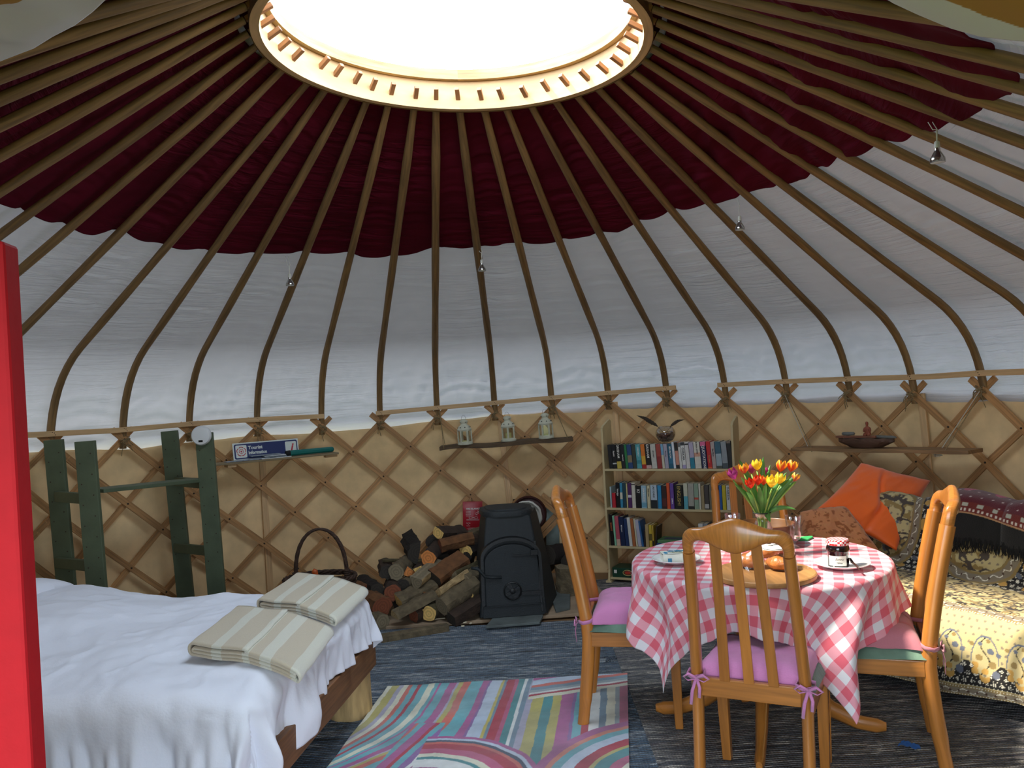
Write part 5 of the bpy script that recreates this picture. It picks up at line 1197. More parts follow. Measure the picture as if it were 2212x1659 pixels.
hB = .178
top = [ # zoom px left, right, height, cover, label, extras
 (150, 205, hB, '1d1d20', 'thin black book at the left end of the top shelf'), (205, 268, hB, '17171a', 'black paperback with a short white word next to the left end, top shelf', dict(txt=('Rankin', .016, .62), bandsx=[(.18, .24, 'b9b9b4')])),
 (268, 338, hB, '1a1814', 'black paperback with a yellow foot and white lettering, left on the top shelf', dict(txt=('GRISHAM', .024, .72), bandsx=[(.0, .30, 'c4ad4c')])), (338, 395, hB, '202024', 'black paperback with small pale words left of the green one, top shelf', dict(txt=('Simon Kernick', .008, .45))),
 (395, 436, hB, '2f7a48', 'narrow green paperback on the top shelf'), (436, 505, hB, '2b4876', 'blue paperback with a tan block right of the green one, top shelf', dict(bandsx=[(.25, .55, '8a7a5c')])),
 (508, 566, hB, '3a4238', 'dark grey green paperback between the blue and the turquoise one, top shelf'), (566, 640, hB, '58a3aa', 'turquoise paperback on the top shelf', dict(txt=('CONNOLLY', .013, .7), tc='w', bandsx=[(.2, .35, '3d8790')])),
 (642, 706, hB, 'dc7a2c', 'orange paperback fading to yellow with a red foot, top shelf', dict(bandsx=[(.17, .52, 'd9a93c'), (0, .17, 'a82c28')])), (706, 786, hB, '191715', 'black paperback with white lettering and a pink foot, top shelf', dict(txt=('GRISHAM', .024, .72), bandsx=[(0, .14, 'caa39b')])),
 (788, 868, hB, 'c3c0b4', 'pale grey paperback right of the pink footed black one, top shelf', dict(txt=('LEE CHILD', .011, .6), tc='b')), (872, 944, hB, 'a5473c', 'brick red paperback on the top shelf', dict(bandsx=[(0, .5, '8e2f2d')])),
 (944, 984, hB, 'cdc5ad', 'slim cream paperback with a pale blue top, top shelf', dict(bandsx=[(.55, 1, '79a8c4')])), (986, 1044, hB, 'aaa3b0', 'lilac grey paperback on the top shelf', dict(txt=('Marian Keyes', .008, .6), tc='b')),
 (1046, 1118, hB, '215d74', 'teal blue paperback with gold lettering, middle of the top shelf', dict(txt=('BEN ELTON', .016, .66), bandsx=[(.2, .45, '2f6f8c')])), (1112, 1150, .19, 'd9dce0', 'tall thin white book beside the teal one, top shelf'),
 (1152, 1204, .188, 'cf8f78', 'salmon pink paperback with a black top on the top shelf', dict(bandsx=[(.68, 1, '23221f'), (0, .14, '2b2a28')])), (1204, 1244, .185, 'd8d5cc', 'slim off white paperback with a grey top on the top shelf', dict(bandsx=[(.84, 1, '6a6a68')])),
 (1246, 1304, .188, 'dcdad2', 'white paperback with bold black lettering on the top shelf', dict(txt=('GURKHA', .022, .56), tc='b', bandsx=[(.88, 1, '3a3a3a'), (0, .14, 'a89cc0')])), (1306, 1366, .188, 'd4cfc8', 'white paperback with a tiny black mark at its head, top shelf', dict(bandsx=[(.90, .95, '2a2a2a')])),
 (1368, 1436, .186, 'b3a8bc', 'lilac paperback with a teal foot on the top shelf', dict(bandsx=[(0, .42, '2c7f93')])), (1438, 1532, .188, 'd8d2c2', 'thick cream paperback with salmon words on the top shelf', dict(txt=('SUSAN LEWIS', .014, .78), tc='b', bandsx=[(.45, .60, 'd09a80')])),
 (1538, 1622, .190, '252a4e', 'navy book with a bright pink top and white lettering, top shelf', dict(txt=('QUOTATIONS', .026, .42), bandsx=[(.84, 1, 'd86a94')])), (1626, 1692, .192, 'c3282c', 'bright red paperback with an orange stripe on the top shelf', dict(txt=('Fiona Gibson', .010, .35), tc='g', bandsx=[(.02, .05, 'd9782c')])),
 (1694, 1754, .188, 'b5a39c', 'pinkish grey paperback with dark words right of the bright red one', dict(txt=('Ben Elton', .014, .6), tc='b')), (1756, 1846, .189, '3d6474', 'thick blue grey paperback with a misty foot, top shelf', dict(bandsx=[(.1, .55, '9dadb2'), (0, .1, '4a5048')])),
 (1848, 1932, .189, '8f9698', 'thick grey paperback with a cloudy spine near the right end, top shelf', dict(bandsx=[(0, .2, '4c5658')])), (1934, 2000, .192, '20221e', 'black paperback at the right end of the top shelf', dict(txt=('Penguin', .010, .5), tc='g', bandsx=[(.92, 1, '7a6a5a')]))]
top[-1][5].pop('txt')
shelf_books([(zx(a+22), zx(b+22), h, c, l, *(([dict(lean=3.0, **(k[0] if k else {}))]))) for a, b, h, c, l, *k in top], Zt, 0, 1000, 'paperbacks on the top shelf', '')
mid = [(152, 172, .155, 'b6c9c8', 'thin pale book at the left end of the middle shelf'), (176, 222, .108, 'c02a34', 'short red book near the left end of the middle shelf'), (228, 280, .186, '17171a', 'tall black paperback with white lettering right of the short red book', dict(txt=('Vertigo', .018, .62))),
 (281, 316, .184, '3e8fb0', 'blue and cream paperback near the left of the middle shelf', dict(bandsx=[(.35, .62, 'ddd6bf')])), (317, 360, .184, '27464f', 'dark teal paperback near the left of the middle shelf'), (361, 380, .180, 'cfc48a', 'very thin cream paperback beside the purple one'),
 (381, 431, .184, '542a5c', 'dark purple paperback with a white figure, middle shelf', dict(bandsx=[(.42, .52, 'd8d0dc')])), (432, 480, .186, 'd2cbb9', 'off white paperback with a black round mark at the head, middle shelf', dict(bandsx=[(.91, .95, '23221f')])),
 (484, 549, .166, '1c1917', 'black paperback with a cream figure, middle shelf', dict(txt=('K?', .03, .75), tc='w')), (552, 620, .166, '9cb9c4', 'pale blue paperback with white lettering, middle shelf', dict(txt=('SAM BOURNE', .016, .6), bandsx=[(.05, .25, '6ea2b4')])), (626, 668, .166, 'cfc39c', 'slim cream paperback with black words, middle shelf', dict(txt=('ANITA NAIR', .011, .7), tc='b')),
 (672, 756, .170, 'b5c3cb', 'thick paperback with pale blue head and black foot, middle shelf', dict(txt=('LAST CHILD', .016, .72), tc='b', bandsx=[(0, .36, '22282a')])), (764, 812, .168, '2f8cba', 'bright cyan blue paperback, middle shelf'), (815, 878, .166, '38231f', 'dark brown paperback with a red haze, middle shelf', dict(bandsx=[(.1, .45, '5c2a24')])),
 (879, 922, .186, 'd5572e', 'bright orange paperback, middle shelf'), (923, 972, .184, '6a4a96', 'violet paperback right of the bright orange one', dict(txt=('ADMIRAL', .010, .3))), (980, 1090, .172, '1b1c16', 'very thick black dictionary with pale tall lettering, middle shelf', dict(txt=('ENGLISH!', .034, .55), tc='g')),
 (1095, 1150, .184, 'c9c8ae', 'cream paperback with a turquoise foot, middle shelf', dict(bandsx=[(.0, .5, '5fa9b5')])), (1153, 1228, .184, 'a7a496', 'grey cream paperback with black brush marks at the foot, middle shelf', dict(bandsx=[(0, .12, '2a2a26')])), (1230, 1288, .184, '8fa38b', 'sage green paperback with a red dot, middle shelf', dict(bandsx=[(.38, .46, 'c2503a')])),
 (1290, 1316, .184, 'd6d0bd', 'thin white paperback beside the sage green one'), (1319, 1360, .168, 'a08d68', 'tan paperback left of the dark patterned one, middle shelf'), (1362, 1420, .176, '4a4440', 'dark patterned paperback with white curls, middle shelf', dict(bandsx=[(.05, .22, 'b9b4ac')])),
 (1424, 1462, .176, '6f6a58', 'olive grey book behind the back post of the far chair'), (1464, 1500, .170, '8c3a34', 'dull red book behind the back post of the far chair'), (1503, 1550, .172, '2a3036', 'dark book right of the far chair post, middle shelf'), (1551, 1588, .172, '2d5da0', 'royal blue book seen between the bars of the far chair'), (1590, 1640, .172, 'c9b62e', 'bright yellow book seen between the bars of the far chair'),
 (1643, 1693, .172, 'd5d6d2', 'white book with black lettering seen through the far chair', dict(txt=('CLARKSON', .018, .68), tc='b'))]
shelf_books([(zy(a+8), zy(b+8), h, c, l, *k) for a, b, h, c, l, *k in mid], Z2, 0, 1080, 'books on the middle shelf', '')
low = [(160, 206, .232, '1d1714', 'black tall book with orange lettering at the left end of the lower shelf', dict(txt=('SCHOTT', .016, .6), tc='o', lean=2)), (208, 236, .222, '8cc4a0', 'slim mint green book on the lower shelf', dict(lean=2.5)), (238, 288, .220, 'c05664', 'rose red book with a pale foot on the lower shelf', dict(lean=3, bandsx=[(0, .22, 'd2b49c')])),
 (290, 350, .215, '1e2a4c', 'navy book with white words left of the dark blue one, lower shelf', dict(lean=3, txt=('Bill Bryson', .012, .6))), (352, 396, .205, '263a64', 'dark blue book with white words, lower shelf', dict(lean=3)), (398, 440, .212, 'd6d4cc', 'white book next to the orange brown one, lower shelf', dict(lean=3.5)), (441, 482, .205, 'b0683c', 'orange brown book on the lower shelf', dict(lean=4)),
 (484, 508, .205, 'd8ceb2', 'thin cream book right of the orange brown one', dict(lean=4)), (510, 556, .198, 'bcb8c6', 'pale lilac book leaning on the lower shelf', dict(lean=5)), (558, 584, .190, '35659a', 'slim mid blue book leaning on the lower shelf', dict(lean=7)), (586, 606, .120, '3a2c28', 'small dark book left of the tan one, lower shelf'), (608, 652, .164, 'b79c6e', 'tan paperback on the lower shelf'),
 (654, 694, .162, 'd0b23c', 'yellow book with a dark label on the lower shelf', dict(bandsx=[(.3, .6, '6a5a2a')])), (695, 716, .160, 'c9a640', 'thin yellow and black book on the lower shelf', dict(bandsx=[(0, .3, '2a2620')])), (720, 742, .156, '3a2c24', 'thin dark brown book leaning at the right of the row, lower shelf', dict(lean=-6)),
 (1290, 1352, .182, 'd9d8d2', 'white book alone at the right of the lower shelf', dict(bandsx=[(.0, .2, '5a5a54')])), (1354, 1415, .184, '8b9196', 'grey book beside the white one at the right of the lower shelf'), (1420, 1500, .17, '5f5a50', 'brown grey book behind the far chair on the lower shelf'), (1508, 1562, .176, '2a7fb4', 'blue book with a red foot at the right of the lower shelf', dict(bandsx=[(0, .25, 'b04038')])), (1566, 1640, .182, 'c23038', 'red book behind the drinking glass on the lower shelf', dict(bandsx=[(.3, .4, 'e0d8d0'), (.55, .62, 'e0d8d0')]))]
shelf_books([(zy(a+4), zy(b+4), h, c, l, *k) for a, b, h, c, l, *k in low], Z3, 0, 1160, 'books on the lower shelf', '')
def flatbox(label, x0, x1, z, h, dep, col, y=.02, name='game_box', rz=0.):
    o = M().box(((x1-x0)/2, dep/2, h/2), (x1-x0, dep, h)).build(name, cm(col), bevel=.003); o.matrix_basis = bc.matrix_basis @ T(x0, y, z+.0005) @ rot('Z', rz); return tag(o, label, 'box')
xa, xb = caz(zy(742), 1170)[0], caz(zy(1230), 1170)[0]
flatbox('flat dark blue box lying on the lower shelf', xa, xb, Z3, .030, .16, '2c4a78'); o = flatbox('flat green and blue box lying on top of the dark blue box', xa+.01, xb-.02, Z3+.031, .022, .155, '5f8a5a')
m = M(); m.box((.10, .075, .0225), (.13, .07, .001)); m.build('picture', cm('2f4a66'), o)
xa, xb = .03, .03+.20
o = flatbox('dark green game box with a red rose picture on the bottom shelf', xa, xb+.06, Zb, .070, .16, '17402c', y=.01)
m = M(); m.box((.025, -.0008, .042), (.022, .0012, .024)); m.build('label', m_wtxt, o); m = M(); m.lathe([(.016, 0), (.014, .001)], 16, T(.12, -.0005, .036) @ rot('X', PI/2) @ Matrix.Diagonal((1.6, .8, 1, 1))); m.build('rose_picture', cm('c0402c'), o)
m = M(); m.tube([(.12+.036*math.cos(t), -.0006, .036+.020*math.sin(t)) for t in np.linspace(0, 2*PI, 20)], .003, 5); m.build('gold_wreath', cm('c9b070'), o)
# glass bowl with feathers on top of the books
m_glass = glass('clear_glass'); m_potp = mat('potpourri', '5a3a2c', .9, noise=.7, nscale=60, bump=.8, bscale=60)
bx_, bz_ = caz(1430, 945); gb = thing('glass_bowl', 'round glass bowl of dried petals with two feathers on top of the books', 'bowl'); gb.matrix_basis = bc.matrix_basis @ T(bx_, .09, Zt+.182)
rb = .072; out = [(rb*math.sin(t), .066-rb*.92*math.cos(t)) for t in np.linspace(.35, 2.55, 16)]; inn = [((rb-.0025)*math.sin(t), .066-(rb-.0025)*.92*math.cos(t)) for t in np.linspace(.35, 2.55, 16)][::-1]
M().lathe(out+inn, 32).build('bowl_glass', m_glass, gb, smooth=True)
M().lathe([(.02, .010), (.05, .018), (.064, .045), (.066, .062), (.04, .070), (.001, .073)], 24, wob=lambda th, z: .04*math.sin(th*5+z*90)).build('dried_petals', m_potp, gb, smooth=True)
rn = random.Random(8)
for k in range(12):
    a = rn.uniform(0, 2*PI); M().lathe([(.001, -.005), (.012, -.002), (.012, .002), (.001, .005)], 8, rot('Z', a) @ T(.055, 0, rn.uniform(.03, .08)) @ rot('Y', rn.uniform(0, 3))).build('petal', cm(rn.choice(['c9a878', '8c3a2c', 'd9cbb0', '5a2a20'])), gb)
m_feath = mat('feather', '3a2f24', .8, noise=.4, nscale=50)
for nm, pts, w_ in (('left', [(0, 0, .06), (-.07, 0, .135), (-.15, 0, .185), (-.215, .01, .205)], .020), ('right', [(.0, 0, .07), (.05, 0, .125), (.10, .0, .155), (.145, .01, .165)], .015)):
    P_ = [Vector(p) for p in pts]; m = M(); m.tube(pts, .0014, 5); n = 26
    def fth(u, v, P_=P_, w_=w_):
        s_ = .25+.75*v; k = min(2, int(s_*3)); f = s_*3-k; p = P_[k].lerp(P_[k+1], f); d = (P_[k+1]-P_[k]).normalized(); nn = Vector((-d.z, 0, d.x)); wid = w_*math.sin(PI*min(1, max(0, (s_-.25)/.75))**.7)*(1+.15*math.sin(v*60)); return p+nn*wid*(u-.5)*2*(.9 if u > .5 else .6)-Vector((0, .003*(1-abs(u-.5)*2), 0))
    m.grid(fth, 4, n); m.build('feather', m_feath, gb, smooth=True)
# ================================================================ dining table
m_oak = wood('honey_wood', 'b0702f', .22, .32, .5); m_oakd = wood('honey_wood_dark', '9a6a34', .25, .35, .4)
TC = Vector((1.145, -.03, 0)); TZ = .735; TR_ = .535
tb = thing('dining_table', 'round honey coloured pedestal dining table under the checked cloth', 'table', TC+Vector((0, 0, .019)))
M().lathe([(.001, TZ-.047), (TR_-.02, TZ-.047), (TR_, TZ-.037), (TR_, TZ-.026), (TR_-.01, TZ-.020), (.001, TZ-.020)], 64).build('table_top', m_oak, tb, smooth=True, angle=30)
m = M(); m.lathe([(.045, .10), (.055, .14), (.040, .2), (.050, .3), (.062, .42), (.045, .55), (.05, .62), (.09, .686)], 24); m.build('pedestal', m_oak, tb, smooth=True, angle=40)
for k in range(4):
    a = math.radians(-22+90*k); d = Vector((math.cos(a), math.sin(a), 0)); m = M()
    m.tube([d*.03+Vector((0, 0, .26)), d*.12+Vector((0, 0, .20)), d*.26+Vector((0, 0, .09)), d*.37+Vector((0, 0, .040)), d*.44+Vector((0, 0, .032)), d*.475+Vector((0, 0, .030))], [.045, .042, .036, .030, .030, .018], 10, flat=(1.0, .7)); m.build('foot', m_oak, tb, smooth=True, angle=60)
# checked cloth, a square draped over the round top
def gingham():
    m, nt, b = nmat('gingham'); N = nt.nodes; L = nt.links; tc = N.new('ShaderNodeTexCoord'); sp = N.new('ShaderNodeSeparateXYZ'); L.new(tc.outputs['UV'], sp.inputs[0]); st_ = []
    for ax in ('X', 'Y'):
        a = N.new('ShaderNodeMath'); a.operation = 'FRACT'; L.new(sp.outputs[ax], a.inputs[0]); g_ = N.new('ShaderNodeMath'); g_.operation = 'GREATER_THAN'; g_.inputs[1].default_value = .5; L.new(a.outputs[0], g_.inputs[0]); st_.append(g_)
    s_ = N.new('ShaderNodeMath'); s_.operation = 'ADD'; L.new(st_[0].outputs[0], s_.inputs[0]); L.new(st_[1].outputs[0], s_.inputs[1]); h = N.new('ShaderNodeMath'); h.operation = 'MULTIPLY'; h.inputs[1].default_value = .5; L.new(s_.outputs[0], h.inputs[0])
    r = N.new('ShaderNodeValToRGB'); r.color_ramp.interpolation = 'CONSTANT'; e = r.color_ramp.elements; e[0].color = (*hexc('e6e3e6'), 1); e[1].position = .3; e[1].color = (*hexc('e8a0ac'), 1); q = e.new(.8); q.color = (*hexc('de6474'), 1)
    L.new(h.outputs[0], r.inputs[0]); L.new(r.outputs[0], b.inputs['Base Color']); b.inputs['Roughness'].default_value = .85; b.inputs['Sheen Weight'].default_value = .15
    t = N.new('ShaderNodeBsdfTranslucent'); L.new(r.outputs[0], t.inputs[0]); x = N.new('ShaderNodeMixShader'); x.inputs[0].default_value = .15; L.new(b.outputs[0], x.inputs[1]); L.new(t.outputs[0], x.inputs[2]); L.new(x.outputs[0], N['Material Output'].inputs[0]); return m
n = 280; HS = .70; ca_ = math.radians(-22)      # cloth half side and how far it is turned on the table
U, V = np.meshgrid(np.linspace(-HS, HS, n), np.linspace(-HS, HS, n)); cx0, cy0 = .0, .0
GX = U*math.cos(ca_)-V*math.sin(ca_)+cx0; GY = U*math.sin(ca_)+V*math.cos(ca_)+cy0
rr_ = np.hypot(GX, GY)+1e-9; th_ = np.arctan2(GY, GX); Rt_ = TR_+.004; rad = .022
D = np.maximum(0, rr_-(Rt_-rad)); 
hor = np.where(D < rad*PI/2, rad*np.sin(np.minimum(D/rad, PI/2)), rad+.10*(D-rad*PI/2)); drop = np.where(D < rad*PI/2, rad*(1-np.cos(np.minimum(D/rad, PI/2))), rad+.985*(D-rad*PI/2))
base_r = np.minimum(rr_, Rt_-rad)+hor
h_ = sm(D/.30); lam = np.cos(th_*4-4*(ca_+PI/4))       # corners hang longest and fold in
fold = h_*(.042*np.sin(th_*10+.6)+.028*np.sin(th_*17+2)+.014*vnoise(th_*9, D*3, 4)) + h_*sm((D-.12)/.3)*.035*np.cos((th_*4-4*(ca_+PI/4))*3)*sm(lam)
base_r = base_r+fold*np.clip(D/.1, 0, 1)
# fabric narrows towards the corner tips
thc = th_.copy(); dth = -.10*np.sin(2*(th_+math.radians(112)))*sm(D/.3)-.15*np.exp(-((th_+math.radians(67))/.45)**2)*sm(D/.3); kq = np.round((th_-ca_-PI/4)/(PI/2))*(PI/2)+ca_+PI/4; thc = kq+(th_-kq)*(1-.35*sm((D-.15)/.35))+dth
Xc = base_r*np.cos(thc); Yc = base_r*np.sin(thc); Zc = TZ+.019-.0165-drop+.0015*fbm(GX*12, GY*12, 2)*(1-h_)+.004*h_*vnoise(th_*30, D*10, 3)
tcl = npgrid('tablecloth', np.stack([Xc, Yc, Zc], -1), gingham(), uv=np.stack([(U+HS)/.074, (V+HS)/.074], -1), solid=.0016); tcl.location = TC; tag(tcl, 'red and white gingham tablecloth draped over the round dining table', 'tablecloth')
TT_ = TZ+.019-.0165+.0018       # height of the laid table
# ================================================================ chairs
m_seat = mat('green_seat', '5f7a68', .8, noise=.35, nscale=9, bump=.2, bscale=60, sheen=.2)
m_label = mat('satin_label', 'c9c9d2', .35)
def chair(label, loc, fwd):
    """origin on the floor under the seat; faces +y"""
    t = thing('dining_chair', label, 'chair', (loc[0], loc[1], .019), math.atan2(fwd[1], fwd[0])-PI/2, group='honey coloured dining chairs round the table')
    SH, W_, D_ = .425, .43, .40; wb = .185
    def sidecurve(z):       # how far the back post lies behind the seat's rear edge at height z
        return -.012-.045*max(0, (.40-z)/.40)**1.4 if z < .40 else -.012-.115*((z-.40)/.62)**1.3
    for sx in (-1, 1):
        pts = []; rad_ = []
        for k in range(22):
            z = .0+.915*k/21; xx = wb-.019*max(0, (z-.42)/.5)
            pts.append((sx*xx, -D_/2+sidecurve(z)+.02, z)); rad_.append(.0225 if z > .1 else .020)
        m = M(); m.tube(pts, rad_, 12, flat=(1.28, .90), up=(0, 1, 0)); m.build('back_leg', m_oak, t, smooth=True, angle=60)
        m = M(); m.tube([(sx*.182, D_/2-.02, 0), (sx*.186, D_/2-.022, .2), (sx*.188, D_/2-.024, .41)], [.019, .0225, .024], 4, up=(0, 1, 0), flat=(1.25, 1.25)); m.build('front_leg', m_oak, t, bevel=.004)
    zc = .955
    zs = 1.0; oc = [(-.183, -.088), (-.184, -.052), (-.176, -.018), (-.152, .0), (-.108, .007), (-.056, .027), (0, .042)]; ic = [(-.149, -.088), (-.149, -.066), (-.142, -.050), (-.122, -.040), (-.092, -.044), (-.048, -.064), (0, -.076)]
    oc = oc+[(-x, z) for x, z in oc[:-1][::-1]]; ic = ic+[(-x, z) for x, z in ic[:-1][::-1]]
    def cr(C, u):
        k = min(len(C)-2, int(u*(len(C)-1))); f = u*(len(C)-1)-k; g = lambda i: C[max(0, min(len(C)-1, i))]
        return [.5*((2*g(k)[a])+(-g(k-1)[a]+g(k+1)[a])*f+(2*g(k-1)[a]-5*g(k)[a]+4*g(k+1)[a]-g(k+2)[a])*f*f+(-g(k-1)[a]+3*g(k)[a]-3*g(k+1)[a]+g(k+2)[a])*f**3) for a in (0, 1)]
    def crest(u, v):
        o_, i_ = cr(oc, u), cr(ic, u); th = v*2*PI; cc_ = math.copysign(abs(math.cos(th))**.72, math.cos(th)); ss_ = math.copysign(abs(math.sin(th))**.8, math.sin(th))
        mx_, mz_ = (o_[0]+i_[0])/2, (o_[1]+i_[1])/2; hx, hz = (o_[0]-i_[0])/2, (o_[1]-i_[1])/2; ax = min(1, abs(mx_)/.166)
        return (mx_+hx*cc_, -D_/2+sidecurve(zs+mz_)+.02-.028*(1-ax*ax)+.0225*ss_, zs+mz_+hz*cc_)
    m = M(); m.grid(crest, 72, 20, flip=True)
    e_ = [crest(0, k/20) for k in range(20)]; m._add(e_, [tuple(range(20))]); e_ = [crest(1, k/20) for k in range(20)]; m._add(e_, [tuple(range(20))[::-1]])
    m.build('crest_rail', m_oak, t, smooth=True, angle=60)
    for x_ in (-.070, 0, .070):
        pts = [(x_*(1.18-.22*(k/14)), -D_/2+sidecurve(.46+(zc-.44)*k/14)+.02-.012*(1 if True else 0)-.016*(k/14)*(1 if x_ == 0 else .7), .452+(zc-.430)*k/14) for k in range(15)]
        m = M(); m.tube(pts, .0165, 4, up=(0, 1, 0), flat=(.55, 1.52)); m.build('back_slat', m_oak, t, bevel=.003)
    m = M(); m.box((0, -D_/2-.002, .425), (2*wb-.03, .022, .066)); m.build('rear_rail', m_oak, t, bevel=.004)
    m = M(); m.box((0, D_/2-.02, .38), (2*wb-.02, .022, .060)); m.build('front_rail', m_oak, t, bevel=.003)
    for sx in (-1, 1): m = M(); m.box((sx*.192, 0, .385), (.022, D_-.04, .062)); m.build('side_rail', m_oak, t, bevel=.004)
    def seat(u, v):
        a, b = (u-.5)*2, (v-.5)*2; q = (1-a**6)*(1-b**6); return (a*.212*(1+.04*b), b*(D_/2+.012)+.010, .416+.042*max(0, q)**.4+.004*math.sin(a*3+b*2))
    m = M(); m.grid(seat, 24, 24); m.grid(lambda u, v: ((u-.5)*.40, (v-.5)*.39+.01, .412), 1, 1, flip=True); m.build('seat_pad', m_seat, t, smooth=True)
    return t
def cushion(label, ch, puff=.070, tufts=False, col='c87fae', z0=.452, ties=True, grp='pink tie-on seat cushions'):
    mm = mat('cushion_'+col, col, .9, noise=.06, nscale=120, bump=.25, bscale=140, stretch=(1, 6, 6), sheen=.3)
    t = thing('seat_cushion', label, 'cushion', group=grp); t.matrix_basis = ch.matrix_basis @ T(0, 0, z0)
    n = 40; U, V = np.meshgrid(np.linspace(-1, 1, n), np.linspace(-1, 1, n)); q = np.clip((1-U**6)*(1-V**6), 0, 1)**.5
    X = U*.198*(1-.05*(1-V**2)); Y = V*.195*(1-.05*(1-U**2))+.012; z = q*puff+.004*fbm(U*4, V*4, 3)
    if tufts: z = z-.030*np.exp(-(((np.abs(U)-.36)/.10)**2+((np.abs(V)-.36)/.10)**2))*q-.010*(np.exp(-((np.abs(U)-.36)/.05)**2)+np.exp(-((np.abs(V)-.36)/.05)**2))*q
    Pt = np.stack([X, Y, z], -1); Pb = np.stack([X, Y, .002-.0*q+0*X], -1); o = npgrid('pad', np.concatenate([Pt, Pb[::-1]], 0), mm, t)
    if ties:
        for sx in (-1, 1):
            wz = .018; m = M(); px_, py_ = sx*.187, -.195
            loop = [(sx*.16, -.165, wz), (sx*.155, -.215, wz-.005), (px_, -.232, wz-.01), (sx*.216, -.21, wz-.008), (sx*.214, -.18, wz-.002), (sx*.17, -.165, wz)]
            m.tube(loop, .0065, 6, flat=(1.4, .3), up=(0, 0, 1), caps=False)
            for s2 in (-1, 1): m.tube([(px_+.012, -.238, wz-.008), (px_+s2*.025+.012, -.246, wz+.008), (px_+s2*.045+.012, -.244, wz-.006), (px_+s2*.028+.012, -.246, wz-.016), (px_+.012, -.238, wz-.010)], .0045, 5, flat=(1.2, .4))
            m.tube([(px_+.01, -.240, wz-.010), (px_-.002, -.248, wz-.05), (px_-.010, -.246, wz-.10)], .005, 5, flat=(1.3, .35), up=(1, 0, 0)); m.tube([(px_+.014, -.240, wz-.010), (px_+.024, -.246, wz-.04), (px_+.020, -.244, wz-.075)], .005, 5, flat=(1.3, .35), up=(1, 0, 0))
            m.build('tie', mm, t, smooth=True)
    return t
_nx = Vector(CO+ray(1621, 1500)*2.88)
cN = chair('honey coloured slatted dining chair with its back to the camera in front of the table', (_nx.x+.2*.48, _nx.y+.2*.87), (.48, .87))
cL = chair('honey coloured slatted dining chair seen from the side, left of the table', (.635, .205), (.975, -.22))
cR = chair('honey coloured slatted dining chair seen from the side, right of the table before the sofa', (1.49, -.30), (-.93, .37))
_fx = Vector(CO+ray(1612, 1080)*4.3)
cF = chair('honey coloured slatted dining chair behind the tulips on the far side of the table', (_fx.x, .40), (-.05, -1))
cushion('plump pink cushion on the chair left of the table', cL, .085, grp='pink tie-on seat cushions'); cushion('flat pink cushion tied to the chair nearest the camera', cN, .06); cushion('tufted dusky pink cushion on the chair right of the table', cR, .075, True, 'b8727c')
for x_ in (-.035, .038): M().box((x_, -.196, .440), (.036, .0015, .036)).build('white_label', m_label, cN)
# ================================================================ things on the table
m_china = mat('white_china', 'e2e2e0', .2, coat=.4); m_blue = mat('blue_print', '3a86a8', .5); m_board = wood('board_wood', 'a97b48', .25, .5, coord='Object', scale=(40, 4, 40))
H0 = TT_
def plate(label, px, py, r):
    p = gz(px, py, H0+.012); t = M(); t.lathe([(.001, .003), (r*.55, .003), (r*.60, .006), (r*.96, .019), (r, .022), (r, .0245), (r*.95, .022), (r*.62, .0095), (r*.55, .0065), (.001, .0065)], 48, cap=False); o = t.build('plate', m_china, smooth=True); o.location = (p.x, p.y, H0-.001); tag(o, label, 'plate', 'white plates on the gingham cloth'); return p
pp = plate('white plate carrying the butter pack on the left of the table', 1461, 1209, .104)
bt_ = thing('butter_pack', 'white butter pack with blue cow and tree drawings on the left plate', 'butter', (pp.x+.002, pp.y, H0+.006), math.radians(-4)); bt_.scale = (1.2, 1.15, 1.15)
m = M(); m.grid(lambda u, v: ((u-.5)*.105*(1+.04*math.sin(v*3)), (v-.5)*.075, .033+.002*math.sin(u*5+v*4)), 8, 6); m.grid(lambda u, v: ((u-.5)*.105, -.0375-.004*(1-v)*v*4, .033*v), 8, 4); m.grid(lambda u, v: ((u-.5)*.105, .0375, .033*v), 8, 2, flip=True)
m.grid(lambda u, v: (-.0525-.003*math.sin(u*9), (u-.5)*.075, .033*v), 8, 2, flip=True); m.grid(lambda u, v: (.0525, (u-.5)*.075, .033*v), 8, 2); m.build('wrapper', mat('butter_wrap', 'e6e6d8', .35, bump=.2, bscale=70), bt_, smooth=True, angle=40)
rn = random.Random(4); m = M()
for cx_, cy_, s_ in [(-.020, .020, .010), (.006, .022, .011), (.030, .020, .009)]:
    m.prism([(cx_+s_*(1+.35*math.sin(k*3.1))*math.cos(k*PI/6)*1.2, cy_+s_*.55*(1+.4*math.cos(k*2.3))*math.sin(k*PI/6)) for k in range(12)], .0012, T(0, 0, .0345))
for sx in (-1, 1):
    m.prism([(sx*.040+.006*math.cos(k*PI/5)*(1+.3*(k % 2)), -.012+.017*math.sin(k*PI/5)) for k in range(10)], .0012, T(0, 0, .0345)); m.box((sx*.030, -.0425, .012), (.014, .001, .016))
m.box((0, .006, .0350), (.055, .0025, .001)); m.build('blue_drawing', m_blue, bt_)
M().box((0, -.008, .0350), (.048, .014, .0012)).build('name_panel', mat('cream_print', 'cfcfb8', .5), bt_); lettering('BUTTER', .010, mat('grey_ink', '6a7a78', .6), bt_, T(0, -.008, .0362))
pr = plate('white plate carrying the jam jar on the right of the table', 1819, 1219, .108)
jp = gz(1814, 1226, H0+.008); jar = thing('jam_jar', 'faceted jar of dark jam with a red gingham lid on the right plate', 'jar', (jp.x, jp.y+.01, H0+.0075)); jar.scale = (1.14, 1.14, 1.08)
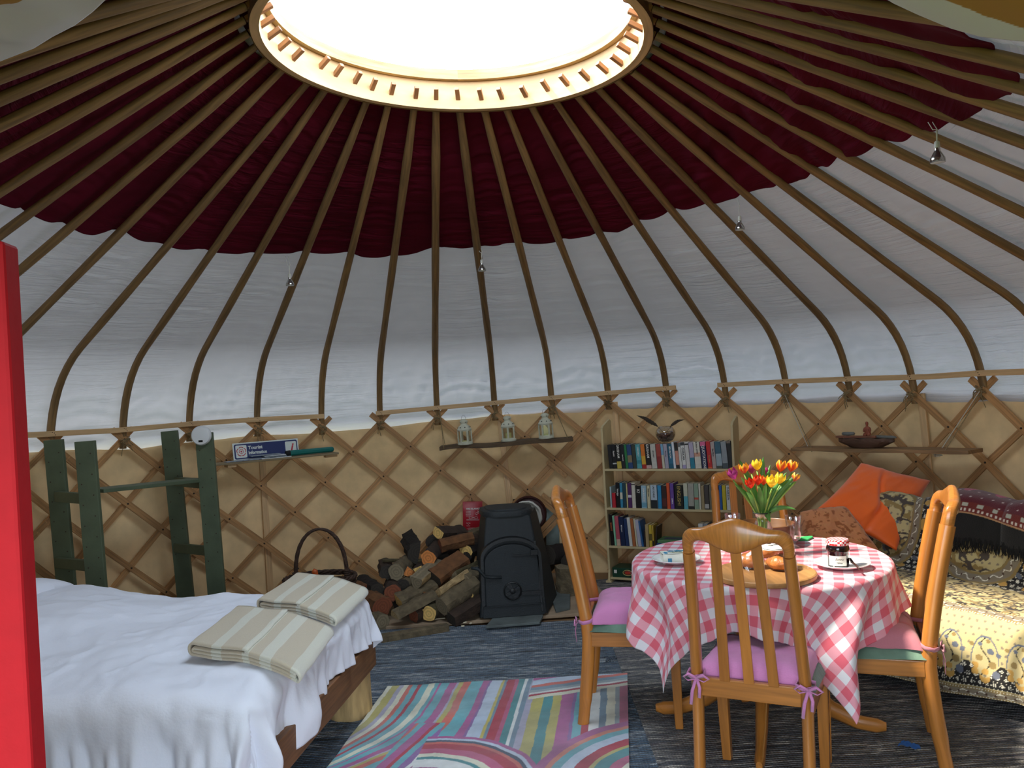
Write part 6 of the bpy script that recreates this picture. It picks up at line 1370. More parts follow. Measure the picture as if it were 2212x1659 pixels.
m = M(); m.lathe([(.001, .001), (.030, .001), (.035, .006), (.035, .055), (.037, .060), (.039, .068), (.037, .078), (.034, .086), (.033, .092)], 32, wob=lambda th, z: .018*math.cos(th*12) if z < .055 else 0); m.build('glass_jar', mat('jam_dark', '12060c', .12, coat=.6), jar, smooth=True, angle=40)
m = M(); m.lathe([(.0365, .084), (.0385, .086), (.0385, .100), (.036, .104), (.001, .1045)], 36, wob=lambda th, z: .012*math.cos(th*24) if z < .1 else 0, cap=False)
mg, nt, b = nmat('lid_check'); N = nt.nodes; L = nt.links; tc = N.new('ShaderNodeTexCoord'); ck = N.new('ShaderNodeTexChecker'); ck.inputs['Scale'].default_value = 130; ck.inputs['Color1'].default_value = (*hexc('c0262e'), 1); ck.inputs['Color2'].default_value = (*hexc('eadcdc'), 1); L.new(tc.outputs['Object'], ck.inputs[0]); L.new(ck.outputs[0], b.inputs['Base Color']); b.inputs['Roughness'].default_value = .3
m.build('lid', mg, jar, smooth=True, angle=35)
m = M(); m.grid(lambda u, v: (.0365*math.sin(-.35-1.0+u*1.75), -.0365*math.cos(-.35-1.0+u*1.75), .012+.036*v), 12, 2); lb_ = m.build('paper_label', m_wtxt, jar); plab(lb_, 'white paper label with handwriting')
lettering('Bonne', .013, m_btxt, lb_, T(-.012, -.0372, .036) @ rot('Z', -.32) @ rot('X', PI/2), shear=.35, sx=.8); lettering('Maman', .009, m_btxt, lb_, T(-.012, -.0372, .023) @ rot('Z', -.32) @ rot('X', PI/2), shear=.35, sx=.8)
m = M(); a = gz(1832, 1205, H0+.035); b_ = gz(1857, 1229, H0+.028); m.tube([a, a.lerp(b_, .25), a.lerp(b_, .5), a.lerp(b_, .8), b_], [.003, .010, .005, .006, .005], 8, flat=(1, .5)); o = m.build('wooden_spoon', mat('brown_spoon', '3a221c', .4, coat=.3), smooth=True); tag(o, 'short dark brown wooden spreader lying on the plate beside the jam jar', 'spoon')
bp = gz(1650, 1235, H0+.02); bd = thing('bread_board', 'round wooden bread board with the bag of brioche on it', 'bread board', (bp.x, bp.y+.0, H0+.0))
M().lathe([(.001, 0), (.188, 0), (.195, .004), (.197, .012), (.195, .020), (.190, .023), (.001, .023)], 64).build('board', m_board, bd, smooth=True, angle=30)
m_brio = mat('brioche', 'b86f34', .4, noise=.40, nscale=26, bump=.6, bscale=50, coat=.3); m_crumb = mat('brioche_side', 'e0ab5a', .7, noise=.15, nscale=30)
def brioche(label, px, py, r, sx_, rz):
    p = gz(px, py, H0+.045); m = M(); m.grid(lambda u, v: (r*sx_*math.cos(2*PI*u)*math.sin(PI*v)**.8*(1+.06*math.sin(u*19)), r*math.sin(2*PI*u)*math.sin(PI*v)**.8, r*.80*(1-math.cos(PI*v))*(1+.08*math.sin(u*13+v*7))*.62), 28, 12, closed_u=True, flip=False); o = m.build('brioche_bun', m_brio, smooth=True); o.location = (p.x, p.y, H0+.0240); o.rotation_euler.z = rz; tag(o, label, 'bun', 'brioche buns in the clear bag on the bread board'); return p
q1 = brioche('glossy brown brioche bun at the left inside the clear bag', 1622, 1214, .056, 1.0, .2); q2 = brioche('glossy brown brioche bun at the right inside the clear bag', 1688, 1218, .056, 1.05, -.3)
q3 = brioche('glossy brown brioche bun at the back inside the clear bag', 1654, 1194, .054, 1.1, .1)
mb = mat('clear_film', 'ffffff', .08); nt = mb.node_tree; b = nt.nodes['Principled BSDF']; x = nt.nodes.new('ShaderNodeMixShader'); tr_ = nt.nodes.new('ShaderNodeBsdfTransparent'); g_ = nt.nodes.new('ShaderNodeBsdfGlossy'); g_.inputs['Roughness'].default_value = .12; x.inputs[0].default_value = .13
nt.links.new(tr_.outputs[0], x.inputs[1]); nt.links.new(g_.outputs[0], x.inputs[2]); nt.links.new(x.outputs[0], nt.nodes['Material Output'].inputs[0])
cm_ = (q1+q2+q3)/3; bgp = Vector((cm_.x, cm_.y, H0+.0235))
def film(u, v):
    a = 2*PI*u; e_ = math.sin(PI*v*.5); rr = (.155*abs(math.cos(a))**1.4+.105*abs(math.sin(a))**1.4)*(1+.05*math.sin(a*7)+.03*math.sin(a*13+v*9)); return (rr*math.cos(a)*math.cos(PI/2*v)**.45, rr*math.sin(a)*math.cos(PI/2*v)**.45, .001+.085*e_+.004*math.sin(a*9+v*14)*e_)
m = M(); m.grid(film, 56, 14, closed_u=True, flip=True); bag = m.build('clear_bag', mb, smooth=True); bag.location = bgp; tag(bag, 'crinkled clear plastic bag wrapped round the brioche buns', 'bag')
lt_ = M(); lt_.grid(lambda u, v: (.052*math.cos(2*PI*u)*v, .038*math.sin(2*PI*u)*v, .092-.5*(.052*math.cos(2*PI*u)*v)**2*8), 36, 4, closed_u=True); lo_ = lt_.build('paper_label', m_wtxt, bag, smooth=True); lo_.location = (.012, -.012, .0); lo_.rotation_euler = (math.radians(28), 0, 0); lo_.location = (.010, -.030, .014)
m = M(); m.tube([(.048*math.cos(t), .034*math.sin(t), .0925-.012*math.cos(t)**2*.8) for t in np.linspace(0, 2*PI, 36)[:-1]], .0012, 4, closed=True); m.tube([(-.03+.06*s, .008-.004*math.sin(s*9), .093) for s in np.linspace(0, 1, 8)], .0012, 4); m.tube([(-.025+.05*s, -.004-.003*math.sin(s*7), .093) for s in np.linspace(0, 1, 8)], .0010, 4); ml_ = m.build('label_writing', m_btxt, lo_)
m = M(); m.grid(lambda u, v: (.026+.018*u, -.012+.012*v, .0915), 2, 2); m.build('red_flash', mat('red_print', 'c33a3a', .5), lo_)
# glasses
def goblet(label, px, py, zrim, r, h):
    p = gz(px, py, zrim); m = M()
    o_ = [(.030, 0), (.030, .002), (.008, .005), (.006, .016), (.014, .022), (.026, .040), (.031, .070), (r, h)]; i_ = [(r-.0018, h), (.029, .070), (.023, .042), (.008, .028), (.001, .026)]
    m.lathe([(.001, 0)]+o_+i_, 32, cap=False, wob=lambda th, z: .035*math.cos(th*14) if .02 < z < .075 else 0); o = m.build('drinking_glass', m_glass, smooth=True); o.location = (p.x, p.y, H0+.0005); tag(o, label, 'glass', 'fluted drinking glasses on the table'); return o
goblet('clear fluted drinking glass standing right of the tulip vase', 1713, 1114, H0+.142, .0365, .142); goblet('clear fluted drinking glass mostly hidden behind the near chair back, left of the vase', 1582, 1110, H0+.142, .0365, .142)
m = M(); np0 = gz(1733, 1163, H0+.004); m.prism([(-.035, -.03), (.01, -.045), (.055, .005), (.06, .03), (-.02, .03)], .008, T(np0.x, np0.y, H0)); o = m.build('napkin', mat('green_paper', '2f9a54', .8), bevel=.003); tag(o, 'bright green folded paper napkin at the far side of the table', 'napkin')
wbp = gz(1648, 1130, H0+.098); wb_ = M(); wb_.lathe([(.001, .001), (.105, .001), (.122, .02), (.130, .06), (.132, .098), (.127, .100), (.124, .096), (.118, .03), (.10, .012), (.001, .010)], 48, cap=False); o = wb_.build('wooden_bowl', wood('tray_wood', '6e4722', .3, .45, .3, coord='Object', scale=(6, 6, 60)), smooth=True, angle=50); o.location = (wbp.x+.01, wbp.y, H0); tag(o, 'turned brown wooden bowl on the table with the vase standing in it', 'bowl')
dp = gz(1668, 1188, H0+.01); o = M().lathe([(.001, 0), (.07, 0), (.085, .012), (.082, .014), (.066, .005), (.001, .005)], 36, Matrix.Diagonal((1.1, .55, 1, 1)), cap=False).build('dish', mat('red_clay', '9a4a2c', .45, noise=.3, nscale=18, coat=.2), smooth=True); o.location = (dp.x-.02, dp.y-.02, H0); tag(o, 'low reddish brown clay dish between the buns and the wooden bowl', 'dish')
# vase and tulips
VP = gz(1646, 1110, H0+.178); VX, VY_ = VP.x, VP.y
vs_ = thing('vase', 'small clear glass vase with a dark band round its neck', 'vase', (VX, VY_, H0+.011))
o_ = [(.028, 0), (.042, .004), (.050, .03), (.050, .07), (.043, .105), (.030, .135), (.026, .150), (.034, .168), (.040, .172)]; i_ = [(.038, .172), (.0235, .150), (.028, .134), (.040, .104), (.0475, .07), (.0475, .03), (.04, .008), (.001, .006)]
M().lathe([(.001, 0)]+o_+i_, 36, cap=False).build('vase_glass', m_glass, vs_, smooth=True)
m = M(); m.tube([(.036*math.cos(t), .036*math.sin(t), .173) for t in np.linspace(0, 2*PI, 28)[:-1]], .0022, 6, closed=True); m.tube([(.036+.018*math.cos(t), .0+.004*math.sin(t), .174+.004*math.sin(t)) for t in np.linspace(0, 2*PI, 12)[:-1]], .0018, 5, closed=True); m.build('neck_band', mat('black_band', '1c2420', .6), vs_, smooth=True)
m_stem = mat('tulip_stem', '7fa648', .5, noise=.15, nscale=30); m_tl = mat('tulip_leaf', '4f8a3e', .45, noise=.22, nscale=40, stretch=(1, 1, .15), trans=.25)
def colr_mix(a, b, t): return tuple(a[k]*(1-t)+b[k]*t for k in range(3))
TULC = {'purple': ('9a2a72', 'b0488c'), 'orange': ('d8431c', 'f2b62e'), 'pink': ('9a2f55', 'a8456a'), 'yellow': ('efc81e', 'f6e24a'), 'magenta': ('a02060', 'b03a78'), 'red': ('cc2412', 'dc4a20'), 'redor': ('d23a16', 'f09a2c'), 'goldred': ('c85a3a', 'f0c23a')}
m_pet = colmat('tulip_petal', .45, trans=.3)
rn = random.Random(12)
def tulip(label, px, py, kind, dd, size=1., lean=0., open_=0.):
    zt = None; D0 = CO[1]; Y = VY_+dd; h = gy(px, py, Y); base = Vector((VX+rn.uniform(-.012, .012), VY_+rn.uniform(-.012, .012), H0+.02))
    neck = Vector((VX+(h.x-VX)*.16, VY_+(h.y-VY_)*.16, H0+.165)); hb = h+Vector((0, 0, -.024*size)); t = thing('tulip', label, 'tulip', h, group='tulips in the glass vase')
    m = M(); pts = []
    for k in range(13):
        s = k/12
        if s < .4: pts.append(base.lerp(neck, s/.4)-h)
        else: f = (s-.4)/.6; c_ = neck+Vector(((h.x-VX)*.35, (h.y-VY_)*.35, .55*(hb.z-neck.z))); p = neck*(1-f)**2+c_*2*f*(1-f)+hb*f*f; pts.append(p-h)
    m.tube(pts, .0036, 7); m.build('stem', m_stem, t, smooth=True)
    up = (pts[-1]-pts[-3]).normalized(); up = (up+Vector((0, 0, .8))).normalized(); X = up.to_track_quat('Z', 'Y').to_matrix().to_4x4()
    c0, c1 = hexc(TULC[kind][0]), hexc(TULC[kind][1]); hd = thing('x', 'x', 'x'); bpy.data.objects.remove(hd)
    for k in range(6):
        m = M(); m.col = c0; inner = k % 2; rr0 = .0200*size*(.90 if inner else 1.0); a0 = 2*PI*k/6+rn.uniform(-.1, .1); Hh = .044*size*rn.uniform(.94, 1.06); nu_, nv_ = 6, 9
        vs = []; cs = []
        for j in range(nv_+1):
            v = j/nv_; prof = (math.sin(min(1, v*1.35)*PI/2)**.8)*(1-.20*max(0, v-.6)/.4+.25*open_*v)
            for i in range(nu_+1):
                u = (i/nu_-.5)*2; wid = .66*math.sin(PI*min(1, .24+v*.70))**.6*(1-.0*v); ang = a0+u*wid*1.0; rad_ = rr0*prof*(1+.05*u*u)+.0015; z_ = Hh*(v*(1-.12*u*u*v))-.022*size
                vs.append(X @ Vector((rad_*math.cos(ang), rad_*math.sin(ang), z_))); e_ = min(1, max(0, (abs(u)*.75+v-.72)*2.2)); 
                cs.append(colr_mix(c0, c1, e_ if kind in ('orange', 'redor', 'goldred') else .6*v))
        fs = [(j*(nu_+1)+i, j*(nu_+1)+i+1, (j+1)*(nu_+1)+i+1, (j+1)*(nu_+1)+i) for j in range(nv_) for i in range(nu_)]
        m.col = None; m._add(vs, fs); m.cols = cs; o = m.build('petal', m_pet, t, smooth=True)
    return t
def tleaf(t, px, py, dd, w=.018, start=.35, curl=0.):
    tip = gy(px, py, VY_+dd); b0 = Vector((VX, VY_, H0+.15)); o0 = Vector(t.location); n = 14; P_ = []
    for k in range(n+1):
        f = k/n; c_ = Vector((VX+(tip.x-VX)*.35, VY_+(tip.y-VY_)*.3, b0.z+max(.02, (tip.z-b0.z))*.6+curl)); P_.append(b0*(1-f)**2+c_*2*f*(1-f)+tip*f*f-o0)
    view = (Vector(CO)-tip).normalized()
    def fn(u, v):
        k = min(n-1, int(v*n)); f = v*n-k; p = P_[k].lerp(P_[k+1], f); d = (P_[k+1]-P_[k]).normalized(); s_ = d.cross(view).normalized(); w_ = w*(math.sin(PI*min(1, .10+v*.90)))**.7; q = (u-.5)*2; return p+s_*q*w_-view*(abs(q)**1.5)*w_*.5
    m = M(); m.grid(fn, 6, 22); m.build('leaf', m_tl, t, smooth=True)
TL_ = [('purple tulip at the left edge of the bunch', 1583, 1024, 'purple', -.02, 1.12, (1586, 1045)), ('orange tulip with yellow petal edges at the upper left of the bunch', 1607, 1012, 'orange', .0, 1.05, (1596, 992)), ('dark pink tulip half hidden behind the upper left orange one', 1623, 1012, 'pink', .07, 1.0, None),
 ('tall yellow tulip at the top left of centre with a leaf beside it', 1635, 1004, 'yellow', .02, 1.1, (1649, 986)), ('small magenta tulip in the middle top of the bunch', 1654, 1018, 'magenta', .05, .8, (1664, 1004)), ('bright red tulip at the lower left of the bunch', 1620, 1045, 'red', -.06, 1.0, (1600, 1030)),
 ('bright red tulip just left of the centre', 1637, 1037, 'red', -.03, 1.0, (1672, 1030)), ('red tulip with orange edges touching the big yellow one', 1649, 1038, 'redor', -.02, .9, None), ('large yellow tulip in the front centre', 1667, 1041, 'yellow', -.07, 1.18, (1655, 1046)),
 ('yellow tulip behind and right of the large yellow one', 1685, 1034, 'yellow', -.02, 1.1, (1700, 1020)), ('orange tulip with yellow petal tips at the top right, left of its twin', 1688, 1007, 'orange', .0, 1.15, (1702, 1035)), ('orange tulip with yellow petal tips at the top right corner', 1711, 1007, 'orange', .0, 1.15, (1716, 1040)),
 ('small half open yellow and red tulip at the right edge', 1718, 1031, 'goldred', -.02, .85, (1726, 1022))]
for lab, px, py, kd, dd, sz, lf in TL_:
    t = tulip(lab, px, py, kd, dd, sz)
    if lf: tleaf(t, lf[0], lf[1], dd-.01, .013)
    if px == 1718: tleaf(t, 1720, 1101, -.05, .011, curl=.05)
    if px == 1711: tleaf(t, 1664, 1128, -.06, .016, curl=.06)
    if px == 1667: tleaf(t, 1640, 1050, -.08, .014)
    if px == 1620: tleaf(t, 1612, 1062, -.08, .012)
# ================================================================ sofa
SP0 = Vector((1.60, .86, 0)); sd = Vector((.47, -.883, 0)).normalized(); SA = math.atan2(sd.y, sd.x); SL = 1.42
sofa = thing('sofa', 'low sofa against the right wall under a patterned throw', 'sofa', SP0+Vector((0, 0, .019)), SA)      # local x along the front, y towards the back wall
m_sofa = mat('dark_sofa', '1c1a19', .9, noise=.2, nscale=20); 
M().box((SL/2, .42, .19), (SL, .80, .22)).build('base', m_sofa, sofa, bevel=.03); M().box((SL/2, .40, .345), (SL-.04, .76, .10)).build('seat', m_sofa, sofa, bevel=.04)
m = M(); m.prism([(.60, .30), (.80, .28), (.84, .60), (.80, .715), (.73, .735), (.67, .66)], SL-.06, Matrix(((0, 0, 1, .03), (1, 0, 0, 0), (0, 1, 0, 0), (0, 0, 0, 1)))); m.build('backrest', m_sofa, sofa, bevel=.03)
for x_, y_ in ((.08, .10), (SL-.08, .10), (.08, .74), (SL-.08, .74)): M().lathe([(.022, 0), (.026, .082)], 12, T(x_, y_, 0)).build('leg', m_dark, sofa)
# throw: profile from hem to the back
PR = np.array([(-.045, .085), (-.050, .16), (-.048, .26), (-.035, .36), (.01, .415), (.08, .432), (.25, .425), (.42, .412), (.54, .408), (.585, .43), (.61, .50), (.635, .60), (.665, .70), (.72, .762), (.79, .765), (.85, .70), (.88, .55)])
PRL = np.r_[0, np.cumsum(np.hypot(*np.diff(PR, axis=0).T))]; PT = PRL[-1]
nu, nv = 380, 420; U, V = np.meshgrid(np.linspace(0, 1, nu), np.linspace(0, 1, nv)); X = -.03+U*(SL+.06); l = V*PT
Yp = np.interp(l, PRL, PR[:, 0]); Zp = np.interp(l, PRL, PR[:, 1])
k7 = np.ones(21)/21
def smoothcols(A):
    out = A.copy(); pad = np.concatenate([np.repeat(A[:1], 10, 0), A, np.repeat(A[-1:], 10, 0)], 0); c = np.cumsum(np.concatenate([np.zeros((1, A.shape[1])), pad], 0), 0); return (c[21:]-c[:-21])/21
Yp = smoothcols(Yp); Zp = smoothcols(Zp)
hang = sm((.34-l)/.25); Yp = Yp-hang*(.018*np.sin(X*14+1)+.012*vnoise(X*9, l*4, 3)+.02)
Zp = Zp+hang*.03*np.sin(X*4.2+2.4)*sm((.16-l)/.16)-.05*sm((X-.25)/.7)*sm((.2-l)/.2)*.6+.035*sm((.35-X)/.35)*sm((.2-l)/.2)
rip = .012*fbm(X*5, l*6, 8)+.005*fbm(X*15, l*12, 5); Zp = Zp+rip*(1-hang); Yp = Yp-rip*hang
bk = sm((l-PRL[9])/.08)*sm((PRL[15]-l)/.1)      # plump bolsters on the back
Yp = Yp-bk*.045*np.abs(np.cos((X-.02)*PI/.52))**.6; Zp = Zp+sm((l-PRL[11])/.06)*sm((PRL[15]-l)/.1)*.03*np.abs(np.cos((X-.02)*PI/.52))**.6
x_end = np.clip((.03-X)/.06, 0, 1)+np.clip((X-SL+.03)/.06, 0, 1)
W3 = hexc; cre = np.array(hexc('bcab7a')); tan = np.array(hexc('8c7544')); gry = np.array(hexc('827560')); blk = np.array(hexc('17130f')); gold = np.array(hexc('b98f45')); blu = np.array(hexc('5f6470')); wht = np.array(hexc('e6dfc8'))
C = np.zeros((nv, nu, 3)); C[:] = cre
def put(mask, c): C[mask] = c
def dots(xx, yy, px_, py_, r, stag=True):
    j = np.floor(yy/py_); x2 = xx+(j % 2)*px_*.5*stag; return np.hypot((x2/px_-np.floor(x2/px_)-.5)*px_, (yy/py_-j-.5)*py_) < r
def flowers(xx, yy, p_, r):
    j = np.floor(yy/p_); x2 = xx+(j % 2)*p_*.5; dx = (x2/p_-np.floor(x2/p_)-.5)*p_; dy = (yy/p_-j-.5)*p_; rr = np.hypot(dx, dy); a = np.arctan2(dy, dx); return (rr < r*(.75+.3*np.cos(a*6))) & (rr > r*.3)
def squig(xx, yy, s=1.):
    a = fbm(xx*26*s, yy*34*s, 41); b2 = fbm(xx*55*s, yy*48*s, 43); return (np.abs(a) < .13), ((b2 > .18)), (fbm(xx*30*s+9, yy*30*s, 47) > .42)
# field (seat)
s1, s2, s3 = squig(X, l); put(s2 & ~s3, tan); put(s3, np.array(hexc('6a5c48'))); put(s1, np.array(hexc('2a2018')))
def band(l0, l1, curve=0):
    k = (l >= l0) & (l < l1); put(k, gry); mid = (l0+l1)/2; w = (l1-l0)
    wave = np.abs((l-mid)-w*.20*np.sin(X*2*PI/.075)) < .0022; put(k & wave, wht)
    put(k & dots(X+.018, l-mid+.5*.02, .0375, .02, .0055, False) & (np.abs(l-mid) < w*.28), np.array(hexc('4a2e1c')))
    for e0_, e1__ in ((l0, l0+.012), (l1-.012, l1)):
        kk = (l >= e0_) & (l < e1__); put(kk, tan); put(kk & (np.hypot((X/.012-np.floor(X/.012)-.5)*.012, l-(e0_+e1__)/2) < .0028), wht)
# bottom: hem border, black with flowers, arches
k = l < .35; put(k, cre)
put(k & dots(X, l, .034, .030, .0058), gry); 
xa_ = (X/.145-np.floor(X/.145)-.5)*.145
arch_ = np.abs(np.hypot(xa_*1.5, np.maximum(0, l-.165)*(.9)+.02*np.abs(xa_)*0)-.082) < .0035; put(k & arch_ & (l > .15) & (l < .30), blu)
put((l > .13) & (l < .29) & (np.hypot(xa_*1.5, np.maximum(0, l-.165)*.9) < .078), cre)
sq = (np.abs(xa_-.018*np.sin(l*50)) < .0028) & (l > .09) & (l < .25); put(sq, blk)
for dx_, dl_, cc_, rr2 in ((.022, .20, 'b', .014), (-.024, .17, 't', .014), (.03, .15, 't', .016), (-.02, .225, 'b', .009), (.012, .24, 't', .009), (-.040, .14, 'g', .015), (.0, .12, 'g', .014), (.055, .19, 'b', .011), (-.055, .22, 't', .010)):
    put((np.hypot(xa_-dx_, (l-dl_)*1.15) < rr2), dict(b=blu, t=tan, g=gold)[cc_])
kb_ = (l > .055) & (l < .125+.028*np.cos(xa_*2*PI/.145+PI)); put(kb_, blk); put(kb_ & flowers(X, l, .030, .0085), wht); put(kb_ & dots(X+.01, l+.01, .017, .015, .0022), wht)
put((np.hypot(xa_+.0, (l-.098)*1.0) < .022) & kb_, gold); put((np.hypot(xa_-.045, (l-.115)) < .016), blu); put((np.hypot(xa_+.04, (l-.118)) < .014), gold)
band(0., .052); band(.345, .405)
# back: black ground, cream medallions ringed in grey
lb0 = PRL[8]-.02; k = l > lb0; put(k, blk); put(k & flowers(X, l, .034, .010), wht); put(k & dots(X, l, .019, .021, .0025), wht)
mx_ = (X-.40); per = .56; xm = (mx_/per-np.floor(mx_/per)-.5)*per; rm = np.hypot(xm/.225, (l-(lb0+.30))/.27)
g2 = np.hypot(((X/.11)-np.floor(X/.11)-.5)*.11, ((l/.12)-np.floor(l/.12)-.5)*.12); put(k & (g2 < .020) & (rm > 1.1), gold); g3 = np.hypot(((X/.11+.4)-np.floor(X/.11+.4)-.5)*.11, ((l/.12+.45)-np.floor(l/.12+.45)-.5)*.12); put(k & (g3 < .016) & (rm > 1.1), blu)
rg = k & (rm < 1.12); put(rg, tan); put(k & (rm < 1.06), gry); an_r = np.arctan2(xm, l-(lb0+.30)); put(k & (np.abs(rm-.95-.05*np.sin(an_r*22)) < .012), wht); put(k & (np.abs(rm-.95) < .03) & (np.cos(an_r*22) > .93), np.array(hexc('4a2e1c')))
put(k & (rm < .86), tan); inn_ = k & (rm < .80); put(inn_, cre); put(inn_ & dots(X, l, .034, .034, .006), gry); s1, s2, s3 = squig(X+3, l, .6); put(inn_ & s3, blu); put(inn_ & s2, tan); put(inn_ & s1, np.array(hexc('4a4038')))
k2 = (X < .20) & (l > .42); 
C *= (1+.08*fbm(X*4, l*4, 3))[..., None]
P = np.stack([X, Yp, Zp], -1)
thr = npgrid('throw', P, colmat('print_cotton', .9, .1, 200, .15), colr=np.clip(C, 0, 1), solid=.002); thr.matrix_basis = sofa.matrix_basis.copy(); tag(thr, 'cream, black and grey paisley printed throw covering the whole sofa', 'throw')
# arm roll at the left end
def rollp(u, v): a = 2*PI*u; return (.03+.055*math.cos(a)*(1-.0*v), .06+.70*v, .47+.07*math.sin(a)*(1+.1*math.sin(v*9))*math.sin(PI*min(1, max(0, .06+v*.94)))**.25)
# embroidered cloth over the back
nu, nv = 200, 150; x0c = .50; U, V = np.meshgrid(np.linspace(0, 1, nu), np.linspace(0, 1, nv)); Xc = x0c+U*(SL+.05-x0c); lo_l = PRL[10]+.035; hi_l = PRL[15]-.02; lc = lo_l+(hi_l-lo_l)*V+.03*np.sin(U*5+.5)*(1-V)
Y2 = np.interp(lc, PRL, PR[:, 0]); Z2_ = np.interp(lc, PRL, PR[:, 1]); Y2 = smoothcols(Y2); Z2_ = smoothcols(Z2_)
off = .030+.012*vnoise(U*9, V*3, 3)+.035*np.abs(np.cos((Xc-.02)*PI/.52))**.6; Y2 = Y2-off*sm((PRL[14]-lc)/.1); Z2_ = Z2_+.040+.012*np.sin(U*13+1)*V+.03*np.abs(np.cos((Xc-.02)*PI/.52))**.6*V
C = np.zeros((nv, nu, 3)); C[:] = hexc('0b0908'); 
hem_ = .26+.05*np.sin(U*7+1)+.05*np.abs(np.sin(U*5.2+.4)); vv_ = V-hem_; red = np.array(hexc('5e1420')); k = vv_ > 0; C[k] = red
br = k & (vv_ < .17); C[br] = hexc('6e2218'); C[k & (vv_ < .022)] = hexc('b0845c')
xs_ = Xc; sq = br & (vv_ > .10) & (vv_ < .155) & ((xs_/.075-np.floor(xs_/.075)) < .36); C[sq] = hexc('b4b09c'); C[br & (np.abs(vv_-.055) < .018) & ((xs_/.022-np.floor(xs_/.022)) < .45)] = hexc('d8c8b8')
C[k & (vv_ > .17) & (np.hypot((xs_/.05-np.floor(xs_/.05)-.5)*.05, (V/.11-np.floor(V/.11)-.5)*.05) < .005)] = hexc('d0b8b0'); fl = k & (vv_ > .17) & (np.hypot((xs_/.16-np.floor(xs_/.16)-.5)*.16, (V-.82)*.28) < .032); C[fl] = hexc('b5204e')
fr_ = V < .03+.03*np.abs(vnoise(U*90, U*0, 3)); 
Z2_[:12] -= (.018*np.abs(vnoise(U*120, V*0+2, 5))*(1-V/.08))[:12]
emb = npgrid('embroidered_cloth', np.stack([Xc, Y2, Z2_], -1), colmat('wool_cloth', .98, .4, 220, .4), colr=C, solid=.006); emb.matrix_basis = sofa.matrix_basis.copy(); tag(emb, 'maroon embroidered cloth with a deep black fringe draped over the sofa back', 'cloth')
m = M(); rn = random.Random(9)
for k in range(260):
    i = int(k/260*(nu-1)); x_, y_, z_ = Xc[0, i], Y2[0, i], Z2_[0, i]; L_ = rn.uniform(.03, .055); m.tube([(x_, y_+.002, z_+.015), (x_+rn.uniform(-.006, .006), y_-.006, z_-L_*.5), (x_+rn.uniform(-.012, .012), y_-.002, z_-L_)], [.0035, .003, .0012], 4)
fr_o = m.build('fringe', mat('black_wool', '0c0a09', .98), emb); fr_o['kind'] = 'stuff'
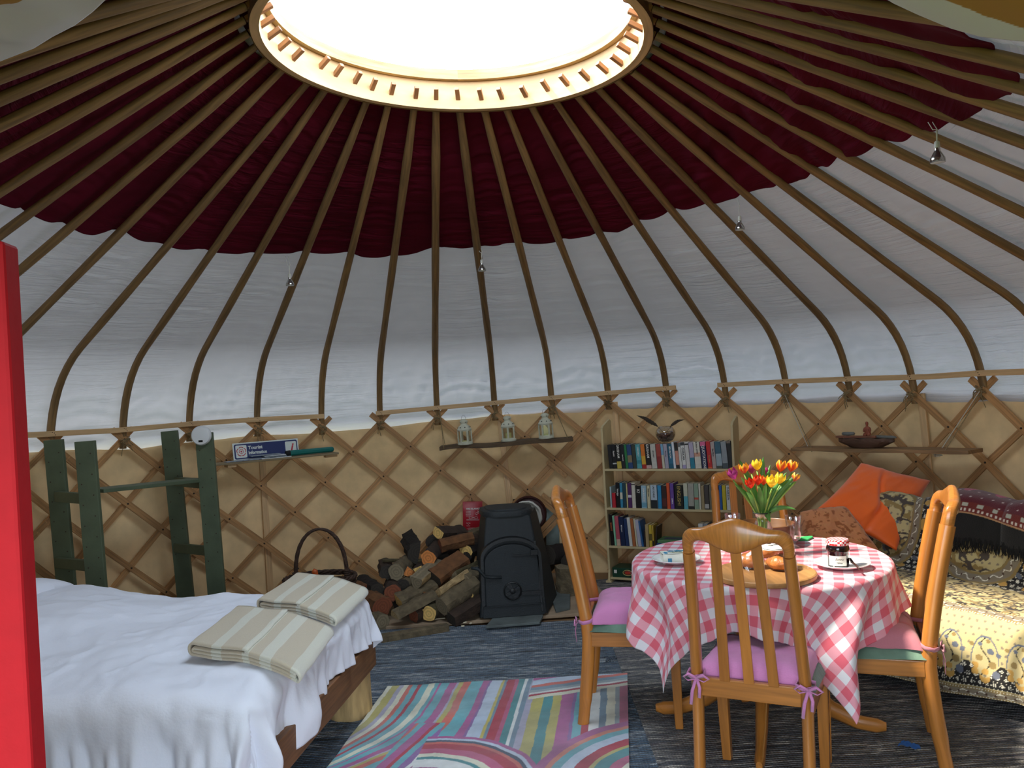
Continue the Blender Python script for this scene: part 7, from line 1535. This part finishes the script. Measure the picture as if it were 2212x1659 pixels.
# cushions
def corner_cushion(name, label, cs, th, mm, seed, colr=None, crease=0.):
    A, B, Cc, D = cs       # corners in order round the cushion
    n = 60; U, V = np.meshgrid(np.linspace(0, 1, n), np.linspace(0, 1, n)); a, b, c, d = [np.array(q) for q in cs]
    u2, v2 = U*2-1, V*2-1; pin = .055; uu = .5+(U-.5)*(1-pin*(1-v2**2)); vv = .5+(V-.5)*(1-pin*(1-u2**2))
    Pb = (a*(1-uu[..., None])+b*uu[..., None])*(1-vv[..., None])+(d*(1-uu[..., None])+c*uu[..., None])*vv[..., None]
    nrm = np.cross(b-a, d-a); nrm = nrm/np.linalg.norm(nrm); 
    if nrm[1] > 0: nrm = -nrm
    q = np.clip((1-u2**4)*(1-v2**4), 0, 1)**.55; f = .012*fbm(U*3, V*3, seed)+.010*fbm(U*7+V*3, V*2, seed+3)-crease*np.exp(-((U-.42-.25*(V-.2)+.05*np.sin(V*7))/.035)**2)*sm((V)*3)*.9+crease*.6*np.exp(-((U-.36-.25*(V-.2)+.05*np.sin(V*7))/.05)**2)-crease*.7*np.exp(-((U-.62+.3*(V-.6))/.04)**2)*sm((V-.4)*3)
    top = Pb+nrm*(q*(th/2)+f*q**.5)[..., None]; bot = Pb-nrm*(q*(th/2))[..., None]; cen = Pb.reshape(-1, 3).mean(0)
    Pm = np.concatenate([top, bot[::-1]], 0)-cen; o = npgrid(name, Pm, mm, colr=np.concatenate([colr(U, V), colr(U, V)[::-1]], 0) if colr else None); o.location = cen; tag(o, label, 'cushion'); return o
def gd(px, py, d): return Vector(CO+ray(px, py)*d)
corner_cushion('sofa_cushion', 'bright orange square cushion leaning in the corner of the sofa', [gd(1860, 1000, 4.96), gd(2010, 1038, 4.93), gd(1936, 1190, 4.56), gd(1762, 1102, 4.72)], .12, mat('orange_silk', 'ff6a12', .5, noise=.06, nscale=6, bump=.15, bscale=14, sheen=.4), 4, crease=.015)
def tcol(U, V):
    c = np.zeros(U.shape+(3,)); c[:] = hexc('cd8250'); k = fbm(U*13, V*13, 3) > .18; c[k] = hexc('9c5628'); k = np.abs(fbm(U*11+4, V*11, 9)) < .06; c[k] = hexc('cf8a54'); return c
corner_cushion('sofa_cushion', 'terracotta cushion with a brown leaf pattern under the orange cushion', [gd(1728, 1106, 4.66), gd(1822, 1096, 4.70), gd(1905, 1200, 4.42), gd(1735, 1225, 4.40)], .17, colmat('tapestry', .9, .2, 150, .2), 8, colr=tcol)
# ================================================================ scraps on the floor
q = gz(1965, 1612, .022); m = M(); m.grid(lambda u, v: ((u-.5)*.085*(1-.3*v), (v-.5)*.05+.01*math.sin(u*6), .004+.006*math.sin(u*9+v*4)**2), 8, 5); o = m.build('cloth_scrap', mat('blue_scrap', '2f6fc0', .8), smooth=True); o.location = (q.x, q.y, .0215); o.rotation_euler.z = -.5; tag(o, 'small bright blue scrap of cloth on the rag rug right of the near chair', 'scrap')
q = gz(1317, 1420, .022); m = M(); rn = random.Random(2)
for k in range(11):
    a = rn.uniform(0, 2*PI); m.tube([(0, 0, .006), (.02*math.cos(a), .02*math.sin(a), .010), (.042*math.cos(a+.4), .042*math.sin(a+.4), .003)], .003, 5)
o = m.build('yarn_knot', mat('grey_yarn', '4c5560', .9), smooth=True); o.location = (q.x, q.y, .0215 if q.x > .62 else .011); tag(o, 'frayed grey knot of rag lying on the rug beside the left chair', 'knot')
